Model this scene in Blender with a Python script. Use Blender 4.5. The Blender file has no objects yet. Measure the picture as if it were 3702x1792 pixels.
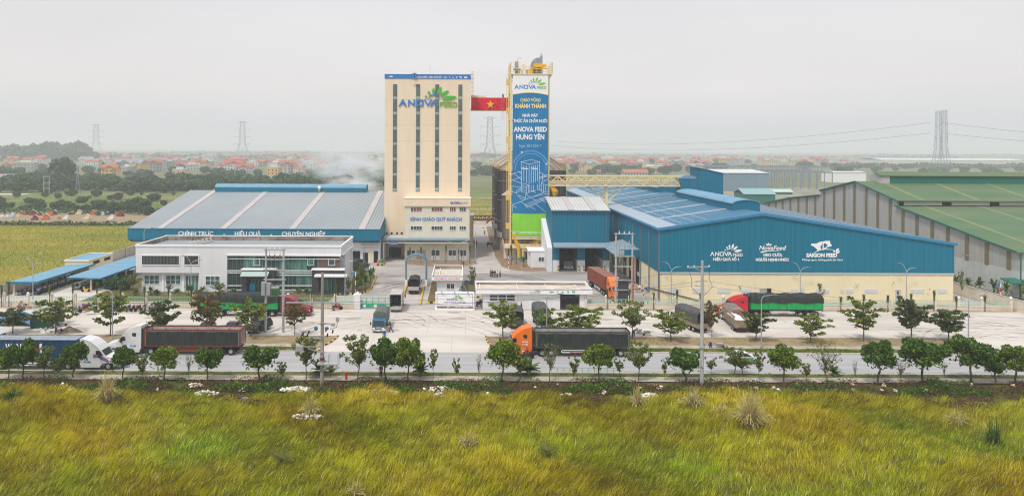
import bpy, bmesh, math, random
import numpy as np
from mathutils import Vector, Matrix, Euler
rad = math.radians
SC = bpy.context.scene
COL = SC.collection
random.seed(7)

# ---------------------------------------------------------------- camera
W0, H0 = 3702.0, 1792.0                 # size of the photograph
CX, CY, FL, EYE, ROLL = 1685.0, 535.0, 2600.0, 29.0, 0.0045
HAZE = 0.0004
cam = bpy.data.cameras.new('camera')
cam.sensor_fit = 'HORIZONTAL'; cam.sensor_width = 36.0
cam.lens = FL / W0 * 36.0
cam.shift_x = (W0 / 2 - CX) / W0
cam.shift_y = -(H0 / 2 - CY) / W0
cam.clip_start = 1.0; cam.clip_end = 20000.0
camo = bpy.data.objects.new('camera', cam); COL.objects.link(camo)
camo.matrix_world = Matrix.Translation((0, 0, EYE)) @ Matrix.Rotation(rad(90), 4, 'X') @ Matrix.Rotation(ROLL, 4, 'Z')
SC.camera = camo

# ---------------------------------------------------------------- sky, sun, exposure
SUN_EL, SUN_AZ = rad(60), rad(215)       # sun behind and a little left of the camera
wd = bpy.data.worlds.new('World'); SC.world = wd; wd.use_nodes = True
nt = wd.node_tree; nt.nodes.clear()
out = nt.nodes.new('ShaderNodeOutputWorld'); bg = nt.nodes.new('ShaderNodeBackground')
sky = nt.nodes.new('ShaderNodeTexSky'); sky.sky_type = 'NISHITA'; sky.sun_disc = False
sky.sun_elevation = SUN_EL; sky.sun_rotation = SUN_AZ; sky.dust_density = 6; sky.air_density = 1.5
tc = nt.nodes.new('ShaderNodeTexCoord'); sp = nt.nodes.new('ShaderNodeSeparateXYZ')
nt.links.new(tc.outputs['Generated'], sp.inputs[0])
rmp = nt.nodes.new('ShaderNodeValToRGB')   # cloud deck: pale at the horizon, much brighter overhead
cr = rmp.color_ramp; cr.elements[0].position = 0.0; cr.elements[0].color = (5.9, 6.0, 6.1, 1)
cr.elements[1].position = 1.0; cr.elements[1].color = (8.8, 9.1, 9.6, 1)
for p, c in ((0.03, (6.1, 6.2, 6.4)), (0.08, (6.85, 6.6, 6.6)), (0.16, (6.5, 6.35, 6.45)), (0.24, (6.1, 6.25, 6.5)), (0.5, (7.4, 7.6, 8.0))):
    e = cr.elements.new(p); e.color = (*c, 1)
nt.links.new(sp.outputs['Z'], rmp.inputs[0])
mp = nt.nodes.new('ShaderNodeMapping'); mp.inputs['Scale'].default_value = (1, 1, 3.5)
nz = nt.nodes.new('ShaderNodeTexNoise'); nz.inputs['Scale'].default_value = 1.6; nz.inputs['Detail'].default_value = 3
nt.links.new(tc.outputs['Generated'], mp.inputs[0]); nt.links.new(mp.outputs[0], nz.inputs['Vector'])
mr = nt.nodes.new('ShaderNodeMapRange'); mr.inputs['To Min'].default_value = 0.93; mr.inputs['To Max'].default_value = 1.07
mr.inputs['From Min'].default_value = 0.3; mr.inputs['From Max'].default_value = 0.7
nt.links.new(nz.outputs['Fac'], mr.inputs['Value'])
mul = nt.nodes.new('ShaderNodeVectorMath'); mul.operation = 'SCALE'
nt.links.new(rmp.outputs['Color'], mul.inputs[0]); nt.links.new(mr.outputs[0], mul.inputs['Scale'])
mx = nt.nodes.new('ShaderNodeMix'); mx.data_type = 'RGBA'; mx.inputs['Factor'].default_value = 0.92
nt.links.new(sky.outputs[0], mx.inputs['A']); nt.links.new(mul.outputs[0], mx.inputs['B'])
nt.links.new(mx.outputs['Result'], bg.inputs['Color']); bg.inputs['Strength'].default_value = 0.125
nt.links.new(bg.outputs[0], out.inputs[0])
sl = bpy.data.lights.new('sun', 'SUN'); sl.energy = 2.7; sl.angle = rad(7); sl.color = (1, 0.95, 0.88)
so = bpy.data.objects.new('sun', sl); COL.objects.link(so); so.location = (0, -50, 200)
d = Vector((math.sin(SUN_AZ) * math.cos(SUN_EL), math.cos(SUN_AZ) * math.cos(SUN_EL), math.sin(SUN_EL)))
so.rotation_euler = d.to_track_quat('Z', 'Y').to_euler()
vs = SC.view_settings; vs.view_transform = 'Standard'; vs.look = 'None'; vs.exposure = 0.0; vs.gamma = 1.0; vs.use_curve_mapping = False
SC.cycles.use_denoising = True
try: SC.cycles.denoiser = 'OPENIMAGEDENOISE'
except Exception: pass
SC.cycles.max_bounces = 6; SC.cycles.diffuse_bounces = 3; SC.cycles.glossy_bounces = 2
SC.cycles.transmission_bounces = 3; SC.cycles.transparent_max_bounces = 6; SC.cycles.volume_bounces = 3
SC.cycles.use_adaptive_sampling = True; SC.cycles.adaptive_threshold = 0.006
SC.cycles.denoising_prefilter = 'NONE'
SC.cycles.pixel_filter_type = 'BLACKMAN_HARRIS'; SC.cycles.filter_width = 1.15

# ---------------------------------------------------------------- photograph <-> world
def un(px, py):
    dx, dy = px - CX, py - CY
    return dx + ROLL * dy, dy - ROLL * dx
def G(px, py, z=0.0):                      # point of the plane Z=z seen at pixel (px,py)
    dx, dy = un(px, py); Y = FL * (EYE - z) / dy
    return dx * Y / FL, Y
def AX(px, py, Y): return un(px, py)[0] * Y / FL
def AZ(px, py, Y): return EYE - un(px, py)[1] * Y / FL
def R4(x0, y0, x1, y1, Y):                 # rectangle on a facade at depth Y -> X0,X1,Z0,Z1
    return AX(x0, (y0 + y1) / 2, Y), AX(x1, (y0 + y1) / 2, Y), AZ((x0 + x1) / 2, y1, Y), AZ((x0 + x1) / 2, y0, Y)

# ---------------------------------------------------------------- materials
MATS = {}
def mat(name, col, rough=0.75, col2=None, scale=(1, 1, 1), nscale=1.0, detail=4, metal=0.0, bump=0.0, isl=None, lo=0.35, hi=0.65,
        stripe=None, spec=None, attr=None, trans=0.0):
    if name in MATS: return MATS[name]
    m = bpy.data.materials.new(name); m.use_nodes = True; n = m.node_tree.nodes; l = m.node_tree.links
    b = n['Principled BSDF']; b.inputs['Roughness'].default_value = rough; b.inputs['Metallic'].default_value = metal
    if spec is None and rough >= .5: spec = .18
    if spec is not None: b.inputs['Specular IOR Level'].default_value = spec
    cur = None
    rgb = n.new('ShaderNodeRGB'); rgb.outputs[0].default_value = (*col, 1); cur = rgb.outputs[0]
    if attr:
        a = n.new('ShaderNodeAttribute'); a.attribute_name = attr; cur = a.outputs['Color']
    if isl:                                # colour differs from leaf to leaf
        g = n.new('ShaderNodeNewGeometry'); r = n.new('ShaderNodeValToRGB')
        for i, (p, c) in enumerate(isl):
            e = r.color_ramp.elements[i] if i < 2 else r.color_ramp.elements.new(p)
            e.position = p; e.color = (*c, 1)
        l.new(g.outputs['Random Per Island'], r.inputs[0]); cur = r.outputs[0]
    if col2 is not None or bump:
        t = n.new('ShaderNodeTexCoord'); mpn = n.new('ShaderNodeMapping'); mpn.inputs['Scale'].default_value = scale
        l.new(t.outputs['Object'], mpn.inputs[0])
        z = n.new('ShaderNodeTexNoise'); z.inputs['Scale'].default_value = nscale; z.inputs['Detail'].default_value = detail
        z.inputs['Roughness'].default_value = 0.6
        l.new(mpn.outputs[0], z.inputs['Vector'])
        if col2 is not None:
            q = n.new('ShaderNodeMapRange'); q.inputs['From Min'].default_value = lo; q.inputs['From Max'].default_value = hi
            l.new(z.outputs['Fac'], q.inputs['Value'])
            mm = n.new('ShaderNodeMix'); mm.data_type = 'RGBA'
            l.new(q.outputs[0], mm.inputs['Factor']); l.new(cur, mm.inputs['A']); mm.inputs['B'].default_value = (*col2, 1)
            cur = mm.outputs['Result']
        if bump:
            bp = n.new('ShaderNodeBump'); bp.inputs['Strength'].default_value = bump; bp.inputs['Distance'].default_value = 0.1
            l.new(z.outputs['Fac'], bp.inputs['Height']); l.new(bp.outputs[0], b.inputs['Normal'])
    if stripe:                             # ribs / seams: (axis, pitch, darker factor, share)
        ax, pitch, dark, share = stripe
        t = n.new('ShaderNodeTexCoord'); s2 = n.new('ShaderNodeSeparateXYZ'); l.new(t.outputs['Object'], s2.inputs[0])
        src = s2.outputs[0] if ax == 'X' else s2.outputs[1] if ax == 'Y' else s2.outputs[2]
        if ax == 'XY':
            ad = n.new('ShaderNodeMath'); ad.operation = 'ADD'; l.new(s2.outputs[0], ad.inputs[0]); l.new(s2.outputs[1], ad.inputs[1]); src = ad.outputs[0]
        dv = n.new('ShaderNodeMath'); dv.operation = 'DIVIDE'; dv.inputs[1].default_value = pitch; l.new(src, dv.inputs[0])
        fr = n.new('ShaderNodeMath'); fr.operation = 'FRACT'; l.new(dv.outputs[0], fr.inputs[0])
        lt = n.new('ShaderNodeMath'); lt.operation = 'LESS_THAN'; lt.inputs[1].default_value = share; l.new(fr.outputs[0], lt.inputs[0])
        mm = n.new('ShaderNodeMix'); mm.data_type = 'RGBA'; mm.blend_type = 'MULTIPLY'
        l.new(lt.outputs[0], mm.inputs['Factor']); l.new(cur, mm.inputs['A']); mm.inputs['B'].default_value = (dark, dark, dark, 1)
        cur = mm.outputs['Result']
    l.new(cur, b.inputs['Base Color'])
    if trans:
        td = n.new('ShaderNodeBsdfTranslucent'); l.new(cur, td.inputs['Color']); ms = n.new('ShaderNodeMixShader'); ms.inputs[0].default_value = trans
        l.new(b.outputs[0], ms.inputs[1]); l.new(td.outputs[0], ms.inputs[2]); l.new(ms.outputs[0], n['Material Output'].inputs['Surface'])
    MATS[name] = m
    return m
def flat(name, col, rough=0.6, **k): return mat(name, col, rough, **k)

# ---------------------------------------------------------------- mesh builder
ORIG = {}
class MB:
    def __init__(s): s.v = []; s.f = []; s.mi = []; s.cur = 0
    def add(s, vs, fs):
        o = len(s.v); s.v += [tuple(p) for p in vs]; s.f += [tuple(i + o for i in f) for f in fs]; s.mi += [s.cur] * len(fs); return s
    def box(s, x0, x1, y0, y1, z0, z1):
        if x0 > x1: x0, x1 = x1, x0
        if y0 > y1: y0, y1 = y1, y0
        if z0 > z1: z0, z1 = z1, z0
        return s.add([(x0, y0, z0), (x1, y0, z0), (x1, y1, z0), (x0, y1, z0), (x0, y0, z1), (x1, y0, z1), (x1, y1, z1), (x0, y1, z1)],
                     [(0, 3, 2, 1), (4, 5, 6, 7), (0, 1, 5, 4), (1, 2, 6, 5), (2, 3, 7, 6), (3, 0, 4, 7)])
    def cbox(s, c, d): return s.box(c[0] - d[0] / 2, c[0] + d[0] / 2, c[1] - d[1] / 2, c[1] + d[1] / 2, c[2] - d[2] / 2, c[2] + d[2] / 2)
    def poly(s, pts): return s.add(pts, [tuple(range(len(pts)))])
    def bar(s, p, q, w, h=None):
        p, q = Vector(p), Vector(q); h = h or w; d = (q - p)
        if d.length < 1e-6: return s
        d.normalize(); up = Vector((0, 0, 1)) if abs(d.z) < 0.95 else Vector((0, 1, 0))
        a = d.cross(up).normalized() * w / 2; b = d.cross(a).normalized() * h / 2
        return s.add([p - a - b, p + a - b, p + a + b, p - a + b, q - a - b, q + a - b, q + a + b, q - a + b],
                     [(0, 1, 2, 3), (7, 6, 5, 4), (0, 4, 5, 1), (1, 5, 6, 2), (2, 6, 7, 3), (3, 7, 4, 0)])
    def tube(s, p, q, r0, r1=None, n=8):
        r1 = r0 if r1 is None else r1
        p, q = Vector(p), Vector(q); d = (q - p)
        if d.length < 1e-6: return s
        d.normalize(); up = Vector((0, 0, 1)) if abs(d.z) < 0.95 else Vector((0, 1, 0))
        a = d.cross(up).normalized(); b = d.cross(a).normalized()
        vs = []
        for c, r in ((p, r0), (q, r1)):
            for i in range(n):
                t = 2 * math.pi * i / n; vs.append(c + a * math.cos(t) * r + b * math.sin(t) * r)
        fs = [(i, i + n, (i + 1) % n + n, (i + 1) % n) for i in range(n)] + [tuple(range(n)), tuple(range(2 * n - 1, n - 1, -1))]
        return s.add(vs, fs)
    def path(s, pts, r, n=6):
        rr = r if isinstance(r, (list, tuple)) else [r] * len(pts)
        for i in range(len(pts) - 1): s.tube(pts[i], pts[i + 1], rr[i], rr[i + 1], n)
        return s
    def lathe(s, prof, c=(0, 0, 0), n=24, a0=0, a1=2 * math.pi):
        full = abs(a1 - a0 - 2 * math.pi) < 1e-6; m = n if full else n + 1; vs = []
        for r, z in prof:
            for i in range(m):
                t = a0 + (a1 - a0) * i / n; vs.append((c[0] + r * math.cos(t), c[1] + r * math.sin(t), c[2] + z))
        fs = []
        for j in range(len(prof) - 1):
            for i in range(n):
                k = (i + 1) % m; fs.append((j * m + i, j * m + k, (j + 1) * m + k, (j + 1) * m + i))
        return s.add(vs, fs)
    def prism(s, pts, a, b, ax='Y'):       # 2-D outline extruded along an axis
        def P(u, w, t): return (t, u, w) if ax == 'X' else (u, t, w) if ax == 'Y' else (u, w, t)
        n = len(pts); vs = [P(*p, a) for p in pts] + [P(*p, b) for p in pts]
        fs = [tuple(range(n - 1, -1, -1)), tuple(range(n, 2 * n))] + [(i, (i + 1) % n, (i + 1) % n + n, i + n) for i in range(n)]
        return s.add(vs, fs)
    def ball(s, c, r, nu=8, nv=5, sq=(1, 1, 1)):
        vs = [(c[0], c[1], c[2] - r * sq[2])]
        for j in range(1, nv):
            p = math.pi * j / nv - math.pi / 2
            for i in range(nu):
                t = 2 * math.pi * i / nu; vs.append((c[0] + r * sq[0] * math.cos(p) * math.cos(t), c[1] + r * sq[1] * math.cos(p) * math.sin(t), c[2] + r * sq[2] * math.sin(p)))
        vs.append((c[0], c[1], c[2] + r * sq[2])); L = len(vs) - 1; fs = []
        for i in range(nu):
            fs.append((0, 1 + (i + 1) % nu, 1 + i)); fs.append((L, L - nu + i, L - nu + (i + 1) % nu))
            for j in range(nv - 2):
                a = 1 + j * nu; fs.append((a + i, a + (i + 1) % nu, a + nu + (i + 1) % nu, a + nu + i))
        return s.add(vs, fs)
    def mesh(s, name, mats, off=(0, 0, 0), smooth=False):
        me = bpy.data.meshes.new(name)
        me.from_pydata([(p[0] - off[0], p[1] - off[1], p[2] - off[2]) for p in s.v], [], s.f)
        for m in (mats if isinstance(mats, (list, tuple)) else [mats]): me.materials.append(m)
        if s.cur or any(s.mi): me.polygons.foreach_set('material_index', s.mi)
        bm = bmesh.new(); bm.from_mesh(me); bmesh.ops.recalc_face_normals(bm, faces=bm.faces); bm.to_mesh(me); bm.free()
        if smooth: me.polygons.foreach_set('use_smooth', [True] * len(me.polygons)); me.set_sharp_from_angle(angle=rad(40))
        me.update(); return me
    def each(s, name, m, parent, world=True, k=8):          # one part per box already added
        for i in range(0, len(s.v), k):
            q = MB(); q.v = s.v[i:i + k]; q.f = [(0, 3, 2, 1), (4, 5, 6, 7), (0, 1, 5, 4), (1, 2, 6, 5), (2, 3, 7, 6), (3, 0, 4, 7)]; q.mi = [0] * 6; q.build(name, m, parent, world)
    def build(s, name, mats, parent=None, world=True, smooth=False):
        off = ORIG.get(parent.name, (0, 0, 0)) if (parent and world) else (0, 0, 0)
        return link(name, s.mesh(name, mats, off, smooth), parent)
def link(name, data, parent=None):
    o = bpy.data.objects.new(name, data); COL.objects.link(o)
    if parent:
        o.parent = parent; ORIG[o.name] = ORIG.get(parent.name, (0, 0, 0))
    return o
def tag(o, label=None, cat=None, group=None, kind=None):
    if label: o['label'] = label
    if cat: o['category'] = cat
    if group: o['group'] = group
    if kind: o['kind'] = kind
    return o
def thing(name, label, cat, loc=(0, 0, 0), rz=0, group=None, kind=None):
    o = bpy.data.objects.new(name, None); COL.objects.link(o); o.location = loc; o.rotation_euler = (0, 0, rz)
    o.empty_display_size = 0.3; ORIG[o.name] = tuple(loc); return tag(o, label, cat, group, kind)
KIDS = {}
def dup(root, loc, rz=0, label=None, group=None, sc=None):
    r = root.copy(); COL.objects.link(r); r.location = loc; r.rotation_euler = (0, 0, rz)
    if sc is not None: r.scale = (sc, sc, sc) if isinstance(sc, (int, float)) else sc
    if label: r['label'] = label
    if group: r['group'] = group
    for ch in list(root.children):
        c = ch.copy(); COL.objects.link(c); c.parent = r
        for g in list(ch.children):
            q = g.copy(); COL.objects.link(q); q.parent = c
    return r
def struct(name, mb, m, smooth=False):
    o = mb.build(name, m, None, smooth=smooth); o['kind'] = 'structure'; return o
ORD = ['first', 'second', 'third', 'fourth', 'fifth', 'sixth', 'seventh', 'eighth', 'ninth', 'tenth', 'eleventh', 'twelfth', 'thirteenth', 'fourteenth',
       'fifteenth', 'sixteenth', 'seventeenth', 'eighteenth', 'nineteenth', 'twentieth']
def nth(i):
    if i < 20: return ORD[i]
    t = ['twenty', 'thirty', 'forty', 'fifty', 'sixty', 'seventy', 'eighty', 'ninety'][(i + 1) // 10 - 2] if (i + 1) < 100 else 'hundred and ' + nth(i - 100)
    if (i + 1) >= 100: return t
    return t + ('ieth' if False else '') + ('-' + ORD[(i + 1) % 10 - 1] if (i + 1) % 10 else ' one')

# ---------------------------------------------------------------- lettering
_tmp = {}
def textmesh(s, shear=0.0, bold=0.0, ext=0.0):
    c = bpy.data.curves.new('t', 'FONT'); c.body = s; c.shear = shear; c.offset = bold; c.extrude = ext; c.resolution_u = 3
    o = bpy.data.objects.new('t', c); COL.objects.link(o); dg = bpy.context.evaluated_depsgraph_get()
    me = bpy.data.meshes.new_from_object(o.evaluated_get(dg)); bpy.data.objects.remove(o); bpy.data.curves.remove(c)
    co = np.empty(len(me.vertices) * 3); me.vertices.foreach_get('co', co); return me, co.reshape(-1, 3)
def text(s, m, parent, X0, X1, Zb, cap, Y, bold=0.02, depth=0.06, shear=0.0, name='lettering', axis='Y'):
    """Letters standing on a facade that faces -Y: between X0 and X1, baseline Zb, capital height cap."""
    if 'cap' not in _tmp:
        _, c = textmesh('H'); _tmp['cap'] = c[:, 1].max() - c[:, 1].min()
    me, co = textmesh(s, shear, bold, 0.5)
    x0, x1 = co[:, 0].min(), co[:, 0].max()
    q = np.empty_like(co); q[:, 0] = X0 + (co[:, 0] - x0) / (x1 - x0) * (X1 - X0)
    q[:, 2] = Zb + co[:, 1] * cap / _tmp['cap']; q[:, 1] = Y - depth / 2 - co[:, 2] * depth
    off = ORIG.get(parent.name, (0, 0, 0)) if parent else (0, 0, 0)
    q -= np.array(off); me.vertices.foreach_set('co', q.ravel()); me.materials.clear(); me.materials.append(m); me.name = name; me.update()
    return link(name, me, parent)
def ptext(s, m, parent, px0, px1, pb, pcap, Y, **k):
    """The same from the photograph: left and right pixel, baseline pixel, capital height in pixels, on the plane Y."""
    pm = (px0 + px1) / 2
    return text(s, m, parent, AX(px0, pb, Y), AX(px1, pb, Y), AZ(pm, pb, Y), pcap * Y / FL, Y, **k)
def stroke(mb, pts, w, T, Y, d):           # a thick polyline in the facade plane
    P = [T(*p) for p in pts]
    for i in range(len(P) - 1):
        a, b = Vector(P[i]), Vector(P[i + 1]); u = (b - a)
        if u.length < 1e-6: continue
        u.normalize(); n = Vector((-u.y, u.x)) * w / 2; a2, b2 = a - u * w * .35, b + u * w * .35
        dd = d + 0.004 * (i % 2)
        mb.prism([tuple(a2 - n), tuple(b2 - n), tuple(b2 + n), tuple(a2 + n)], Y - dd, Y)
LG_BLUE = [([(447, 992), (530, 848), (608, 992)], 36), ([(490, 948), (530, 925), (570, 948)], 24), ([(675, 992), (675, 855), (815, 980), (815, 838)], 34),
           ([(878, 852), (1028, 852), (1028, 982), (878, 982), (878, 852)], 34), ([(1078, 838), (1160, 978), (1240, 838)], 36), ([(1235, 992), (1315, 850), (1397, 992)], 36),
           ([(1275, 948), (1315, 925), (1355, 948)], 24)]
LG_GREEN = [([(1470, 1003), (1470, 897), (1548, 897)], 22), ([(1470, 950), (1540, 950)], 20), ([(1650, 897), (1575, 897), (1575, 1000), (1650, 1000)], 22), ([(1575, 948), (1645, 948)], 20),
            ([(1755, 897), (1680, 897), (1680, 1000), (1755, 1000)], 22), ([(1680, 948), (1750, 948)], 20), ([(1790, 1000), (1790, 897), (1862, 897), (1873, 910), (1873, 988), (1862, 1000), (1790, 1000)], 22)]
LEAVES = [((1214, 720), (1162, 620), 62), ((1300, 690), (1298, 540), 76), ((1408, 706), (1488, 512), 92), ((1470, 755), (1672, 602), 84), ((1518, 818), (1872, 758), 100)]
def leafpoly(a, b, w, n=7):
    a, b = Vector(a), Vector(b); u = (b - a); L = u.length; u.normalize(); nn = Vector((-u.y, u.x)); L1, L2 = [], []
    for i in range(n + 1):
        t = i / n; h = w / 2 * math.sin(math.pi * (t ** 0.85)) ** 0.75 if 0 < t < 1 else 0
        L1.append(a + u * L * t + nn * h); L2.append(a + u * L * t - nn * h)
    return [tuple(p) for p in L1] + [tuple(p) for p in L2[-2:0:-1]]
def logo(parent, px0, px1, py0, py1, Y, blue, green, leaf, depth=0.15, letters=True, name='logo'):
    """The leafed emblem and its two words; px0..px1 spans the words, py0 leaf top, py1 baseline."""
    X0, X1 = AX(px0, py1, Y), AX(px1, py1, Y); Z1 = AZ((px0 + px1) / 2, py1, Y); Z0 = AZ((px0 + px1) / 2, py0, Y)
    sx = (X1 - X0) / (1885 - 430); sz = (Z0 - Z1) / (992 - 512)
    T = lambda x, y: (X0 + (x - 430) * sx, Z1 + (992 - y) * sz)
    g = MB()
    for a, b, w in LEAVES: g.prism([T(*p) for p in leafpoly(a, b, w)], Y - depth, Y)
    g.prism([T(1108 + 27 * math.cos(t), 758 + 29 * math.sin(t)) for t in [i * math.pi / 6 for i in range(12)]], Y - depth, Y)
    g.build(name + '_leaves', leaf, parent)
    b = MB()
    up, lo = [], []
    for i in range(13):
        t = i / 12; x = 1150 + 328 * t; y = 820 - 112 * math.sin(math.pi * t) ** 0.8 if 0 < t < 1 else 820
        up.append(T(x, y - 14 * math.sin(math.pi * t))); lo.append(T(x, y + 14 * math.sin(math.pi * t)))
    for i in range(12): b.prism([lo[i], lo[i + 1], up[i + 1], up[i]] if 0 < i < 11 else ([lo[0], lo[1], up[1]] if i == 0 else [lo[11], up[12], up[11]]), Y - depth, Y)
    if letters:
        for pts, w in LG_BLUE: stroke(b, pts, w * sx, T, Y, depth * 0.8)
    b.build(name + '_blue_letters' if letters else name + '_arc', blue, parent)
    if letters:
        q = MB()
        for pts, w in LG_GREEN: stroke(q, pts, w * sx, T, Y, depth * 0.8)
        q.build(name + '_green_letters', green, parent)
# ================================================================ SETTING: ground, road, paths
M = {}
M['soil'] = mat('soil', (0.16, 0.11, 0.07), 0.95, (0.30, 0.22, 0.15), nscale=1.3, detail=8, bump=0.5)
M['dirt'] = mat('dirt', (0.34, 0.25, 0.17), 0.95, (0.20, 0.16, 0.08), nscale=0.5, detail=9, bump=0.6)
M['concrete'] = mat('concrete', (0.56, 0.51, 0.46), 0.9, (0.43, 0.39, 0.35), scale=(0.4, 1.4, 1), nscale=0.16, detail=9, lo=0.42, hi=0.72)
M['asphalt'] = mat('asphalt', (0.30, 0.295, 0.305), 0.95, (0.38, 0.37, 0.375), scale=(0.15, 1.8, 1), nscale=0.5, detail=8)
M['yard'] = mat('yard', (0.44, 0.40, 0.37), 0.9, (0.26, 0.245, 0.24), scale=(0.5, 1.2, 1), nscale=0.14, detail=9, lo=0.36, hi=0.62)
M['lane'] = mat('lane', (0.47, 0.43, 0.40), 0.9, (0.36, 0.33, 0.31), nscale=0.2, detail=8)
M['path'] = mat('path', (0.44, 0.39, 0.34), 0.95, (0.30, 0.25, 0.19), nscale=0.7, detail=8)
M['kerb'] = mat('kerb', (0.52, 0.48, 0.43), 0.9, (0.42, 0.38, 0.33), nscale=1)
M['grass_near'] = mat('grass_near', (0.06, 0.09, 0.02), 1.0, (0.17, 0.14, 0.05), nscale=0.7, detail=8, bump=0.8, lo=0.38, hi=0.7)
M['field'] = mat('field', (0.20, 0.19, 0.03), 1.0, (0.13, 0.15, 0.025), scale=(0.6, 1.4, 1), nscale=0.12, detail=10, bump=1.0)
M['field_far'] = mat('field_far', (0.20, 0.19, 0.035), 1.0, (0.34, 0.27, 0.07), scale=(0.35, 1.3, 1), nscale=0.055, detail=10, bump=1.0, lo=0.4, hi=0.66)
M['green_field'] = mat('green_field', (0.13, 0.20, 0.04), 1.0, (0.10, 0.10, 0.04), scale=(0.4, 1.3, 1), nscale=0.07, detail=9, lo=0.4, hi=0.62, bump=0.8)
M['works'] = mat('works_ground', (0.30, 0.26, 0.21), 1.0, (0.15, 0.17, 0.10), nscale=.05, detail=8); M['pasture'] = mat('pasture', (0.13, 0.16, 0.05), 1.0, (0.24, 0.17, 0.10), scale=(.3, 1.2, 1), nscale=0.05, detail=9, lo=.5, hi=.62)
M['ground'] = mat('ground', (0.17, 0.17, 0.08), 1.0, (0.10, 0.12, 0.05), scale=(0.5, 1.5, 1), nscale=0.012, detail=9)
M['scrub_soil'] = mat('scrub_soil', (0.09, 0.06, 0.03), 1.0, (0.07, 0.08, 0.02), nscale=0.4, detail=8, bump=0.8)

def sheet(name, pts, z, m):
    mb = MB(); mb.poly([(p[0], p[1], z) for p in pts]); return struct(name, mb, m)
def rect(name, x0, x1, y0, y1, z, m): return sheet(name, [(x0, y0), (x1, y0), (x1, y1), (x0, y1)], z, m)
rect('ground', -5200, 5200, -300, 7000, -0.12, M['ground'])

# road level scenery (Z = 0)
XE = 150
rect('road', -XE, XE, 92.9, 102.1, 0.0, M['asphalt'])
# near grass strip and near footpath
for nm, y0, y1, z, m in (('roadside_grass', 91.25, 92.7, 0.10, 'grass_near'), ('footpath', 89.35, 91.25, 0.11, 'path')):
    rect(nm, -XE, XE, y0, y1, z, M[m])
kb = MB(); kb.box(-XE, XE, 92.7, 92.9, -0.1, 0.12); struct('road_kerb', kb, M['kerb'])
rect('apron', -XE, XE, 102.1, 128.7, 0.012, M['concrete'])
# the two islands of earth between road and apron, each with kerb, grass, footpath and bare dirt
def island(xa, xb, ra, rb):
    def bx(nm, y0, y1, z, m, ia=0.0, ib=0.0): rect(nm, xa + ia, xb - ib, y0, y1, z, m)
    k = MB(); k.box(xa, xb, 102.1, 102.35, 0, 0.14); k.box(xa, xb, 110.5, 110.7, 0, 0.14); struct('island_kerb', k, M['kerb'])
    bx('island_grass', 102.35, 104.3, 0.10, M['grass_near']); bx('island_path', 104.3, 105.9, 0.11, M['path']); bx('island_dirt', 105.9, 110.5, 0.10, M['dirt'])
xl = G(1190, 1262)[0]
xr0 = G(1760, 1250)[0]; xr1 = G(3470, 1240)[0]
island(-XE, xl - 4.5, 0, 0); island(xr0 + 3.0, xr1, 0, 0)
# rounded island ends, with their yellow and black kerbs
def corner(px, flip, x_in):
    pts = [(x_in, 102.1)]
    R = abs(px - x_in) * 1.0
    arc = []
    for i in range(9):
        t = i / 8 * math.pi / 2
        arc.append((x_in + flip * R * math.sin(t) * 1.0, 102.1 + (110.6 - 102.1) * (1 - math.cos(t))))
    mb = MB(); mb.poly([(x, y, 0.10) for x, y in [(x_in, 110.6)] + (arc if flip > 0 else arc)]); struct('island_dirt', mb, M['dirt'])
    kbY, kbB = MB(), MB()
    for i in range(8):
        a, b = Vector(arc[i]), Vector(arc[i + 1]); n = max(2, int((b - a).length / 0.55)) // 2 * 2
        for j in range(n):
            p, q = a.lerp(b, j / n), a.lerp(b, (j + 1) / n)
            (kbY if j % 2 == 0 else kbB).bar((p.x, p.y, 0.08), (q.x, q.y, 0.08), 0.22, 0.2)
    kbY.cur = 0; o = MB(); o.add(kbY.v, kbY.f); o.cur = 1; o.add(kbB.v, kbB.f)
    struct('island_kerb', o, [flat('kerb_yellow', (0.62, 0.42, 0.06)), flat('kerb_black', (0.05, 0.045, 0.04))])
corner(xl, 1, xl - 4.5); corner(xr0, -1, xr0 + 3.0)
# soil strip in front of the wall, with kerb
for a, b in ((-XE, AX(1300, 1113, 129)), (AX(2150, 1120, 129), 99)):
    rect('wall_bed', a, b, 128.9, 129.6, 0.09, M['soil']); k = MB(); k.box(a, b, 128.7, 128.9, 0, 0.13); struct('bed_kerb', k, M['kerb'])

# compound yard
rect('yard', -89, 98.8, 128.7, 272, 0.008, M['yard'])
rect('back_lane', 1.5, 10.5, 166, 274, 0.016, M['lane'])
rect('gate_lane', -15.2, 0, 128.7, 142, 0.016, M['lane'])
rect('side_lane', 93, 98.8, 130, 272, 0.016, M['lane'])
rect('east_yard', 27, 93, 128.7, 137, 0.016, M['lane'])
rect('shed_yard', -89, -66, 130, 172, 0.016, M['concrete'])
M['lawn'] = mat('lawn', (0.08, 0.09, 0.03), 1.0, (0.17, 0.12, 0.06), nscale=0.6, detail=8, bump=0.6)
def bed(name, pts, m='soil', z=0.13):
    o = sheet(name, pts, z, M[m]); k = MB()
    for i in range(len(pts)): a, b = pts[i], pts[(i + 1) % len(pts)]; k.bar((a[0], a[1], 0.075), (b[0], b[1], 0.075), 0.16, 0.15)
    struct('bed_kerb', k, M['kerb']); return o
bed('planting_bed', [G(*p) for p in ((1470, 958), (1560, 966), (1690, 962), (1726, 953), (1722, 944), (1690, 941), (1470, 941))])
bed('planting_bed', [G(*p) for p in ((1757, 819), (1766, 860), (1790, 930), (1812, 964), (1850, 978), (1900, 983), (1990, 981), (1990, 960), (1850, 935), (1850, 880), (1800, 819))])
bed('office_lawn', [(-72, 131), (-25.5, 131), (-25.5, 143.2), (-66, 143.2), (-66, 160), (-72, 160)], 'lawn')
bed('office_lawn', [G(*p) for p in ((1268, 1062), (1335, 1052), (1360, 1000), (1352, 990), (1280, 960), (1272, 1010))], 'lawn')
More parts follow.
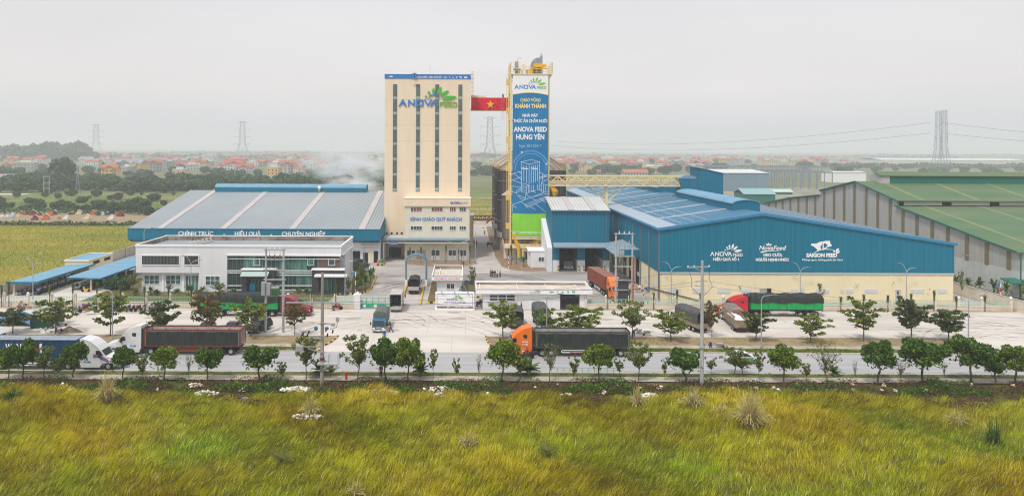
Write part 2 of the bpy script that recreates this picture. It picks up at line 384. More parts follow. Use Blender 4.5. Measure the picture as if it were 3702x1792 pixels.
bed('gate_lawn', [G(*p) for p in ((1543, 1095), (1580, 1095), (1582, 1018), (1560, 1018))], 'lawn')
bed('gate_lawn', [G(*p) for p in ((1690, 1060), (1735, 1062), (1725, 1020), (1672, 1020))], 'lawn')

# fields beyond the walls
rect('meadow', -420, -90.5, 40, 262, -0.02, M['field_far'])
for nm, x0, x1, y0, y1, m in (('hedge_bank', -420, -91, 262, 272, 'scrub_soil'), ('cemetery_earth', -420, -60, 272, 318, 'dirt'), ('green_meadow', -480, -40, 318, 400, 'green_field'), ('pasture', -480, -20, 400, 470, 'pasture')):
    rect(nm, x0, x1, y0, y1, -0.05, M[m])
rect('rice_field', -20, 60, 292, 420, -0.04, M['field_far']); rect('rice_field', -20, 160, 424, 520, -0.045, M['green_field'])
rect('field_track', -25, 60, 420, 424, -0.03, M['lane']); rect('field_track', -20, 60, 340, 343, -0.02, M['path']); rect('village_road', -440, -265, 428, 440, -0.03, M['concrete'])
rect('works_ground', 60, 420, 275, 560, -0.06, M['works'])

# slab joints and tyre marks on the paving
def strips(name, segs, z, w, m):
    mb = MB()
    for a, b in segs:
        a, b = Vector(a), Vector(b); u = (b - a).normalized() * w / 2; n = Vector((-u.y, u.x)); mb.poly([(a.x - n.x, a.y - n.y, z), (b.x - n.x, b.y - n.y, z), (b.x + n.x, b.y + n.y, z), (a.x + n.x, a.y + n.y, z)])
    return struct(name, mb, m)
jm = flat('joint_dark', (0.40, 0.37, 0.335), 1.0); tm_ = mat('rubber_mark', (0.36, 0.33, 0.31), 1.0, (0.47, 0.43, 0.39), nscale=.7)
strips('slab_joints', [((x, 110.9), (x, 128.6)) for x in range(-84, 100, 6)] + [((-88, y), (99, y)) for y in (116.6, 122.4)] + [((x, 102.4), (x, 110.8)) for x in (-26, -20, -14, -8, -2, 4)], .018, .07, jm)
rt = random.Random(77); sg = []
def sweep(cx, cy, r, a0, a1, wid):
    for o_ in (0, 1.9):
        P = [(cx + (r + o_) * math.cos(a0 + (a1 - a0) * i / 16), cy + (r + o_) * math.sin(a0 + (a1 - a0) * i / 16)) for i in range(17)]; sg.extend(zip(P, P[1:]))
for i in range(16): sweep(rt.uniform(-26, -2), rt.uniform(104, 118), rt.uniform(9, 26), rt.uniform(.1, 1.0), rt.uniform(1.4, 2.6), .2)
for i in range(12): sweep(rt.uniform(66, 92), rt.uniform(96, 108), rt.uniform(8, 20), rt.uniform(.2, 1.0), rt.uniform(1.3, 2.6), .2)
for i in range(10): sweep(rt.uniform(-60, 60), rt.uniform(-80, 60), rt.uniform(60, 62) if i > 20 else 57 + rt.uniform(0, 6), 1.3, 1.9, .2)
sg = [s for s in sg if 111 < s[0][1] < 128 and 111 < s[1][1] < 128 or (-27 < s[0][0] < 3 and 102.5 < s[0][1] < 128 and 102.5 < s[1][1] < 128)]
strips('tyre_marks', sg, .022, .24, tm_)
sg = []
for i in range(30): sweep(rt.uniform(-22, 8), rt.uniform(128, 150), rt.uniform(10, 30), rt.uniform(-.3, 1.0), rt.uniform(1.2, 2.9), .2)
for i in range(14): y = rt.uniform(150, 166); sg.append(((rt.uniform(-10, 10), y), (rt.uniform(14, 34), y + rt.uniform(-1.5, 1.5))))
sg = [s for s in sg if all(-24 < p[0] < 35 and 137 < p[1] < 167 for p in s)]
strips('tyre_marks', sg, .024, .26, mat('yard_mark', (0.24, 0.22, 0.21), 1.0, (0.33, 0.30, 0.285), nscale=.6))
rs = random.Random(5); mb = MB()
for i in range(46):
    cx, cy, r = rs.uniform(-80, 95), rs.uniform(111.5, 128), rs.uniform(.2, 1.1); mb.poly([(cx + r * rs.uniform(.6, 1.2) * 1.6 * math.cos(k * .7), cy + r * rs.uniform(.6, 1.2) * .8 * math.sin(k * .7), .026) for k in range(9)])
struct('oil_stains', mb, flat('oil_stain', (0.33, 0.30, 0.27), .9))
# ================================================================ BUILDINGS
M['white'] = mat('white_paint', (0.71, 0.715, 0.74), 0.6, (0.655, 0.66, 0.68), scale=(1, 1, .25), nscale=0.5, detail=7)
M['white2'] = mat('white_trim', (0.80, 0.80, 0.80), 0.5)
M['cream'] = mat('cream_render', (0.80, 0.66, 0.49), 0.8, (0.73, 0.595, 0.44), scale=(1, 1, 0.15), nscale=0.35, detail=6)
M['cream2'] = mat('annex_render', (0.70, 0.66, 0.53), 0.75, (0.64, 0.60, 0.48), scale=(1, 1, 0.3), nscale=0.4)
M['yellow_wall'] = mat('pale_yellow_wall', (0.80, 0.70, 0.47), 0.7, (0.75, 0.65, 0.43), scale=(1, 1, 0.3), nscale=0.25)
M['wallcream'] = mat('boundary_render', (0.72, 0.64, 0.53), 0.8, (0.60, 0.53, 0.43), scale=(1, 1, 0.3), nscale=0.5)
M['blue_clad'] = mat('blue_cladding', (0.0, 0.165, 0.265), 0.6, (0.0, 0.135, 0.225), scale=(3.0, 3.0, 0.12), nscale=0.8, detail=5, stripe=('XY', 1.1, 0.86, 0.12))
M['blue_roof'] = mat('blue_roof', (0.045, 0.15, 0.25), 0.65, (0.065, 0.175, 0.28), nscale=0.08, stripe=('Y', 1.0, 0.86, 0.14))
M['grey_roof'] = mat('grey_roof', (0.25, 0.285, 0.31), 0.65, (0.30, 0.325, 0.34), nscale=0.05, detail=7, stripe=('X', 0.75, 0.62, 0.22))
M['skylight'] = mat('roof_light_strip', (0.46, 0.42, 0.41), 0.6, (0.40, 0.375, 0.37), nscale=0.4)
M['green_roof'] = mat('green_roof', (0.06, 0.145, 0.065), 0.65, (0.125, 0.16, 0.085), scale=(0.3, 1, 1), nscale=0.12, detail=8, stripe=('X', 1.2, 0.78, 0.15))
M['green_dark'] = flat('green_vent', (0.012, 0.14, 0.10), 0.5)
M['grey_clad'] = mat('grey_cladding', (0.37, 0.365, 0.355), 0.7, (0.43, 0.42, 0.405), scale=(2, 2, 0.12), nscale=0.7, stripe=('Y', 1.0, 0.9, 0.15))
M['brown_pillar'] = mat('rusty_light_strip', (0.17, 0.135, 0.08), 0.8, (0.21, 0.17, 0.10), nscale=1)
M['glass'] = mat('window_glass', (0.035, 0.045, 0.05), 0.12, (0.06, 0.08, 0.085), nscale=0.8, spec=0.6)
M['glass_green'] = mat('green_glass', (0.11, 0.25, 0.22), 0.15, (0.03, 0.09, 0.09), scale=(1, 1, 0.25), nscale=0.45, spec=0.7, lo=0.42, hi=0.55)
M['glass_brown'] = mat('brown_blinds', (0.14, 0.075, 0.05), 0.4, stripe=('X', 0.5, 0.6, 0.15))
M['curtain'] = mat('curtain_glass', (0.26, 0.08, 0.06), 0.5, (0.10, 0.04, 0.035), nscale=1.5)
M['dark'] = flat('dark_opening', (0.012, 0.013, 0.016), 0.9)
M['slate'] = mat('slate_stone', (0.045, 0.043, 0.055), 0.6, (0.06, 0.056, 0.07), nscale=1.2)
M['roof_slab'] = mat('roof_slab', (0.60, 0.53, 0.46), 0.9, (0.46, 0.40, 0.34), nscale=0.35, detail=8)
M['soot'] = mat('parapet_inside', (0.36, 0.31, 0.27), 0.95, (0.16, 0.12, 0.10), scale=(0.4, 1, 1), nscale=0.6, detail=8)
M['steel'] = flat('galvanised_steel', (0.42, 0.43, 0.44), 0.45, metal=0.4)
M['cyellow'] = flat('cream_yellow_steel', (0.74, 0.62, 0.34), 0.55)
M['yellow'] = flat('machine_yellow', (0.75, 0.42, 0.02), 0.5)
M['brightblue'] = mat('fascia_blue', (0.01, 0.17, 0.52), 0.5, (0.012, 0.2, 0.58), nscale=1.0)
M['lblue'] = flat('letter_blue', (0.02, 0.18, 0.56), 0.45); M['lgreen'] = flat('letter_green', (0.20, 0.42, 0.02), 0.5)
M['leafg'] = flat('leaf_green_paint', (0.06, 0.42, 0.03), 0.5); M['lwhite'] = flat('letter_white', (0.80, 0.80, 0.80), 0.6)
M['red'] = flat('red_paint', (0.55, 0.02, 0.02), 0.5); M['green'] = flat('green_paint', (0.02, 0.33, 0.14), 0.5)
M['purple'] = flat('purple_paint', (0.14, 0.12, 0.38), 0.5)
M['ice'] = mat('pale_blue_roof', (0.13, 0.28, 0.40), 0.6, (0.17, 0.32, 0.44), nscale=0.4, stripe=('XY', 1.0, 0.85, 0.12))

def window(parent, x0, y0, x1, y1, Y, nx=2, nz=1, frame=None, glass=None, f=0.09, nm='window', mid=None):
    """A framed window proud of the wall plane Y: frame, with the pane as its sub-part."""
    X0, X1, Z0, Z1 = R4(x0, y0, x1, y1, Y)
    return window_m(parent, X0, X1, Z0, Z1, Y, nx, nz, frame, glass, f, nm)
def window_m(parent, X0, X1, Z0, Z1, Y, nx=2, nz=1, frame=None, glass=None, f=0.09, nm='window'):
    m = MB(); a, b = Y - 0.09, Y + 0.05
    m.box(X0 - f, X0, a, b, Z0 - f, Z1 + f); m.box(X1, X1 + f, a, b, Z0 - f, Z1 + f); m.box(X0, X1, a, b, Z1, Z1 + f); m.box(X0, X1, a, b, Z0 - f, Z0)
    for i in range(1, nx): x = X0 + (X1 - X0) * i / nx; m.box(x - f * .4, x + f * .4, a + .01, b, Z0, Z1)
    for i in range(1, nz): z = Z0 + (Z1 - Z0) * i / nz; m.box(X0, X1, a + .015, b, z - f * .4, z + f * .4)
    fr = m.build(nm, frame or M['white2'], parent)
    p = MB(); p.box(X0, X1, Y - 0.03, Y + 0.04, Z0, Z1); p.build('pane', glass or M['glass'], fr); return fr

# ---------------- left warehouse
def left_warehouse():
    YF, YR, YB = 180.0, 220.0, 260.0
    X0, X1 = -84.3, AX(1373, 829, YF); Z1 = AZ(1373, 829, YF); ZR = 15.75; Zf = Z1 - 2.75
    t = thing('warehouse', 'long grey ribbed-roof warehouse with blue fascia and white slogan left of the tall tower', 'warehouse', ((X0 + X1) / 2, YF, 0))
    XL = AX(490, 869, 181.5)
    w = MB(); w.box(XL, X1 - 0.2, 181.5, 258, 0, Zf + 1.5); w.build('wall', M['white'], t)
    r = MB(); r.prism([(YF - .3, Z1), (YR, ZR), (YB, Z1), (YB, Z1 - .4), (YR, ZR - .4), (YF - .3, Z1 - .4)], X0, X1, 'X'); roof = r.build('roof', M['grey_roof'], t)
    s = (ZR - Z1) / (YR - YF + .3)
    for px in (660, 796, 1046, 1297):
        y0 = 826; xa = AX(px if px != 660 else 568, y0, YF)
        q = MB(); L = (0.0, 1.0); q.prism([(YF - .35, Z1 + .03), (YR, ZR + .03), (YR, ZR + .1), (YF - .35, Z1 + .1)], xa, xa + 1.55, 'X'); q.build('roof_light', M['skylight'], roof)
    f = MB(); f.box(X0, X1, YF - .35, YF, Zf, Z1 - .02); f.box(X1, X1 + .15, YF - .35, YB, Zf, Z1 + .05); f.box(X0 - .15, X0, YF - .35, YB, Zf, Z1 + .05)
    f.prism([(YF - .35, Zf + .01), (YF, Zf + .01), (181.5, Zf - .75), (181.3, Zf - .75)], X0, X1, 'X')
    f.prism([(YF, Z1 - 1), (YR, ZR - .1), (YB, Z1 - 1)], X1 - .2, X1 + .1, 'X'); fa = f.build('fascia', M['blue_clad'], t)
    e = MB(); e.box(X0 - .2, X1 + .2, YF - .5, YF - .3, Z1 - .02, Z1 + .14); e.build('gutter', M['ice'], t)
    for s_, a, b in (('CHÍNH TRỰC', 645, 771), ('-', 808, 815), ('HIỆU QUẢ', 849, 943), ('-', 977, 984), ('CHUYÊN NGHIỆP', 1019, 1176)):
        ptext(s_, M['lwhite'], t, a, b, 851 + (a - 645) * .0045, 14, YF - .36, bold=0.02, depth=0.12)
    # ridge vent with rounded top
    xa, xb = AX(778, 690, YR - 2), AX(1324, 694, YR - 2)
    zb, zt = ZR - .6, 17.6
    pr = [(YR - 2.2, zb)] + [(YR - 2.2 * math.cos(a), zt - .9 + 1.0 * math.sin(a)) for a in [i * math.pi / 8 for i in range(9)]] + [(YR + 2.2, zb)]
    v = MB(); v.prism(pr, xa, xb, 'X'); vv = v.build('ridge_vent', M['blue_clad'], t)
    v = MB(); v.prism([(YR - 2.25 * math.cos(a), zt - .88 + 1.05 * math.sin(a)) for a in [i * math.pi / 8 for i in range(9)]] + [(YR + 2.1 * math.cos(a), zt - .9 + .9 * math.sin(a)) for a in [i * math.pi / 8 for i in range(9)]], xa - .05, xb + .05, 'X')
    v.build('vent_cover', M['ice'], vv)
    # ground-floor bays at the right end
    for a, b, y0, y1 in ((1268, 1302, 907, 950), (1312, 1331, 913, 948), (1351, 1367, 907, 947)):
        Xa, Xb, Za, Zb = R4(a, y0, b, y1, 181.5); q = MB(); q.box(Xa, Xb, 181.42, 181.6, 0.05, Zb); q.build('doorway', M['dark'], t)
    q = MB(); Xa, Xb, Za, Zb = R4(1331, 905, 1351, 948, 181.5); q.box(Xa, Xb, 181.3, 181.5, 0, Zb); q.box(X0 + 58, X1 - .1, 180.6, 181.5, Zf - 1.6, Zf - 1.35); q.build('door_surround', M['cream2'], t)
    return t
left_warehouse()
def fan(loc, label):
    t = thing('turbine_vent', label, 'roof vent', loc); m = MB(); m.tube((0, 0, -.3), (0, 0, .5), .3, n=10); m.build('neck', M['steel'], t, world=False)
    m = MB(); m.ball((0, 0, .9), .55, 10, 6); m.build('ball', M['white2'], t, world=False)
fan((AX(1158, 692, 219), 217.6, 15.9), 'small silver turbine vent at the foot of the blue ridge vent')

# ---------------- white office building
def office():
    Y = 143.5; X0, X1 = -65.8, -24.8; ZT = AZ(900, 886, Y); YB = 158.0
    t = thing('office_building', 'white two-storey office with green glass front and dark stone portals', 'building', ((X0 + X1) / 2, Y, 0))
    Zm = AZ(600, 986, Y); Xc = AX(719, 985, Y); Xg = AX(821, 985, Y)
    w = MB()
    zr = ZT - .95; w.box(X0, Xc, Y, YB, Zm, zr); w.box(X0 + .8, Xc, Y + .9, YB, 0, Zm); w.box(Xc, Xg, Y, YB, 0, zr); w.box(X0, X1, Y, Y + .25, zr, ZT - .36); w.box(X0, X0 + .2, Y + .25, YB - .2, zr, ZT - .36); w.box(X1 - .2, X1, Y + .25, YB - .2, zr, ZT - .36)
    ZG = AZ(1000, 922, Y); w.box(Xg, X1, Y, YB, ZG, zr); w.box(Xg, X1 - 2.2, Y + .5, YB, 0, ZG); w.box(X1 - 2.2, X1 - .3, Y + 6, YB, 0, ZG)
    w.box(X1 - .3, X1, YB - 1.2, YB, 0, ZG); w.build('wall', M['white'], t)
    # parapet with roof sunk behind it
    p = MB(); zp = ZT + .0
    p.box(X0 - .12, X1 + .12, Y - .12, Y + .25, ZT - .35, ZT + .05); p.box(X0 - .12, X0 + .2, Y + .25, YB - .2, ZT - .35, ZT + .05); p.box(X1 - .2, X1 + .12, Y + .25, YB - .2, ZT - .35, ZT + .05); p.box(X0 - .12, X1 + .12, YB - .2, YB + .1, ZT - .35, ZT + .05)
    for z0, z1 in ((ZG - .12, ZG + .12),): p.box(Xg - .15, X1 + .3, Y - .25, Y, z0, z1); p.box(X1, X1 + .3, Y - .25, YB, z0, z1)
    p.build('cornice', M['white2'], t)
    q = MB(); q.box(X0 + .2, X1 - .2, YB - .42, YB - .2, zr, ZT + .02); q.box(X0 + .2, X0 + .4, Y + .3, YB - .43, zr, ZT + .02)
    for k in range(11): x = X0 + 2 + k * 3.7; q.box(x, x + .3, YB - .7, YB - .42, zr, ZT - .1)
    q.build('parapet', M['soot'], t)
    c = MB(); c.box(X0 - .1, X1 + .1, YB - .44, YB + .12, ZT + .055, ZT + .13); c.build('coping', M['white2'], t)
    r = MB(); r.box(X0 + .4, X1 - .2, Y + .25, YB - .42, zr + .002, zr + .08); r.build('roof', M['grey_roof'], t)
    # louvred openings of the upper floor
    for a, b in ((514, 648), (667.5, 718)):
        Xa, Xb, Za, Zb = R4(a, 924, b, 956, Y)
        f = MB(); f.box(Xa - .12, Xb + .12, Y - .15, Y + .02, Zb, Zb + .14); f.box(Xa - .12, Xb + .12, Y - .15, Y + .02, Za - .14, Za); f.box(Xa - .14, Xa, Y - .15, Y + .02, Za, Zb); f.box(Xb, Xb + .14, Y - .15, Y + .02, Za, Zb)
        fo = f.build('window', M['white2'], t)
        g = MB(); g.box(Xa, Xb, Y - .02, Y + .02, Za, Zb); g.build('pane', M['glass'], fo)
        lv = MB(); n = int((Xb - Xa) / .28)
        for i in range(n + 1): x = Xa + (Xb - Xa) * i / n; lv.box(x - .03, x + .03, Y - .12, Y - .04, Za, Zb)
        lv.build('louvres', flat('louvre_brown', (0.16, 0.10, 0.11), 0.5) if a > 650 else flat('louvre_grey', (0.16, 0.17, 0.17), 0.5), fo)
    for a, b in ((523, 575), (601, 652)): window(t, a, 995, b, 1026, Y + .9, 3, 2, glass=M['glass_green'])
    window(t, 744, 998, 794, 1029, Y, 3, 2, glass=M['glass_green'])
    window(t, 671, 995, 717, 1052, Y + .9, 4, 1, glass=M['glass_green'], nm='glass_door')
    for px in (587, 660): x = AX(px, 1020, Y + .9); m = MB(); m.box(x, x + .35, Y + .75, Y + .9, 0, Zm); m.build('pilaster', M['white2'], t)
    # curtain wall
    Xa, Xb = Xg + .1, AX(1229, 980, Y); gm = MB(); gm.box(Xa, Xb, Y + .3, Y + .48, .25, ZG - .15); cw = gm.build('curtain_wall', M['glass_green'], t)
    gm = MB(); gm.box(AX(1148, 940, Y), Xb, Y + .25, Y + .3, AZ(1190, 966, Y), ZG - .2); gm.build('blinds', M['glass_brown'], cw)
    dk = MB()
    for a, b, y0, y1 in ((822, 879, 927, 975), (950, 985, 938, 960), (1110, 1147, 928, 977), (985, 996, 940, 975), (822, 880, 990, 1045), (1030, 1070, 1000, 1048)):
        P, Q, S, U = R4(a, y0, b, y1, Y + .27); dk.box(P, Q, Y + .26, Y + .3, S, U)
    dk.each('dark_pane', flat('dark_glass', (0.02, 0.05, 0.055), 0.15), cw)
    mu = MB(); n = 26
    for i in range(n + 1): x = Xa + (Xb - Xa) * i / n; mu.box(x - .03, x + .03, Y + .2, Y + .3, .25, ZG - .15)
    mu.build('mullions', flat('mullion_grey', (0.16, 0.2, 0.2), 0.5), cw)
    bd = MB()
    for py, a, b in ((936, 822, 1229), (978.5, 822, 880), (986, 822, 880), (978.5, 998, 1132), (986, 998, 1132), (995, 998, 1132), (1032.6, 822, 880), (1032.6, 998, 1132), (1049, 822, 1229)):
        P, Q = AX(a, py, Y), AX(b, py, Y); z = AZ((a + b) / 2, py, Y); bd.box(P, Q, Y + .05, Y + .25, z - .07, z + .07)
    bd.build('white_bands', M['white2'], cw)
    for a, b in ((919, 939), (1113, 1134), (1189, 1210)): window(t, a, 936, b, 958, Y + .12, 1, 1, glass=M['glass_green'], f=.08)
    # dark portals with doors
    for a, b, d0, d1, cy in ((880, 998, 900, 958, 991), (1132, 1246, 1157, 1228, 997)):
        Za, Zb = 0, AZ(a, 968, Y); P, Q = AX(a, 1010, Y), AX(b, 1010, Y); D0, D1 = AX(d0, 1010, Y), AX(d1, 1010, Y); zd = AZ(a, 1003, Y)
        m = MB(); m.box(P, D0, Y - 1.2, Y + .2, 0, Zb - .25); m.box(D1, Q, Y - 1.2, Y + .2, 0, Zb - .25); m.box(D0, D1, Y - 1.2, Y + .2, zd, Zb - .25); po = m.build('portal', M['slate'], t)
        m = MB(); m.box(P - .1, Q + .25, Y - 1.35, Y, Zb - .25, Zb); m.build('portal_coping', M['white2'], po)
        m = MB(); m.box(D0, D1, Y - .2, Y + .2, .3, zd); m.build('door_glass', M['glass_green'], po)
        zc = AZ(a, cy, Y - 2); m = MB()
        if a < 1000: m.prism([(Y - 2.6, zc - .35), (Y - 1.2, zc + .35), (Y - 1.2, zc + .45), (Y - 2.6, zc - .25)], D0 - 1, D1 + 1.2, 'X'); m.build('canopy', flat('glass_canopy', (0.35, 0.45, 0.42), 0.2), po)
        else: m.box(D0 - .6, Q + .8, Y - 2.8, Y - 1.2, zc - .1, zc + .25); m.build('canopy', M['white2'], po)
        m = MB()
        for i in range(1, 5): x = D0 + (D1 - D0) * i / 5; m.box(x - .03, x + .03, Y - .25, Y - .2, .3, zd)
        m.build('door_mullions', M['steel'], po)
        st = MB()
        for i in range(3): st.box(P - .3 - i * .3, Q + .3 + i * .3, Y - 1.6 - i * .35, Y - .1, 0.01, .45 - i * .14)
        st.build('steps', M['slate'], t)
    m = MB(); m.box(AX(905, 1030, Y), AX(925, 1030, Y), Y - .5, Y - .3, .3, 1.9); m.build('poster', flat('poster_blue', (0.01, 0.30, 0.55), 0.4), t)
    # row of white condensers on the roof
    x = AX(735, 880, Y + 8)
    return t
office()
def condenser(loc, rz, label, g, first=[None]):
    if first[0] is None:
        t = thing('condenser', label, 'air conditioner', loc, rz, g)
        m = MB(); m.box(-.5, .5, -.2, .2, .1, 1.0); m.box(-.45, -.35, -.18, .18, 0, .1); m.box(.35, .45, -.18, .18, 0, .1); m.build('casing', mat('aged_white', (0.55, 0.52, 0.47), 0.6), t, world=False)
        m = MB(); m.prism([(-.12 + .3 * math.cos(a), .55 + .3 * math.sin(a)) for a in [i * math.pi / 6 for i in range(12)]], -.215, -.2); m.build('fan', M['dark'], t, world=False); first[0] = t
        return t
    return dup(first[0], loc, rz, label, g)
for i in range(6):
    condenser((AX(712 + i * 9, 880, 150 + i * .8), 146.2 + i * 1.7, 8.55), rad(-70), 'off-white condenser on the office roof, %s from the front' % ORD[i], 'condensers in a row on the office roof')
for i, px in enumerate((1400, 1418, 1437, 1454)):
    condenser((AX(px, 850, 190.6), 190.6, AZ(px, 850.5, 190.6)), 0, 'wall condenser on the canopy under the cream tower, %s from the left' % ORD[i], 'condensers on the tower canopy')

# ---------------- cream feed tower with annex
def feed_tower():
    Y = 191.6; YA = 186.6
    X0, X1 = AX(1391.5, 268, Y), AX(1701, 272, Y); ZT = AZ(1546, 269.5, Y)
    t = thing('feed_tower', 'tall cream mill tower with four dark window strips and a blue top band', 'tower', ((X0 + X1) / 2, Y, 0))
    w = MB(); w.box(X0, X1, Y, Y + 22, 0, ZT - 1.15); wl = w.build('wall', M['cream'], t)
    j = MB()
    for py in (360, 452, 509, 653): z = AZ(1500, py, Y); j.box(X0 - .01, X1 + .01, Y - .012, Y + .1, z - .03, z + .03)
    j.build('wall_joints', flat('joint', (0.60, 0.49, 0.36), 0.9), wl)
    b = MB(); b.box(X0 - .08, X1 + .08, Y - .12, Y + 22.1, ZT - 1.15, ZT); b.build('top_band', M['brightblue'], t)
    b = MB(); b.box(X0 - .1, X1 + .1, Y - .2, Y + 22.2, ZT, ZT + .12); b.build('coping', M['white2'], t)
    for a, c in ((1421, 1434.5), (1504.5, 1517.5), (1573.5, 1586.5), (1657, 1670)):
        Xa, Xb, Za, Zb = R4(a, 305 + (a - 1421) * .005, c, 691, Y)
        m = MB(); m.box(Xa, Xb, Y - .06, Y + .1, Za, Zb); ws = m.build('window_strip', mat('strip_glass', (0.06, 0.095, 0.12), 0.25, (0.10, 0.15, 0.14), scale=(1, 1, .6), nscale=.5), t)
        m = MB(); n = 14; rr = random.Random(int(a))
        dg = MB()
        for k in range(n):
            za = Za + (Zb - Za) * k / n; m.box(Xa, Xb, Y - .10, Y - .05, za - .04, za + .04)
            if k % 2 == 0: dg.box(Xa + .02, Xb - .02, Y - .085, Y - .055, za + .15, za + .7 + .3 * rr.random())
            if a in (1421, 1657) and k % 2 == 0: dg.bar((Xa + .1, Y - .08, za + 1), (Xb - .1, Y - .08, za + 2.1), .16, .02); dg.bar((Xa + .1, Y - .08, za + 3.2), (Xb - .1, Y - .08, za + 2.2), .16, .02)
        m.box(Xa - .05, Xa, Y - .1, Y, Za, Zb); m.box(Xb, Xb + .05, Y - .1, Y, Za, Zb)
        m.build('mullions', flat('strip_mullion', (0.20, 0.22, 0.20), 0.5), ws); dg.build('pane_reflections', flat('reflection_paint', (0.30, 0.37, 0.30), 0.6), ws)  # paler pane patches and diagonal reflections, painted onto the strip glass
    logo(t, 1442, 1652, 314, 383.5, Y - .08, M['lblue'], M['lgreen'], M['leafg'], 0.22, name='tower_logo')
    ptext('ANOVA FEED - HIỆU QUẢ SỐ 1', M['lwhite'], t, 1503, 1598, 282.5, 5.2, Y - .13, bold=.02)
    # farm animals on the band: pig left; fish, prawn, duck, cock, cow, pig right
    an = {'pig': [(0, .3), (.1, .75), (.35, .85), (.8, .8), (1, .45), (.92, .3), (.9, 0), (.78, 0), (.75, .25), (.3, .25), (.28, 0), (.15, 0), (.12, .3)],
          'fish': [(0, .5), (.25, .75), (.6, .7), (.8, .5), (1, .75), (1, .25), (.8, .45), (.6, .3), (.25, .25)],
          'prawn': [(0, .9), (.3, .9), (.7, .6), (.9, .2), (.6, .1), (.55, .35), (.3, .55)],
          'duck': [(0, .7), (.15, .9), (.3, .8), (.3, .55), (.9, .5), (1, .65), (.8, .15), (.35, .1), (.15, .4)],
          'cock': [(0, .8), (.15, 1), (.3, .85), (.45, .5), (.7, .6), (.95, 1), (1, .6), (.8, .25), (.6, .15), (.6, 0), (.5, 0), (.5, .15), (.25, .3), (.15, .7)],
          'cow': [(0, .75), (.12, .95), (.25, .85), (.9, .85), (1, .5), (.95, 0), (.82, 0), (.8, .4), (.4, .4), (.38, 0), (.25, 0), (.22, .5), (.05, .6)]}
    def animal(k, a, c, y0, y1, YY, m, par, flip=False):
        Xa, Xb, Za, Zb = R4(a, y0, c, y1, YY); q = MB(); q.prism([((Xa + (1 - u if flip else u) * (Xb - Xa)), Za + v * (Zb - Za)) for u, v in an[k]], YY - .06, YY); q.build(k + '_emblem', m, par)
    feed_tower.animal = animal
    for k, a, c in (('pig', 1407, 1420), ('fish', 1604, 1617), ('prawn', 1623, 1629.5), ('duck', 1636, 1642), ('cock', 1648, 1654.5), ('cow', 1660, 1670), ('pig', 1677, 1690)):
        animal(k, a, c, 274 if a < 1500 else 276.5, 280 if a < 1500 else 284, Y - .12, M['lwhite'], t, flip=(a < 1500))
    # annex block
    XA, XB = AX(1463.5, 745, YA), AX(1697.5, 745, YA); ZP = AZ(1580, 718, YA); ZQ = AZ(1580, 745, YA)
    w = MB(); w.box(XA, XB, YA, Y, 0, ZQ); ax = w.build('annex', M['cream2'], t)
    w = MB(); w.box(XA - .3, XB + .3, YA - .35, Y, ZQ, ZP); w.build('annex_parapet', M['cream'], t)
    w = MB(); w.box(XA - .38, XB + .38, YA - .43, Y + .02, ZP, ZP + .14); w.build('annex_coping', flat('coping_pale', (0.72, 0.66, 0.55), .8), t)
    ptext('GLOBAL', M['purple'], t, 1628, 1667, 736.5, 7, YA - .36, bold=.05); ptext('G.A.P.', M['purple'], t, 1668, 1692, 736.7, 7, YA - .36, bold=-.005)
    ptext('KÍNH CHÀO QUÝ KHÁCH', M['lblue'], t, 1484, 1669, 798, 11.5, YA, bold=.02, depth=.1)
    for row, (y0, y1) in enumerate(((749.5, 763.5), (817, 831))):
        for a, c, n in ((1485, 1525, 4), (1560, 1600, 4), (1626, 1647.5, 3), (1661.5, 1684, 3)):
            window(t, a, y0 + .2, c, y1 + .2, YA, n, 1, glass=M['curtain'] if row == 0 and a < 1650 else M['glass'])
    for a, c, y0, y1, nm in ((1472, 1501, 904, 925, 'window'), (1560, 1589, 903.5, 937.5, 'door'), (1622, 1648, 903.5, 937.5, 'door'), (1664, 1685, 903.5, 937.5, 'door')):
        window(t, a, y0, c, y1, YA, 2, 1, nm=nm, f=.16)
        if nm == 'door':
            P, Q, S, U = R4(a, y0, c, y1, YA); m = MB(); m.box(P, Q, YA - .08, YA - .02, S, S + (U - S) * .42); m.build('door_panel', M['white2'], t)
    P, Q, S, U = R4(1506, 903, 1539, 938, YA); m = MB(); m.box(P, Q, YA - .05, YA + .02, 0, U); m.build('shutter', mat('shutter_grey', (0.42, 0.40, 0.35), .6, stripe=('Z', .25, .8, .3)), t)
    # canopy and loading bay
    Xc0, Xc1 = AX(1384, 870, YA - 2), AX(1693, 870, YA - 2); zc = AZ(1540, 876, YA - 2.2)
    m = MB(); m.prism([(YA - 2.2 + .0, zc)] + [(YA - 1.6 - .9 * math.sin(a), zc + .75 - .75 * math.cos(a)) for a in [i * math.pi / 12 for i in range(7)]] + [(YA - 1.6, zc + .85), (YA + .05, zc + .95), (YA + .05, zc)], Xc0, XB + .2, 'X'); m.build('canopy', mat('canopy_blue', (0.17, 0.25, 0.32), .6, (0.23, 0.30, 0.36), nscale=.5), t)
    m = MB(); m.box(Xc0, XA - .01, YA, Y - .01, zc + .3, zc + 1.0); m.build('bay_roof', M['roof_slab'], t)
    m = MB(); m.box(Xc0, Xc1, YA - 2.3, YA + .02, zc - .22, zc - .005); m.build('canopy_soffit', M['cream2'], t)
    Xd0, Xd1 = AX(1407, 910, Y), AX(1451, 910, Y); zd = AZ(1430, 892, Y)
    m = MB(); m.box(Xd0, Xd1, Y - .05, Y + .05, 0, zd); m.build('bay_opening', flat('bay_shade', (0.008, 0.02, 0.028), .6), t)  # near-black panel paints the darkness of the open bay
    m = MB(); m.box(Xd0 - .2, Xd0, Y - .25, Y, 0, zd); m.box(Xd1, Xd1 + .2, Y - .25, Y, 0, zd); m.box(Xd0 - .2, Xd1 + .2, Y - .25, Y, zd, zd + .5); m.build('door_surround', M['cream'], t)
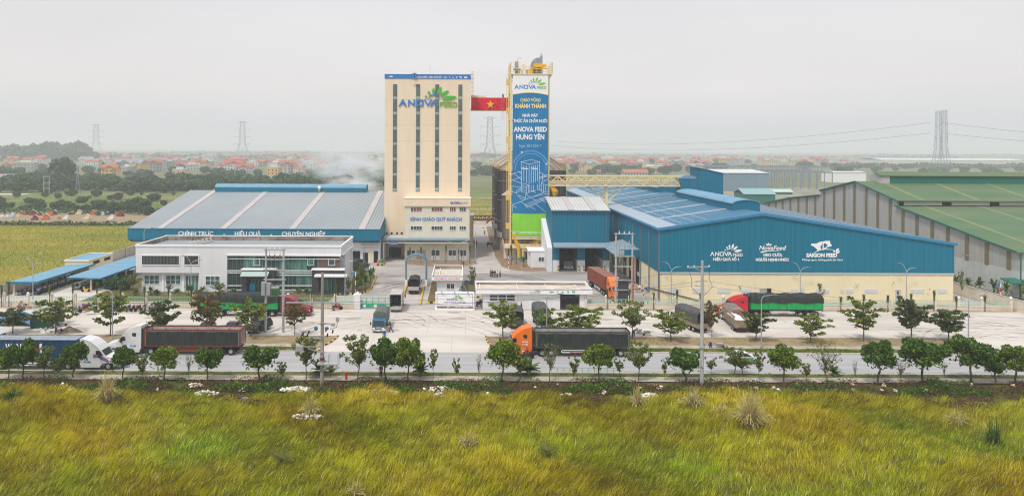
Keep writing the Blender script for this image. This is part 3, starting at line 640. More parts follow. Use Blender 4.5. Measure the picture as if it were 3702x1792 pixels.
    m = MB(); m.box(Xc0, Xc0 + .3, YA - 2, Y, 0, zc + .3); m.build('side_wall', M['white'], t)
    P, Q, S, U = R4(1407, 876.5, 1438, 884, YA - 2.35); m = MB(); m.box(P, Q, YA - 2.45, YA - 2.35, S, U); sg = m.build('sign_board', flat('sign_blue', (0.03, 0.12, 0.6), .4), t)
    ptext('KHU NHẬP HÀNG', M['lwhite'], sg, 1409, 1436, 882, 3.2, YA - 2.46, bold=0.0)
    m = MB(); x = AX(1555, 250, Y + 8); m.tube((x, Y + 8, ZT), (x, Y + 8, AZ(1555, 240, Y + 8)), .06, n=5); m.build('lightning_rod', M['steel'], t)
    # caged ladder on the right corner
    m = MB(); xa, xb = X1 + .15, X1 + .85; z0, z1 = AZ(1708, 350, Y + 1), AZ(1708, 258, Y + 1)
    for x in (xa, xb, (xa + xb) / 2): m.box(x - .03, x + .03, Y + .6, Y + .66, z0, z1)
    k = z0
    while k < z1: m.box(xa, xb, Y + .6, Y + .64, k, k + .05); k += .55
    k = z0 + .3
    while k < z1: m.lathe([(.42, 0), (.42, .06)], ((xa + xb) / 2, Y + .6, k), 10); k += 1.1
    m.build('caged_ladder', flat('ladder_orange', (0.70, 0.36, 0.05), .5), t)
    return t
feed_tower()
def cradle():
    Y = 191.0; P = AX(1498, 270, Y); t = thing('maintenance_hoist', 'small rusty maintenance hoist hanging over the top band of the cream tower', 'hoist', (P, Y, AZ(1498, 290, Y)))
    m = MB(); x0, x1 = AX(1491, 290, Y), AX(1505, 290, Y); zb = AZ(1498, 289, Y); zt = AZ(1498, 268, Y); m.box(x0 - .2, x1 + .2, Y - .3, Y, zb, zb + .12); m.build('platform', flat('rust', (0.25, 0.09, 0.05), .8), t)
    m = MB()
    for x in (x0 + .2, x1 - .2): m.tube((x, Y - .1, zb), (x, Y - .1, zt + .1), .05, n=5)
    m.box(x0, x1, Y - .3, Y + .8, zt + .12, zt + .25); m.build('hanger', M['steel'], t)
cradle()

# ---------------- flag banner on its bridge
def bridge_flag():
    Y = 196.0; X0, X1 = AX(1702, 376, Y), AX(1850, 376, Y)
    z0, z1 = AZ(1773, 399, Y), AZ(1773, 354, Y)
    t = thing('walkway', 'high steel walkway joining the cream tower to the elevator tower', 'walkway', ((X0 + X1) / 2, Y, z0))
    m = MB(); m.box(X0, X1, Y, Y + 2.4, z0 + .1, z0 + .35)
    for yy in (Y + .05, Y + 2.3):
        m.bar((X0, yy, z1), (X1, yy, z1), .15); m.bar((X0, yy, z0), (X1, yy, z0), .15); n = 6
        for i in range(n): a, b = X0 + (X1 - X0) * i / n, X0 + (X1 - X0) * (i + 1) / n; m.bar((a, yy, z0), ((a + b) / 2, yy, z1), .1); m.bar(((a + b) / 2, yy, z1), (b, yy, z0), .1)
    m.build('truss', M['cyellow'], t); m = MB(); m.box(X0, AX(1757, 352, Y), Y + .3, Y + 2.2, z1 + .1, z1 + .6); m.build('duct', M['cream'], t)
    nx, nzz = 28, 8; m = MB(); vs = []
    rr = random.Random(3)
    for j in range(nzz + 1):
        for i in range(nx + 1): vs.append((X0 + .1 + (X1 - X0 - .4) * i / nx, Y - .25 + .09 * math.sin(i * 1.1 + j * .9) + .05 * rr.random(), z0 + (z1 - z0) * j / nzz))
    m.add(vs, [(j * (nx + 1) + i, j * (nx + 1) + i + 1, (j + 1) * (nx + 1) + i + 1, (j + 1) * (nx + 1) + i) for j in range(nzz) for i in range(nx)])
    f = m.build('flag_banner', mat('flag_cloth', (0.78, 0.008, 0.04), .7, (0.62, 0.006, 0.03), nscale=.8), None); tag(f, 'red banner with a yellow star hung along the high walkway', 'banner')
    cx, cz = AX(1772.6, 378, Y), AZ(1772.6, 378.5, Y); R = 15.5 * Y / FL
    m = MB(); m.prism([(cx + (R if i % 2 == 0 else R * .4) * math.sin(i * math.pi / 5), cz + (R if i % 2 == 0 else R * .4) * math.cos(i * math.pi / 5)) for i in range(10)], Y - .48, Y - .42); m.build('star', flat('star_yellow', (0.85, 0.52, 0.01), .6), f)
bridge_flag()

# ---------------- elevator tower with the hanging banner
def elevator_tower():
    YF, YB = 187.0, 195.0
    X0, X1 = AX(1846, 600, YF), AX(1983, 600, YF)
    ZT = AZ(1915, 268, YF)
    t = thing('elevator_tower', 'pale yellow steel lattice tower carrying bucket elevators, right of the mill tower', 'tower', ((X0 + X1) / 2, YF, 0))
    m = MB()
    for x in (X0, X1):
        for y in (YF, YB): m.box(x - .22, x + .22, y - .22, y + .22, 0, ZT)
    k = 4.0; n = 0
    while k < ZT - 1:
        for y in (YF, YB): m.bar((X0, y, k), (X1, y, k), .22)
        for x in (X0, X1):
            m.bar((x, YF, k), (x, YB, k), .22); q = min(k + 3.6, ZT)
            m.bar((x, YF if n % 2 else YB, k), (x, YB if n % 2 else YF, q), .14)
        k += 3.6; n += 1
    m.build('frame', M['cyellow'], t)
    m = MB(); xx = X0 - .8
    for dx in (-.28, .28): m.bar((xx + dx, YF + .4, 4), (xx + dx, YF + .4, ZT), .09)
    k = 4
    while k < ZT: m.bar((xx - .28, YF + .4, k), (xx + .28, YF + .4, k), .06); k += .8
    k = 8
    while k < ZT: m.box(xx - .35, xx + .55, YF + .2, YF + 1.3, k, k + 1.5); k += 7.5
    m.build('ladder', flat('ladder_yellow', (0.72, 0.47, 0.12), .5), t)
    m = MB()
    for x in (X0 + 2.2, X0 + 4.2, X0 + 6.3): m.box(x, x + .5, YF + 3.5, YF + 4.1, 2, ZT + 1.5); m.box(x + .8, x + 1.3, YF + 3.5, YF + 4.1, 2, ZT + 1.5)
    m.build('elevator_legs', M['steel'], t)
    # head platform, rails
    xa, xb = AX(1847, 265, YF - .8), AX(1997, 265, YF - .8); zp = AZ(1920, 266.5, YF - .8)
    m = MB(); m.box(xa, xb, YF - .8, YB + .8, zp - .25, zp); m.prism([(X1, zp - .26), (xb, zp - .26), (X1, zp - 1.5)], YF - .3, YF); m.build('head_platform', M['cyellow'], t)
    def rails(mm, pts, h=2.3, z=zp, nb=3):
        for i in range(len(pts) - 1):
            a, b = Vector((*pts[i], z)), Vector((*pts[i + 1], z)); L = (b - a).length; n = max(1, int(L / 1.3))
            for j in range(n + 1): p = a.lerp(b, j / n); mm.bar(p, p + Vector((0, 0, h)), .07)
            for j in range(1, nb + 1): hh = Vector((0, 0, h * j / nb)); mm.bar(a + hh, b + hh, .06)
    m = MB(); rails(m, [(xa + 3.9, YF - .8), (xa, YF - .8), (xa, YB + .8), (xb, YB + .8), (xb, YF - .8), (xb - 1.4, YF - .8)], 2.9, nb=4); rails(m, [(xa + 3.9, YF - .8), (xb - 1.4, YF - .8)], 1.7, nb=3); m.build('railing', flat('rail_yellow', (0.75, 0.50, 0.10), .5), t)
    # elevator heads
    P = lambda px, py: (AX(px, py, YF + 2), AZ(px, py, YF + 2))
    m = MB(); cxh, czh = P(1945, 240); rO = 1.95
    m.prism([(cxh + rO * math.cos(a), czh + rO * 1.1 * math.sin(a)) for a in [math.pi / 2 + i * math.pi / 12 for i in range(7)]] + [(cxh - rO, zp), (cxh + .9, zp), (cxh + .9, czh + rO * 1.1)], YF + 1.2, YF + 2.6); m.box(cxh + .6, cxh + 1.1, YF + 1, YF + 2.8, zp, czh + 2.7)
    m.tube((cxh + .8, YF + 2, czh + 2.7), (cxh + .8, YF + 2, czh + 3.5), .1, n=6); m.build('elevator_head', mat('casing_grey', (0.24, 0.26, 0.29), .5, (0.32, 0.34, 0.36), nscale=.8), t)
    m = MB(); mx_, mz = P(1953, 239); m.prism([(mx_ - 1.3 + .6 * math.cos(a), mz + .55 * math.sin(a)) for a in [math.pi / 2 + i * math.pi / 8 for i in range(9)]] + [(mx_ + .7, mz - .4), (mx_ + .8, mz), (mx_ + .5, mz + .3)], YF + .2, YF + .9); m.tube((mx_ + 1.0, YF - .1, mz - .1), (mx_ + 1.0, YF + 1.1, mz - .1), .42, n=12)
    m.box(mx_ - 2.3, mx_ + 1.6, YF, YF + 1.1, mz - .95, mz - .75); m.box(cxh - 2.6, cxh - 1.6, YF, YF + 1, zp, zp + 1.3); m.build('drive_motor', M['yellow'], t)
    m = MB(); hx, hz = P(1867, 245); m.box(hx - .45, hx + .45, YF + 1, YF + 2, zp, hz + 1.5); m.tube((hx - .9, YF + .6, hz - .6), (hx + 1.0, YF + .6, hz - .6), .28, n=8); m.tube((hx + .3, YF + 1.5, hz + 1.5), (hx + .3, YF + 1.5, hz + 2.4), .06, n=5); m.tube((hx + .3, YF + 1.5, hz + 2.4), (hx + 1.4, YF + 1.5, hz + 2.4), .06, n=5); m.build('small_head', mat('casing_grey'), t) if False else m.build('small_head', MATS['casing_grey'], t)
    m = MB(); hx, hz = P(1892, 250); m.box(hx - .25, hx + .25, YF + 1, YF + 1.6, zp, hz + 1.1); m.build('switch_box', M['cream'], t)
    # foot: platform, stairs, machinery, kiosk behind
    xa, xb = AX(1822, 897, YF - 1.5), X1 + .6; zf = AZ(1880, 897, YF - 1.5)
    m = MB(); m.box(xa, xb, YF - 1.5, YB, zf, zf + .6); m.build('foot_platform', M['cream'], t)
    m = MB(); rails(m, [(xa, YB), (xa, YF - 1.5), (xb, YF - 1.5)], 1.1, zf + .6, 2); m.build('foot_railing', M['yellow'], t)
    m = MB(); m.box(AX(1851, 930, YF), AX(1905, 930, YF), YF + .5, YF + .9, 0, zf); m.box(xa + .1, xa + 1.3, YF + 1.5, YF + 3, 0, zf); m.build('foot_wall', M['cream'], t)
    m = MB(); m.box(AX(1901, 930, YF), AX(1912, 930, YF), YF + .3, YF + .6, .1, zf - .2); m.build('foot_door', M['dark'], t)
    m = MB(); m.box(X0 + .3, X1 - .3, YF + 2.5, YB - .5, zf + .6, zf + 5); m.build('machine_hall', mat('dusty_machines', (0.13, 0.10, 0.09), .9, (0.30, 0.24, 0.20), nscale=.9, detail=8), t)
    m = MB(); p = lambda px, py, dy=0: (AX(px, py, YF - 1.8 + dy), YF - 1.8 + dy, AZ(px, py, YF - 1.8 + dy))
    m.path([p(1856, 845), p(1862, 864), p(1875, 892), p(1876, 930)], .42, 10); m.build('spout', M['yellow'], t)
    m = MB(); m.tube(p(1876, 930), (p(1876, 930)[0], YF - 1.8, 0.1), .42, .6, 10); m.build('spout_foot', flat('teal_valve', (0.05, 0.25, 0.27), .5), t)
    m = MB(); a, b = Vector(p(1920, 893, 2)), Vector(p(1948, 872, 2)); m.bar(a, b, .2, .5); m.bar(a + Vector((0, 1, 0)), b + Vector((0, 1, 0)), .2, .5)
    for i in range(8): q = a.lerp(b, i / 7.5); m.box(q.x - .2, q.x + .2, q.y, q.y + 1, q.z, q.z + .06)
    c = Vector(p(1960, 872, 2)); m.bar(b, c, .2, .4); d_ = Vector(p(1926, 856, 2.5)); m.bar(c, d_, .2, .4); m.bar(Vector(p(1890, 900, .3)), Vector((p(1890, 930, .3)[0], YF - 1.5, 0)), .35); m.bar(Vector(p(1893, 901, .3)), Vector(p(1912, 910, .3)), .3); m.build('stairs', M['cyellow'], t)
    m = MB(); a, b = Vector(p(1918, 893, 1.6)), Vector(p(1946, 872, 1.6))
    for h in (.5, 1.0): m.bar(a + Vector((0, 0, h)), b + Vector((0, 0, h)), .07)
    for i in range(5): q = a.lerp(b, i / 4); m.bar(q, q + Vector((0, 0, 1)), .07)
    m.build('stair_rail', M['yellow'], t)
    m = MB(); m.bar(p(1851, 861.5), p(1965, 863), .35, .35); m.bar(p(1851, 855), p(1965, 856), .2, .2); m.build('cross_beam', M['cream'], t)
    return t
elevator_tower()

def banner():
    Y = 186.4; px0, px1 = 1852, 1981; X0, X1 = AX(px0 + .7, 560, Y), AX(px1, 560, Y); ZT, ZB = AZ(1916, 267, Y), AZ(1916, 853, Y); W = X1 - X0; H = ZT - ZB
    t = thing('hanging_banner', 'very tall blue inauguration banner with white lettering and a green foot', 'banner', ((X0 + X1) / 2, Y, ZB))
    Q = lambda x, y: (AX(x, y, Y), AZ(x, y, Y))
    FX = lambda x: X0 + (x - 1852) / 129.5 * W     # banner pixel -> metres
    FZ = lambda y: ZT - (y - 267) / 586.0 * H
    m = MB(); m.box(X0, X1, Y, Y + .08, ZB, ZT); m.build('cloth', mat('banner_blue', (0.0, 0.20, 0.43), .6, (0.0, 0.13, 0.31), scale=(1, 1, .4), nscale=.12), t)
    def arc(a, b, c, n=12): return [(FX(1852 + 129.5 * i / n), FZ(a + (b - a) * i / n - c * math.sin(math.pi * i / n))) for i in range(n + 1)]
    top = arc(342, 343, 8); m = MB(); m.prism(top + [(X1, ZT), (X0, ZT)], Y - .04, Y); m.build('white_panel', flat('banner_white', (0.80, 0.80, 0.80), .6), t)
    m = MB()
    for i in range(12): a, b = top[i], top[i + 1]; m.prism([(a[0], a[1] - .16), (b[0], b[1] - .16), b, a], Y - .05, Y - .002)
    m.build('gold_line', flat('gold', (0.60, 0.40, 0.08), .5), t)
    gr = arc(771, 771, -2); gr = [(x, z) for x, z in gr]
    m = MB(); m.prism([(X0, ZB), (X1, ZB)] + gr[::-1], Y - .04, Y); m.build('green_panel', mat('banner_green', (0.20, 0.58, 0.03), .6, (0.28, 0.66, 0.05), nscale=.25), t)
    logo(t, 1860, 1975, 279, 321, Y - .05, M['lblue'], M['lgreen'], flat('leaf_lime', (0.19, 0.5, 0.05), .5), 0.04, name='banner_logo')
    gold = flat('gold_letters', (0.80, 0.66, 0.28), .5); wh = M['lwhite']
    def bt(s, a, b, base, cap, mm=wh, bold=.03): text(s, mm, t, FX(a), FX(b), FZ(base), cap * H / 586, Y - .01, bold=bold, depth=.05)
    bt('CHÀO MỪNG', 1880, 1954, 367.5, 10.5, gold, .03); bt('KHÁNH THÀNH', 1861, 1974, 391, 14, gold, .04)
    bt('NHÀ MÁY', 1888, 1945, 423, 10.5); bt('THỨC ĂN CHĂN NUÔI', 1855, 1978, 443, 11)
    bt('ANOVA FEED', 1856, 1977, 476, 16.5, wh, .035); bt('HƯNG YÊN', 1865, 1968, 504, 17, wh, .035)
    bt('Ngày 28/12/2017', 1876, 1957, 531.5, 8.5, flat('banner_pale', (0.45, 0.62, 0.78), .6), -.005)
    bt('HÃY ĐỂ ANOVA FEED PHỤC VỤ BẠN!', 1852.8, 1976.5, 844, 6.5, wh, .02)
    # line drawing of the plant
    L = MB(); s = 3.37
    def ln(pts, w=.09):
        P = [(FX(1840 + x / s), FZ(500 + y / s)) for x, y in pts]
        for i in range(len(P) - 1):
            a, b = Vector(P[i]), Vector(P[i + 1]); u = b - a
            if u.length < 1e-4: continue
            n = Vector((-u.y, u.x)).normalized() * w / 2; u.normalize(); a2, b2 = a - u * .02, b + u * .02
            L.add([(p.x, Y - .05, p.y) for p in (a2 - n, b2 - n, b2 + n, a2 + n)], [(0, 1, 2, 3)])
    for q in ([(148, 288), (268, 260), (372, 287), (246, 316), (148, 288)], [(148, 288), (153, 555)], [(246, 316), (246, 655)], [(372, 287), (370, 625)], [(246, 655), (370, 622)],
              [(180, 330), (180, 520)], [(214, 330), (216, 545)], [(272, 335), (272, 540)], [(300, 330), (300, 540)], [(325, 325), (325, 530)], [(350, 320), (350, 520)], [(272, 580), (272, 640)], [(300, 570), (300, 630)], [(350, 560), (350, 620)],
              [(32, 437), (118, 407), (150, 415)], [(118, 407), (148, 432)], [(32, 515), (150, 470)], [(32, 580), (148, 600)], [(32, 505), (150, 548)], [(60, 430), (150, 500)], [(32, 640), (90, 672), (150, 620)], [(90, 672), (92, 640), (150, 600)],
              [(150, 570), (182, 548), (242, 575), (215, 590), (150, 570)], [(150, 570), (150, 650), (215, 665), (215, 590)], [(242, 575), (242, 655)], [(158, 585), (158, 600), (205, 612)], [(158, 615), (158, 630), (205, 640)],
              [(110, 690), (200, 725), (150, 740), (110, 700)], [(205, 680), (280, 640), (365, 625), (432, 655), (270, 720), (205, 680)], [(205, 680), (205, 745), (180, 750)], [(280, 640), (330, 665)], [(432, 655), (472, 645)],
              [(40, 810), (145, 770), (270, 718), (475, 670)], [(145, 770), (240, 830)], [(40, 810), (40, 895)], [(40, 810), (90, 850)], [(270, 720), (330, 755)], [(195, 810), (225, 845), (472, 730)], [(195, 825), (215, 800), (472, 700)], [(225, 845), (222, 825), (472, 712)],
              [(260, 830), (330, 870)], [(330, 800), (430, 880), (465, 905)], [(372, 730), (472, 790)], [(365, 420), (410, 425), (432, 440), (432, 470)], [(372, 495), (475, 460)], [(372, 475), (475, 440)], [(410, 425), (412, 520)],
              [(398, 535), (475, 500)], [(398, 535), (400, 640)], [(398, 535), (430, 560), (475, 565)], [(420, 560), (422, 645)], [(445, 570), (447, 640)], [(372, 580), (385, 570), (398, 580), (398, 620), (372, 620), (372, 580)]): ln(q, .085)
    for i in range(10): ln([(372 + i * 10, 495 - i * 3.5), (377 + i * 10, 473 - i * 3.5)], .05)
    for x0 in (155, 272): ln([(x0, 365), (x0 + 80, 372)], .28)
    L.build('line_drawing', flat('line_white', (0.72, 0.82, 0.92), .6), t)
    L = MB()
    for rr_, w in ((222, .33), (190, .22)): ln([(265 + rr_ * math.cos(a), 375 - rr_ * math.sin(a) * 1.0) for a in [math.pi * (-.02 + 1.04 * i / 24) for i in range(25)] if abs(rr_ * math.cos(a)) < 212], w)
    L.build('halo_arc', flat('halo', (0.10, 0.33, 0.62), .6), t)
    L = MB()
    for cx_, cy_, r_ in ((155, 170, .38), (460, 312, .34), (148, 288, .15), (372, 287, .15), (30, -400 + 540, .1)):
        X, Z = FX(1840 + cx_ / s), FZ(500 + cy_ / s)
        L.prism([(X + (r_ if i % 2 == 0 else r_ * .35) * math.cos(i * math.pi / 8), Z + (r_ if i % 2 == 0 else r_ * .35) * math.sin(i * math.pi / 8)) for i in range(16)], Y - .06, Y - .002)
    L.build('sparkles', M['lwhite'], t)
    m = MB()
    for k in range(16): z = ZB + H * (k + .5) / 16; m.box(X0 - .12, X0, Y + .02, Y + .1, z - .05, z + .05)
    m.build('ties', M['white2'], t)
banner()

# ---------------- silos
def silo(x, y, r, label, small=False):
    zt, zb = (22.9, 5.2)
    t = thing('grain_silo', label, 'silo', (x, y, 0), 0, 'big steel grain silos')
    prof = []; n = 44
    for i in range(n + 1): prof.append((r + (.05 if i % 2 else -.02), zb + (zt - zb) * i / n))
    m = MB(); m.lathe(prof, (0, 0, 0), 60); m.build('shell', mat('silo_steel', (0.11, 0.10, 0.105), .5, (0.19, 0.165, 0.155), scale=(1, 1, .15), nscale=.6, metal=.3), t, world=False)
    m = MB()
    for i in range(52): a = 2 * math.pi * i / 52; m.box(-.001, .001, 0, .001, 0, .001) if False else m.bar(((r + .1) * math.cos(a), (r + .1) * math.sin(a), zb), ((r + .1) * math.cos(a), (r + .1) * math.sin(a), zt), .2, .16)
    m.build('stiffeners', flat('silo_rib', (0.085, 0.08, 0.085), .6), t, world=False)
    m = MB()
    for z in (zb + 3, zb + 9, zb + 14.5, zt - .4): m.lathe([(r + .22, z), (r + .3, z + .1), (r + .22, z + .2)], (0, 0, 0), 48)
    m.build('hoops', flat('hoop', (0.25, 0.28, 0.32), .5), t, world=False)
    m = MB(); m.lathe([(r + .35, zt), (.8, zt + 6.6), (.8, zt + 7.2), (0.0, zt + 7.3)], (0, 0, 0), 52); cone = m.build('roof', mat('silo_roof', (0.50, 0.44, 0.37), .6, (0.40, 0.34, 0.28), nscale=.4), t, world=False)
    m = MB()
    for i in range(26): a = 2 * math.pi * i / 26; m.bar(((r + .3) * math.cos(a), (r + .3) * math.sin(a), zt + .08), (.9 * math.cos(a), .9 * math.sin(a), zt + 6.7), .14, .16)
    m.build('roof_ribs', flat('roof_rib', (0.30, 0.26, 0.22), .7), cone, world=False)
    m = MB()
    for i in range(4): a = 2 * math.pi * i / 4 + .5; m.cbox(((r * .6) * math.cos(a), (r * .6) * math.sin(a), zt + 3.2), (.7, .7, .7))
    m.build('roof_hatches', M['steel'], cone, world=False)
    m = MB()
    for i in range(30): a = 2 * math.pi * i / 30; b = a + 2 * math.pi / 30; p, q = ((r + .3) * math.cos(a), (r + .3) * math.sin(a)), ((r + .3) * math.cos(b), (r + .3) * math.sin(b)); m.bar((*p, zt), (*p, zt + 1.1), .07); m.bar((*p, zt + 1.1), (*q, zt + 1.1), .07); m.bar((*p, zt + .55), (*q, zt + .55), .05)
    m.build('eave_railing', M['yellow'], t, world=False)
    m = MB(); m.lathe([(r + .6, zb - 1.3), (r + .6, zb), (r - .2, zb)], (0, 0, 0), 48); m.build('ring_beam', flat('ring_concrete', (0.42, 0.41, 0.41), .9), t, world=False)
    m = MB()
    for i in range(16): a = 2 * math.pi * i / 16; m.cbox(((r - .3) * math.cos(a), (r - .3) * math.sin(a), (zb - 1.3) / 2), (1.1, 1.1, zb - 1.3))
    m.each('pier', flat('pier_concrete', (0.36, 0.34, 0.34), .9), t, world=False)
    return t
s0 = silo(18.9, 207, 9.6, 'steel grain silo directly behind the tall banner, nearest of its row')
for i, w in enumerate(('middle', 'farthest')): dup(s0, (18.9, 228 + 21 * i, 0), 0, 'steel grain silo behind the elevator tower, %s of its row' % w)
for i, w in enumerate(('nearest', 'farther')): dup(s0, (40.5, 212 + 21 * i + 60, 0), 0, 'steel grain silo peeking past the right edge of the banner, %s one' % w) if False else None
def small_hopper():
    x, y = AX(1841, 800, 192), 192.0; t = thing('hopper_bin', 'slim dark hopper bin with a pale cone roof beside the front silo', 'silo', (x, y, 0))
    m = MB(); m.lathe([(1.9, 5.2), (1.9, 16.5)], (x, y, 0), 20); m.build('shell', mat('silo_steel'), t) if False else m.build('shell', MATS['silo_steel'], t)
    m = MB(); m.lathe([(2.2, 16.5), (.2, 18)], (x, y, 0), 20); m.build('roof', MATS['silo_roof'], t)
    m = MB(); m.box(x - 1.5, x + 1.5, y - 1.5, y + 1.5, 0, 5.2); m.build('base', flat('hopper_blue', (0.02, 0.05, 0.16), .6), t)
small_hopper()
def small_bits():
    t = thing('conveyor_truss', 'red lattice conveyor crossing the back lane from the cream wall to the silos', 'conveyor', (6, 214, 7)); Y = 214
    X0, X1 = AX(1712, 789, Y), AX(1842, 791, Y); za, zb = AZ(1770, 797, Y), AZ(1770, 781, Y); m = MB(); n = 9
    for yy in (Y, Y + 1.2):
        m.bar((X0, yy, za), (X1, yy, za), .16); m.bar((X0, yy, zb), (X1, yy, zb), .16)
        for i in range(n): a, b = X0 + (X1 - X0) * i / n, X0 + (X1 - X0) * (i + 1) / n; m.bar((a, yy, za), (a, yy, zb), .1); m.bar((a, yy, za), (b, yy, zb), .09)
    m.build('truss', flat('truss_red', (0.50, 0.10, 0.07), .6), t); m = MB(); m.box(X0, X1, Y + .1, Y + 1.1, za + .1, za + .5); m.build('trough', M['steel'], t)
    m = MB(); m.bar((AX(1782, 783, Y - .3), Y - .3, AZ(1782, 783, Y)), (AX(1758, 806, Y - .3), Y - .3, AZ(1758, 806, Y)), .45); m.build('chute', flat('chute_orange', (0.70, 0.30, 0.04), .5), t)
    t = thing('pump_house', 'small plain cream block at the back end of the red conveyor', 'building', (3, 215, 0)); m = MB(); m.box(AX(1699, 790, 215), AX(1712, 790, 215), 215, 222, 0, AZ(1705, 780, 215)); m.build('wall', M['cream'], t)
    m = MB(); m.box(AX(1699, 790, 215) - .2, AX(1712, 790, 215) + .2, 214.8, 222.2, AZ(1705, 780, 215), AZ(1705, 780, 215) + .2); m.build('roof', M['white2'], t)
small_bits()

# ---------------- blue intake block with two truck bays
def intake():
    YF, YB = 169.5, 183.0; X0, X1 = 20.4, 33.9; ZE = AZ(2100, 758, YF); ZR = ZE + 2.1
    t = thing('intake_building', 'blue clad truck intake block with two open bays beside the banner', 'building', ((X0 + X1) / 2, YF, 0))
    b0, b1, c0, c1 = AX(2022, 930, YF), AX(2088, 930, YF), AX(2115, 930, YF), AX(2181, 930, YF); zo = AZ(2100, 898, YF); zw = 2.7
    w = MB(); w.box(X0, X1, YF, YB, zo + .2, ZE - .3); w.box(X0, b0, YF, YB, zw, zo + .2); w.box(b1, c0, YF, YB, zw, zo + .2); w.box(c1, X1, YF, YB, zw, zo + .2)
    w.prism([(YF, ZE - .3), (YB, ZR - .3), (YB, ZE - .3)], X0, X1, 'X'); w.build('wall', M['blue_clad'], t)
    w = MB(); w.box(X0 - .02, b0, YF - .03, YB - .1, 0, zw); w.box(b1, c0, YF - .03, YB - .1, 0, zw); w.box(c1, X1 + .02, YF - .03, YB - .1, 0, zw); w.build('plinth', M['white'], t)
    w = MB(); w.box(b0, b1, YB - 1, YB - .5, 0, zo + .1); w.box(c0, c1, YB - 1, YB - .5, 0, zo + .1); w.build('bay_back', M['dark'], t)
    r = MB(); r.prism([(YF - .3, ZE - .1), (YB, ZR), (YB, ZR - .25), (YF - .3, ZE - .35)], X0 - .2, X1 + .2, 'X'); rf = r.build('roof', mat('pale_roof', (0.52, 0.52, 0.51), .5, (0.46, 0.47, 0.47), nscale=.3, stripe=('X', .75, .62, .2)), t)
    for xa in (24.2, 29.6): r = MB(); r.prism([(YF - .35, ZE - .06), (YB, ZR + .04), (YB, ZR + .1), (YF - .35, ZE)], xa, xa + 1.3, 'X'); r.build('roof_light', M['skylight'], rf)
    e = MB()
    for x in (X0 + .3, (X0 + X1) / 2 - .1, X1 - .9): e.box(x, x + .16, YF - .14, YF, zo + 1.5, ZE - .3)
    e.box(X0 - .2, X1 + .2, YF - .5, YF - .25, ZE - .38, ZE - .1); e.build('downpipes', flat('pipe_blue', (0.10, 0.17, 0.25), .5), t)
    c = MB(); za = AZ(2100, 879, YF - 1); c.prism([(YF, za + .05)] + [(YF - 1.3 - 1.1 * math.sin(a), za - .9 + .9 * math.cos(a)) for a in [i * math.pi / 12 for i in range(7)]] + [(YF - 2.2, za - .95), (YF, za - .55)], X0 + .1, X1 + 1.5, 'X'); c.build('canopy', MATS['canopy_blue'], t)
    bl = MB(); yl = MB()
    for x in (b0 - .3, b1 + .3, c0 - .3, c1 + .3):
        for k in range(4): (bl if k % 2 else yl).box(x - .12, x + .12, YF - .5, YF - .26, k * .35, k * .35 + .35)
    o = MB(); o.add(yl.v, yl.f); o.cur = 1; o.add(bl.v, bl.f); o.build('bay_bollards', [flat('bollard_yellow', (0.75, 0.5, 0.04), .5), M['dark']], t)
    # white ramp wall and kiosk on its left
    k = thing('control_kiosk', 'small white control kiosk with one dark window left of the intake bays', 'kiosk', (17, 178, 0)); Y = 174.5
    P, Q, S, U = R4(1918, 907, 1984, 963, Y); w = MB(); w.box(P, Q, Y, Y + 6, 0, U - .15); w.build('wall', M['white'], k); w = MB(); w.box(P - .6, Q + .1, Y - .12, Y + 6.2, U - .15, U + .12); w.box(P - .3, P + .1, Y + 2, Y + 6, 0, U - .16); w.build('roof', M['white2'], k)
    window(k, 1947, 929, 1966, 944, Y, 2, 1)
    w = MB(); w.prism([(YF - .3, 0), (YF - .3, 5.6), (YF + 3, 7), (YF + 14, 11.2), (YF + 14, 0)], X0 - 1.2, X0 - .02, 'X'); w.build('buttress_wall', M['white'], t)
    return t
intake()

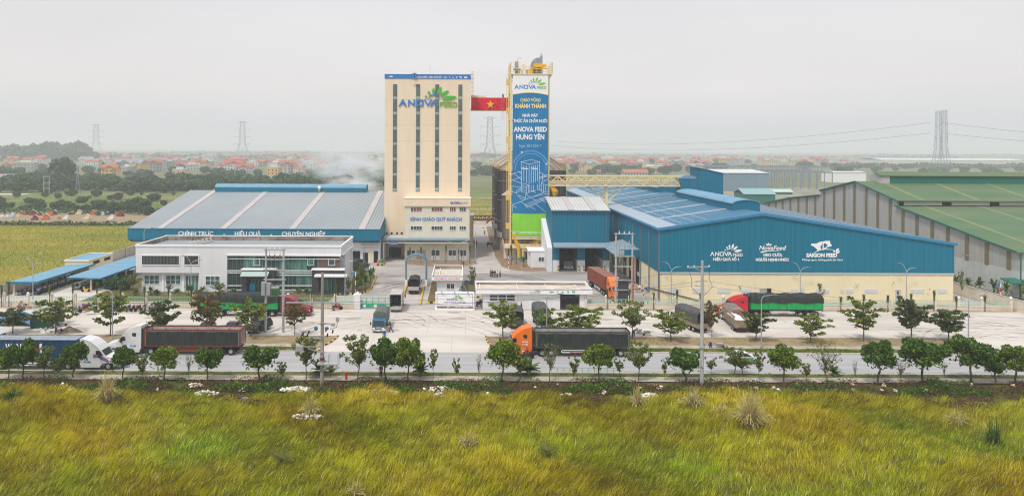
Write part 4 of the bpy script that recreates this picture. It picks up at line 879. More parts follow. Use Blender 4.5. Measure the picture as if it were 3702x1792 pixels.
# ---------------- big blue warehouse, right
def blue_warehouse():
    YF, YB = 136.6, 263.0; X0, XR, X1 = 36.9, 56.2, AX(3446, 984, YF)
    ZE, ZR, Z1 = AZ(2387, 824, YF), AZ(2754, 770, YF), AZ(3446, 878, YF); ZB = 5.55
    t = thing('blue_warehouse', 'very large blue clad warehouse on a pale yellow base with three white emblems', 'warehouse', ((X0 + X1) / 2, YF, 0))
    b = MB(); b.box(X0, X1, YF, YB, 0, ZB); b.build('base_wall', M['yellow_wall'], t)
    b = MB(); b.prism([(X0 - .12, ZB), (X1 + .12, ZB), (X1 + .12, Z1 - .15), (XR, ZR - .15), (X0 - .12, ZE - .15)], YF - .12, YB); b.build('cladding', M['blue_clad'], t)
    r = MB(); r.prism([(X0 - .3, ZE - .05), (XR, ZR), (X1 + .5, Z1 - .07), (X1 + .5, Z1 - .3), (XR, ZR - .2), (X0 - .3, ZE - .25)], YF - .3, YB + .3); rf = r.build('roof', M['blue_roof'], t)
    e = MB(); 
    for a, b_ in (((X0 - .35, ZE), (XR, ZR + .06)), ((XR, ZR + .06), (X1 + .6, Z1))): e.prism([(a[0], a[1] - .5), (b_[0], b_[1] - .5), b_, a], YF - .42, YF - .2)
    e.box(X0 - .55, X0 - .3, YF - .4, YB, ZE - .4, ZE - .05); e.build('verge_trim', flat('trim_blue', (0.02, 0.20, 0.38), .4), t)
    sl = (ZR - ZE) / (XR - X0)
    # roof lights and grid of fixings
    for i, y in enumerate((149, 162, 175, 188, 201, 214, 229, 246)):
        s = MB(); s.prism([(X0 + 1.2, ZE + 1.2 * sl + .0), (XR - 2.2, ZR - 2.2 * sl + .0), (XR - 2.2, ZR - 2.2 * sl + .1), (X0 + 1.2, ZE + 1.2 * sl + .1)], y, y + 1.0); s.build('roof_light', M['skylight'], rf)
        s = MB(); s.prism([(XR + 3, ZR - 3 * .154 + .02), (X1, Z1 + .02), (X1, Z1 + .1), (XR + 3, ZR - 3 * .154 + .1)], y, y + 1.0); s.build('roof_light', M['skylight'], rf)
    s = MB(); s.prism([(X0 - .3, ZE - .03), (X0 + 3.3, ZE + 3.4 * sl), (X0 + 3.3, ZE + 3.4 * sl + .03), (X0 - .3, ZE + .01)], YF + .2, YB - .3); s.build('roof_edge_sheets', mat('pale_sheets', (0.30, 0.37, 0.44), .5, stripe=('Y', 1.0, .85, .15)), rf)
    s = MB()
    for k in (4.6, 7.0, 9.4): x = X0 + k; z = ZE + k * sl; s.prism([(x, z + .01), (x + .08, z + .03), (x + .08, z + .07), (x, z + .05)], YF + 2, YB - 20)
    s.build('safety_lines', flat('line_pale', (0.40, 0.50, 0.6), .5), rf)
    w = MB()
    for k in range(18):
        y = YF + .2 + k * 7.1
        if y < YB: w.box(X0 - .27, X0 - .1, y, y + .2, 0.3, ZE - .25)
    w.box(X0 - .25, X0 - .11, YF - .3, YF - .1, 0.3, ZE - .25); w.each('downpipe', flat('pipe_slate', (0.13, 0.17, 0.22), .5), t)
    for px0, px1 in ((2415, 2461), (2503, 2550), (2593, 2639), (2681, 2727), (2860, 2906), (2950, 2997), (3039, 3086), (3126, 3172), (3293, 3340), (3376, 3422)):
        P, Q, S, U = R4(px0, 1042.5 + (px0 - 2415) * .002, px1, 1058.5, YF); m = MB(); m.box(P, Q, YF - .09, YF + .02, S, U); fr = m.build('louvre_vent', mat('vent_white', (0.62, 0.62, 0.66), .6, stripe=('Z', .22, .75, .3)), t)
    for k in range(6):                         # vents of the left side wall
        y = YF + 3 + k * 6.5; m = MB(); m.box(X0 - .08, X0 + .02, y, y + 1.9, 1.9, 2.8); m.build('louvre_vent', MATS['vent_white'], t)
    for px in (2387 + i * 166 for i in range(1, 7)):
        x = AX(px, 1040, YF); m = MB(); m.box(x, x + .3, YF - .1, YF, 0, ZB - .25); m.build('pilaster', M['yellow_wall'], t)
    m = MB(); m.box(X0 - .1, X1 + .12, YF - .2, YF - .12, ZB - .1, ZB + .1); m.build('base_capping', flat('cap_pale', (0.5, 0.55, 0.55), .5), t)
    P, Q, S, U = R4(3237, 1046, 3256, 1088, YF); m = MB(); m.box(P, Q, YF - .1, YF + .02, 0.0, U); dr = m.build('door', flat('door_grey', (0.46, 0.47, 0.48), .5), t)
    m = MB(); m.box(P + .28, P + .55, YF - .13, YF - .1, U - .9, U - .25); m.build('door_window', M['dark'], dr)
    P, Q, S, U = R4(2771, 1042, 2787, 1063, YF); m = MB(); m.box(P, Q, YF - .2, YF + .02, S, U); m.build('hatch', M['dark'], t); m = MB(); m.box(P - 1.3, P - .1, YF - .5, YF, S, U + .05); m.build('hatch_box', M['steel'], t)
    # emblems
    wy = YF - .13; wh = M['lwhite']
    logo(t, 2567, 2684, 881, 924.5, wy, wh, wh, wh, .08, name='wall_logo')
    ptext('HIỆU QUẢ SỐ 1', wh, t, 2578, 2671, 941.5, 9.0, wy, bold=.04)
    ptext('NovaFeed', wh, t, 2744, 2842, 903, 15, wy, bold=.015, shear=.25)
    ptext('HEO CƯỜI,', wh, t, 2760, 2828, 926, 9.5, wy, bold=.04); ptext('NGƯỜI HẠNH PHÚC', wh, t, 2732, 2852, 943, 9.5, wy, bold=.04)
    ptext('SAIGON FEED', wh, t, 2915, 3026, 928.5, 12.5, wy, bold=.05); ptext('Không ngon, không phải Sài Gòn!', wh, t, 2899, 3047, 942, 6.5, wy, bold=.01, shear=.2)
    q = lambda x, y: (AX(2560 + x / 4.954, 860 + y / 4.954, wy), AZ(2560 + x / 4.954, 860 + y / 4.954, wy))
    m = MB()
    for a, b, w_ in (((1080, 135), (1078, 84), 30), ((1070, 140), (1032, 102), 24), ((1092, 140), (1138, 104), 26), ((2262, 262), (2248, 210), 28), ((2285, 255), (2340, 182), 46), ((2285, 278), (2360, 235), 40)): m.prism(leafpoly(q(*a), q(*b), w_ / 4.954 * YF / FL), wy - .06, wy)
    m.build('leaf_emblems', wh, t)
    m = MB()
    for pl in ([(938, 262), (945, 240), (1080, 220), (1280, 234), (1280, 238), (1080, 234), (960, 266)], [(1880, 272), (1960, 222), (1945, 200), (1890, 150), (1840, 132), (1850, 100), (1940, 100), (2000, 70), (2055, 62), (2040, 110), (2010, 150), (1960, 170), (2005, 155), (2025, 190), (2010, 218)],
               [(2060, 62), (2110, 50), (2150, 52), (2178, 50), (2185, 95), (2212, 125), (2205, 150), (2140, 160), (2100, 190), (2240, 206), (2240, 212), (2100, 205), (2015, 222), (2050, 195), (2050, 100)]): m.prism([q(*p) for p in pl], wy - .06, wy)
    m.build('pig_emblem', wh, t)
    m = MB(); m.prism([q(*p) for p in [(2068, 186), (2068, 100), (2085, 92), (2108, 100), (2140, 135), (2100, 165)]], wy - .065, wy - .002); m.build('emblem_cutout', M['blue_clad'], t)
    # ridge monitors
    for ya, yb in ((145.5, 184), (203, 240)):
        zb_, zt = 15.9, 18.6; x0, x1 = 54.0, 59.5; xm = (x0 + x1) / 2
        o = MB(); o.prism([(x0, zb_ - .3), (x1, zb_ - .8), (x1, zt - .6)] + [(xm + 2.75 * math.cos(a), zt - .6 + .75 * math.sin(a)) for a in [i * math.pi / 8 for i in range(1, 8)]] + [(x0, zt - .6)], ya, yb); ro = o.build('ridge_vent', M['blue_clad'], t)
        o = MB(); P_ = [(xm + 2.95 * math.cos(a), zt - .62 + .85 * math.sin(a)) for a in [i * math.pi / 8 for i in range(9)]]; o.prism(P_ + [(xm + 2.7 * math.cos(a), zt - .65 + .72 * math.sin(a)) for a in [math.pi - i * math.pi / 8 for i in range(9)]], ya - .15, yb + .15); o.build('vent_cover', M['ice'], ro)
    # side canopy and openings on the left wall
    o = MB(); zc = 7.2; o.prism([(X0, zc + .6), (X0 - 4.4, zc - .5), (X0 - 4.9, zc - 1.0), (X0 - 4.4, zc - .9), (X0, zc - .1)], 152, 169); o.build('side_canopy', MATS['canopy_blue'], t)
    o = MB(); o.box(X0 - 4.3, X0, 151.8, 152, zc - 1, zc + .5); o.build('canopy_gable', M['blue_clad'], t)
    for ya, yb in ((152.6, 155.4), (158, 162), (165, 168)): o = MB(); o.box(X0 - .06, X0, ya, yb, 0, 5.4); o.build('side_door', M['dark'], t)
    return t
blue_warehouse()
def headhouses():
    t = thing('elevator_head_house', 'tall narrow blue head house standing on the warehouse ridge', 'building', (60, 196, 15)); Y = 197.0
    P, Q = AX(2527, 640, Y), AX(2615, 640, Y); z1, z2 = AZ(2527, 608, Y), AZ(2615, 628, Y); m = MB()
    m.prism([(P, 13), (Q, 13), (Q, z2), (P, z1)], Y, Y + 8); m.build('wall', M['blue_clad'], t)
    m = MB(); m.prism([(P - .25, z1), (Q + .25, z2 - .05), (Q + .25, z2 + .15), (P - .25, z1 + .2)], Y - .2, Y + 8.2); m.build('roof', M['blue_roof'], t)
    t = thing('conveyor_transfer_house', 'small blue box with rounded pale roof where the lattice bridge ends', 'building', (57, 186, 16)); Y = 186.5
    P, Q = AX(2461, 660, Y), AX(2516, 660, Y); z1 = AZ(2490, 642, Y); m = MB(); m.box(P, Q, Y, Y + 5, 14.5, z1); m.build('wall', M['blue_clad'], t)
    m = MB(); xm, h = (P + Q) / 2, (Q - P) / 2 + .15; m.prism([(xm + h * math.cos(a), z1 - .3 + .9 * math.sin(a)) for a in [i * math.pi / 8 for i in range(9)]], Y - .15, Y + 5.1); m.build('roof', M['ice'], t)
headhouses()
def conveyor_bridge():
    Y = 187.0; X0, X1 = AX(1984, 654, Y), AX(2461, 656, Y); za, zb = AZ(2220, 671.5, Y), AZ(2220, 636.5, Y)
    t = thing('conveyor_bridge', 'pale yellow lattice conveyor bridge on one branching post above the roofs', 'bridge', ((X0 + X1) / 2, Y, za)); m = MB(); n = 14
    for yy in (Y, Y + 2.2):
        m.bar((X0, yy, za), (X1, yy, za), .32); m.bar((X0, yy, zb), (X1, yy, zb), .3); m.bar((X0, yy, za + 1.2), (X1, yy, za + 1.2), .09)
        for i in range(n + 1): x = X0 + (X1 - X0) * i / n; m.bar((x, yy, za), (x, yy, zb), .13)
        for i in range(n):
            a, b = X0 + (X1 - X0) * i / n, X0 + (X1 - X0) * (i + 1) / n
            if i % 2: a, b = b, a
            m.bar((a, yy, za), (b, yy, zb), .17)
            c = (a + b) / 2; m.bar((c, yy, (za + zb) / 2), (a, yy, zb), .1)
    for i in range(n + 1): x = X0 + (X1 - X0) * i / n; m.bar((x, Y, za), (x, Y + 2.2, za), .2); m.bar((x, Y, zb), (x, Y + 2.2, zb), .12)
    m.build('truss', M['cyellow'], t); m = MB(); m.box(X0, X1, Y + .3, Y + 1.9, za + .15, za + .5); m.build('deck', M['steel'], t)
    m = MB(); m.box(X0, X1, Y + .6, Y + 1.5, za + .5, za + 1.15); m.build('belt_housing', M['cream'], t)
    xc = AX(2195, 740, Y); m = MB(); m.bar((xc, Y + 1, 0), (xc, Y + 1, za), .75, .75)
    for dx, dz in ((-3.2, 3.9), (3.2, 3.9), (-2.0, 3.9), (2.0, 3.9)): m.bar((xc, Y + 1, za - dz * (1.1 if abs(dx) > 3 else .8)), (xc + dx * 1.6, Y + 1, za - .1), .28)
    for s in (-1, 1): m.bar((xc + s * 1.8, Y + 1, za - 2.7), (xc + s * .3, Y + 1, za - .3), .14)
    m.build('support', M['cyellow'], t)
    # yellow diverter under the left end
    m = MB(); p = lambda x, y: (AX(x, y, Y + .5), Y + .5, AZ(x, y, Y + .5)); m.path([p(1990, 672), p(2002, 692), p(2008, 700)], .45, 8); m.path([p(1999, 672), p(2012, 692)], .35, 8); m.tube(p(2006, 690), p(2006, 708), .9, .5, 8); m.build('diverter', M['yellow'], t)
conveyor_bridge()

# ---------------- neighbour's grey shed with green roofs
def green_shed():
    X0, X1 = 108.5, 300.0
    f = lambda px, py: (lambda u: (FL * X0 / u[0], EYE - u[1] * X0 / u[0]))(un(px, py))
    t = thing('green_roof_shed', 'huge grey industrial shed with stepped green roofs at the right edge', 'warehouse', (X0, 200, 0))
    prof = [(141.2, 9.1), (150, 10.3), (165, 12.6), (181, 14.9), (181, 16.4), (199.8, 20.2), (220, 16.5), (220, 15.1), (240, 12.9), (261, 9.4)]
    m = MB(); m.prism([(261, 5.3), (141.2, 5.3)] + [(y, z - .2) for y, z in prof], X0, X1, 'X'); m.build('cladding', M['grey_clad'], t)
    m = MB(); m.box(X0 - .05, X1, 141.1, 261, 0, 5.3); m.build('base_wall', mat('limewash', (0.55, 0.56, 0.56), .8, (0.47, 0.48, 0.48), nscale=.3), t)
    m = MB()
    def zt(y):
        for (a, za), (b, zb) in zip(prof, prof[1:]):
            if a <= y <= b and a != b: return za + (zb - za) * (y - a) / (b - a)
        return 9
    for px in (3705, 3650, 3570, 3497.7, 3429, 3372.5, 3317, 3266.5, 3220, 3175, 3133, 3090.5, 3053.5, 3017, 2981, 2949, 2918, 2888, 2859, 2831, 2806, 2781):
        y = FL * X0 / (px - CX); w = .55
        if y > 141.5: m.box(X0 - .14, X0 + .01, y - w, y + w, 5.3, zt(y) - .5)
    m.each('light_strip', M['brown_pillar'], t)
    for a, b, c in ((0, 3, 'roof'), (4, 5, 'roof'), (5, 6, 'roof'), (7, 9, 'roof')):
        pts = prof[a:b + 1] if a != 5 else prof[5:7]
        p2 = [(y, z + .08) for y, z in pts] + [(y, z - .18) for y, z in reversed(pts)]
        if a == 0: p2[0] = (p2[0][0] - .6, p2[0][1] - .08); p2[-1] = (p2[-1][0] - .6, p2[-1][1] - .08)
        if a == 4: p2[0] = (p2[0][0] - .9, p2[0][1] - .15); p2[-1] = (p2[-1][0] - .9, p2[-1][1] - .15)
        m = MB(); m.prism(p2, X0 - .5, X1, 'X'); rf = m.build(c, M['green_roof'], t)
        if a in (0, 4):
            for i in range(13):
                x = X0 + 6 + i * 14; q = MB(); q.prism([(y, z + .09) for y, z in pts] + [(y, z + .12) for y, z in reversed(pts)], x, x + 1.1, 'X'); q.build('roof_light', mat('mossy_light', (0.21, 0.22, 0.085), .6, (0.13, 0.19, 0.09), nscale=.6), rf)
    m = MB(); m.box(X0 + .5, X1, 180.7, 180.95, 14.95, 16.3); m.build('clerestory', M['dark'], t)
    m = MB()
    for i in range(16): x = X0 + 1.5 + i * 12; m.box(x, x + 9.5, 180.5, 180.7, 15.15, 16.0)
    m.each('clerestory_panel', M['grey_clad'], t)
    m = MB(); zb = 19.3; m.prism([(197.3, zb), (197.3, 21.9), (199.8, 22.7), (202.3, 21.9), (202.3, zb)], AX(3216, 650, 197.3), X1, 'X'); mo = m.build('ridge_monitor', M['green_dark'], t)
    m = MB(); m.prism([(197.2, zb), (197.2, 21.9), (199.8, 22.75), (202.4, 21.9), (202.4, zb)], AX(3182, 650, 197.3) , AX(3216, 650, 197.3) - .01, 'X'); m.build('monitor_end', M['grey_clad'], mo)
    m = MB(); m.prism([(196.9, 21.8), (199.8, 22.8), (199.8, 22.95), (196.9, 21.95)], AX(3182, 650, 197.3) - .3, X1, 'X'); m.build('monitor_roof', M['green_roof'], mo)
    m = MB()
    m.prism([(139.0, 3.4), (142, 3.9), (142, 3.7), (139, 3.2)], X0 - 3, X0 + 8, 'X'); m.tube((X0 + .3, 140.9, 0), (X0 + .3, 140.9, 8.9), .13, n=6); m.build('awning', M['green_dark'], t)
    e = MB(); pr2 = [(y, z) for y, z in prof]
    for (a, za), (b, zb_) in zip(pr2, pr2[1:]):
        if a != b: e.bar((X0 - .5, a, za + .05), (X0 - .5, b, zb_ + .05), .18, .3)
    e.build('verge', M['green_dark'], t)
green_shed()
# ================================================================ WALLS, GATE, SMALL BUILDINGS
M['mint'] = flat('mint_railing', (0.16, 0.50, 0.36), 0.5)
M['curb_y'] = flat('barrier_yellow', (0.72, 0.45, 0.02), 0.6)
WY = 129.65
def front_wall(px_list, label, globes, cat='boundary wall'):
    xs = [AX(p, 1100, WY) for p in px_list]
    t = thing('boundary_wall', label, 'wall', ((xs[0] + xs[-1]) / 2, WY, 0))
    m = MB(); m.box(xs[0], xs[-1], WY - .1, WY + .1, 0, .95); m.box(xs[0], xs[-1], WY - .16, WY + .16, .95, 1.03); m.build('wall_base', M['wallcream'], t)
    for i, x in enumerate(xs):
        m = MB(); m.box(x - .2, x + .2, WY - .2, WY + .2, 0, 2.15); m.box(x - .26, x + .26, WY - .26, WY + .26, 2.15, 2.25); po = m.build('post', M['wallcream'], t)
        if globes: m = MB(); m.ball((x, WY, 2.47), .24, 10, 6); m.build('globe_lamp', flat('globe_white', (0.85, 0.84, 0.8), .3), po, smooth=True)
        if i < len(xs) - 1:
            a, b = x + .2, xs[i + 1] - .2; m = MB(); n = int((b - a) / .27)
            for z in (1.15, 1.85): m.box(a, b, WY - .025, WY + .025, z, z + .06)
            for k in range(1, n): xx = a + (b - a) * k / n; m.box(xx - .016, xx + .016, WY - .012, WY + .012, 1.05, 2.0)
            m.build('railing', M['mint'], t)
    return t
front_wall([-70 + 85.5 * i for i in range(16)] + [1282], 'cream boundary wall with globe-topped posts and mint railings left of the gate', True)
front_wall([2118] + [2191 + 84.9 * i for i in range(17)] + [3654], 'cream boundary wall with mint railings running right from the white gatehouse', True)
def side_wall(x, y0, y1, label, rising=2.2):
    t = thing('side_wall', label, 'wall', (x, (y0 + y1) / 2, 0)); m = MB(); m.box(x - .1, x + .1, y0, y1, 0, rising); m.build('wall_panel', M['wallcream'], t)
    m = MB(); m.box(x - .16, x + .16, y0, y1, rising, rising + .1); m.build('coping', M['kerb'], t); m = MB(); n = int((y1 - y0) / 4)
    for i in range(n): y = y0 + (y1 - y0) * i / n; m.box(x - .15, x + .15, y - .14, y + .14, 0, rising - .01)
    m.each('pilaster', M['wallcream'], t)
side_wall(-89.6, 118, 272, 'long cream side wall between the yellow meadow and the motorbike sheds')
side_wall(99.1, 118, 272, 'long cream side wall beside the row of palms on the right')
t = thing('back_wall', 'low cream wall closing the far end of the compound lane', 'wall', (0, 273, 0)); m = MB(); m.box(-89.7, 99.2, 272.8, 273, 0, 2.2); m.build('wall_panel', M['wallcream'], t); m = MB(); m.box(-89.7, 99.2, 272.7, 273.1, 2.2, 2.3); m.build('coping', M['kerb'], t)

def gate():
    Y = 129.9; t = thing('sliding_gate', 'green sliding steel gate with solid lower panel, pulled half open', 'gate', (-12, Y, 0))
    X0, X1 = AX(1302, 1095, Y), AX(1437, 1095, Y); m = MB(); m.box(X0, X1, Y - .05, Y + .05, .1, .82); m.build('lower_panel', mat('gate_green', (0.03, 0.36, 0.20), .5, (0.05, 0.40, 0.24), nscale=1), t)
    m = MB(); n = 6
    for z in (.82, 1.85): m.box(X0, X1, Y - .04, Y + .04, z, z + .08)
    for i in range(n + 1): x = X0 + (X1 - X0) * i / n; m.box(x - .05, x + .05, Y - .06, Y + .06, .1, 1.95)
    m.build('gate_frame', MATS['gate_green'], t); m = MB(); k = X0
    while k < X1: m.box(k - .014, k + .014, Y - .01, Y + .01, .9, 1.85); k += .2
    m.build('bars', M['mint'], t)
    m = MB()
    for p in (1317, 1357, 1400): x = AX(p, 1104, Y); m.box(x - .28, x + .28, Y - .08, Y - .06, .22, .72)
    m.each('picture_plate', M['lwhite'], t)
    m = MB(); m.box(AX(1303, 1086, Y) - .1, AX(1311, 1086, Y), Y - .09, Y - .06, 1.2, 1.5); m.build('sign_plate', M['lblue'], t)
    t = thing('gate_pillar', 'stout white gate pillar at the left end of the green gate', 'pillar', (AX(1292, 1100, 129.4), 129.4, 0)); x0, x1 = AX(1282, 1090, 129.2), AX(1302, 1090, 129.2)
    m = MB(); m.box(x0, x1, 129.0, 130, 0, 2.55); m.build('shaft', M['white'], t); m = MB(); m.box(x0 - .08, x1 + .08, 128.95, 130.05, 2.55, 2.68); m.build('cap', M['white2'], t); m = MB(); m.ball(((x0 + x1) / 2, 129.5, 2.9), .22, 10, 6); m.build('globe_lamp', MATS['globe_white'], t)
gate()

def welcome_sign():
    Y = 128.9; t = thing('company_signboard', 'large white free-standing company board with green leaf emblem beside the gate lane', 'signboard', (AX(1644, 1110, Y), Y, 0))
    X0, X1, ZB, ZT = R4(1574, 1056, 1714, 1120, Y); m = MB(); m.box(X0, X1, Y, Y + .6, 0.0, ZT); m.box(X0 - .08, X1 + .08, Y - .35, Y + .6, 0, .38); m.build('panel', M['white2'], t)
    a, b, c, d = R4(1579.5, 1062, 1709.5, 1111, Y); m = MB()
    for q in ((a, b, d - .06, d), (a, a + .06, c, d), (b - .06, b, c, d)): m.box(q[0], q[1], Y - .03, Y, q[2], q[3])
    m.build('border', flat('border_slate', (0.12, 0.12, 0.3), .5), t)
    m = MB(); rr = random.Random(5); x = a
    while x < b: m.box(x, x + .3, Y - .3, Y - .05, .38, .46 + .14 * rr.random()); x += .3
    m.build('flower_trough', flat('trough_plants', (0.09, 0.03, 0.02), .9), t)
    logo(t, 1615, 1675, 1065, 1085.3, Y - .005, flat('board_violet', (0.12, 0.12, 0.28), .5), flat('board_lime', (0.45, 0.55, 0.15), .5), M['leafg'], .03, name='board_logo')
    ptext('CÔNG TY CỔ PHẦN ANOVA FEED', flat('board_ink', (0.07, 0.10, 0.35), .5), t, 1606, 1683, 1094, 3.3, Y, bold=.02, depth=.03)
    ink = flat('board_pale_ink', (0.42, 0.42, 0.45), .6)
    m = MB(); rr = random.Random(9)                      # fine print far too small to read in the photograph
    for px0, px1, py in ((1602, 1617, 1066.5), (1586, 1616, 1069), (1631, 1658, 1097.6), (1584, 1702, 1102.2), (1584, 1702, 1105.2)):
        x = px0
        while x < px1: w = 1 + 3 * rr.random(); P, Q, S, U = R4(x, py - .5, min(x + w, px1), py + .5, Y); m.box(P, Q, Y - .015, Y, S, U); x += w + .9
    m.build('fine_print', ink, t)
    for i, p in enumerate((1597, 1643, 1691)):
        x = AX(p, 1056, Y); m = MB(); m.box(x - .12, x + .12, Y - .35, Y - .1, ZT + .05, ZT + .25); m.box(x - .03, x + .03, Y - .2, Y + .1, ZT - .0, ZT + .08); m.build('floodlight', M['steel'], t)
welcome_sign()

def guardhouse():
    Y = 143.2; t = thing('guard_house', 'small white guard house with flat parapet roof and a red welcome sign', 'building', (AX(1617, 1030, Y), Y, 0))
    X0, X1 = AX(1560, 1005, Y), AX(1673, 1005, Y); ZT, ZB = AZ(1617, 998, Y), AZ(1617, 1012.5, Y); YB = 154.8
    xa, xb = AX(1579, 1030, Y + .8), AX(1670, 1030, Y + .8); m = MB(); m.box(xa, xb, Y + .8, YB - 1, 0, ZB); m.build('wall', M['white'], t)
    m = MB(); m.box(X0, X1, Y, Y + .15, ZB, ZT); m.box(X0, X0 + .15, Y + .15, YB, ZB, ZT); m.box(X1 - .15, X1, Y + .15, YB, ZB, ZT); m.box(X0, X1, YB, YB + .2, ZB, ZT + .3); m.build('parapet', M['white2'], t)
    m = MB(); m.box(X0 + .15, X1 - .15, Y + .15, YB, ZB + .05, ZB + .3); m.build('roof', M['roof_slab'], t)
    m = MB(); m.box(X0 + .2, X1 - .2, YB - .05, YB, ZB + .31, ZT + .2); m.build('parapet_inside', M['soot'], t)
    m = MB(); m.box(X0 + 1.3, X0 + 1.5, Y + .2, YB - .1, ZB + .3, ZB + .5)
    for i in range(4): m.box(X0 + .2, X0 + 1.3, Y + 1.5 + i * 2.4, Y + 1.7 + i * 2.4, ZB + .3, ZB + .5)
    m.build('roof_ribs', M['wallcream'], t)
    m = MB(); m.box(X0 - .02, X1 + .02, Y - .05, Y, ZT - .06, ZT + .03); m.build('blue_edge', M['lblue'], t)
    ptext('WELCOME TO ANOVA FEED!', flat('letter_orange', (0.72, 0.10, 0.02), .5), t, 1569, 1663, 1009, 4.6, Y, bold=.015, depth=.03)
    window(t, 1615, 1025.5, 1642, 1043.5, Y + .8, 2, 1, f=.1)
    m = MB(); m.box(xb, xb + .05, Y + 3, Y + 4, 0, 2.1); m.build('door', M['dark'], t)
guardhouse()

def gatehouse():
    Y, YB = 129.0, 136.0; t = thing('long_gatehouse', 'long low white gatehouse with flat roof and green farm-animal signs', 'building', (12, Y, 0))
    X0, X1 = 1.85, 22.8; ZT, ZB = AZ(1930, 1045.8, Y), AZ(1930, 1062.5, Y)
    xa, xo0, xo1, xc = AX(1745, 1090, Y + .6), AX(2025, 1090, Y + .6), AX(2096, 1090, Y + .6), AX(2118, 1090, Y + .6)
    m = MB(); m.box(xa, xo0, Y + .6, YB - .2, 0, ZB); m.box(xo1, xc, Y + .6, Y + 1.5, 0, ZB); m.box(xo1, xc - .2, YB - 1, YB - .4, 0, ZB); m.box(xo0, xc, YB - .3, YB - .2, 0, ZB); m.build('wall', M['white'], t)
    m = MB(); m.box(X0, X1, Y, Y + .15, ZB, ZT); m.box(X0, X0 + .18, Y + .15, YB, ZB, ZT); m.box(X1 - .18, X1, Y + .15, YB, ZB, ZT); m.box(X0, X1, YB, YB + .2, ZB, ZT + .2); m.build('parapet', M['white2'], t)
    m = MB(); m.box(X0 + .18, X1 - .18, Y + .15, YB, ZB + .05, ZT - .5); m.build('roof', M['roof_slab'], t)
    m = MB(); m.box(X0 + .2, X1 - .2, YB - .05, YB, ZT - .48, ZT - .1); m.build('parapet_inside', M['soot'], t)
    m = MB()
    for p in (1733, 1870, 1975, 2085): x = AX(p, 1030, Y + 3); m.box(x, x + .2, Y + .2, YB - .1, ZT - .5, ZT - .34)
    m.build('roof_ribs', M['wallcream'], t)
    m = MB(); m.box(X0 - .02, X1 + .02, Y - .04, Y, ZT - .05, ZT + .02); m.build('blue_edge', M['purple'], t)
    window(t, 1770, 1065, 1861, 1087, Y + .6, 3, 2, f=.12); m = MB(); P, Q = AX(1762, 1091, Y + .5), AX(1870, 1091, Y + .5); z = AZ(1816, 1091.5, Y + .5); m.box(P, Q, Y + .2, Y + .6, z, z + .08); m.build('counter', M['steel'], t)
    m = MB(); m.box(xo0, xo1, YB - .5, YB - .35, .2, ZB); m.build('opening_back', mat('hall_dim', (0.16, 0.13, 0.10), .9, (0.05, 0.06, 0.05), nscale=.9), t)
    m = MB(); za = AZ(2060, 1075, Y + .7); m.box(xo0, xo1 - 1, Y + .7, Y + .75, za, za + .05)
    for i in range(15): x = xo0 + .1 + i * .3; m.box(x, x + .05, Y + .7, Y + .76, za, ZB)
    m.build('grille', flat('grille_blue', (0.08, 0.12, 0.3), .5), t)
    m = MB(); m.box(xo0 + .4, xo0 + 3.8, Y + 3, Y + 3.2, 0.6, 1.9); m.box(xo0 + .2, xo0 + 2.4, Y + 2, Y + 2.5, .02, .9); m.build('counter_desk', M['slate'], t)
    m = MB(); m.box(xo0, xo1, Y + .55, Y + .7, 0.0, .18); m.build('threshold', M['slate'], t)
    logo(t, 1915, 1953, 1047.5, 1060, Y - .01, flat('pale_violet', (0.45, 0.45, 0.6), .5), flat('pale_lime', (0.55, 0.65, 0.45), .5), M['leafg'], .03, name='fascia_logo')
    for k, a, b in (('fish', 1986, 2002), ('prawn', 2013, 2019), ('duck', 2030, 2038), ('cock', 2050, 2057), ('cow', 2067, 2079)): feed_tower.animal(k, a, b, 1050, 1058.5, Y - .01, M['leafg'], t)
gatehouse()

def arch():
    Y = 151.3; t = thing('entrance_arch', 'blue arched disinfection gantry on two slim posts over the gate lane', 'arch', (AX(1505, 1030, Y), Y, 0))
    X0, X1 = AX(1466, 1000, Y), AX(1544, 1000, Y); zt, zs = AZ(1505, 917, Y), AZ(1505, 945, Y); xm, h = (X0 + X1) / 2, (X1 - X0) / 2
    blue = mat('arch_blue', (0.09, 0.19, 0.27), .5, (0.12, 0.22, 0.30), nscale=.5); P = lambda r, k: [(xm + (h + r) * math.cos(a), zs + (zt - zs + r) * math.sin(a)) for a in [math.pi * i / 16 for i in range(17)]][::k]
    m = MB(); m.prism(P(0, 1) + P(-.28, -1), Y - .8, Y + .8); m.build('arch_roof', blue, t)
    for x, s in ((X0, 1), (X1, -1)):
        m = MB(); m.box(x, x + .28 * s, Y - .75, Y - .5, 1.4, zs); m.box(x, x + .28 * s, Y + .5, Y + .75, 1.4, zs); m.box(x + .05 * s, x + .1 * s, Y - .5, Y + .5, 1.4, zs); m.build('post', blue, t); m = MB(); m.box(x - .06 * s, x + .4 * s, Y - .85, Y + .85, 0.02, 1.4); m.build('plinth', M['white2'], t)
    m = MB()
    for x in (X0 + .34, X1 - .34): m.tube((x, Y - .6, 1.4), (x, Y - .6, zs + .5), .05, n=6)
    m.build('spray_pipes', M['cyellow'], t)
arch()
def lane_rail(px0, py0, px1, py1, label):
    a, b = Vector((*G(px0, py0), .2)), Vector((*G(px1, py1), .2)); t = thing('lane_barrier', label, 'barrier', (a.x, a.y, 0)); L = (b - a).length; n = int(L / .9); y, k = MB(), MB()
    for i in range(n): (y if i % 2 == 0 else k).bar(a.lerp(b, i / n), a.lerp(b, (i + 1) / n), .28, .36)
    o = MB(); o.add(y.v, y.f); o.cur = 1; o.add(k.v, k.f); o.build('kerb_blocks', [M['curb_y'], mat('barrier_dull', (0.45, 0.27, 0.03), .7)], t)
lane_rail(1448, 1102, 1470, 1036, 'yellow striped kerb on the left side of the arched lane')
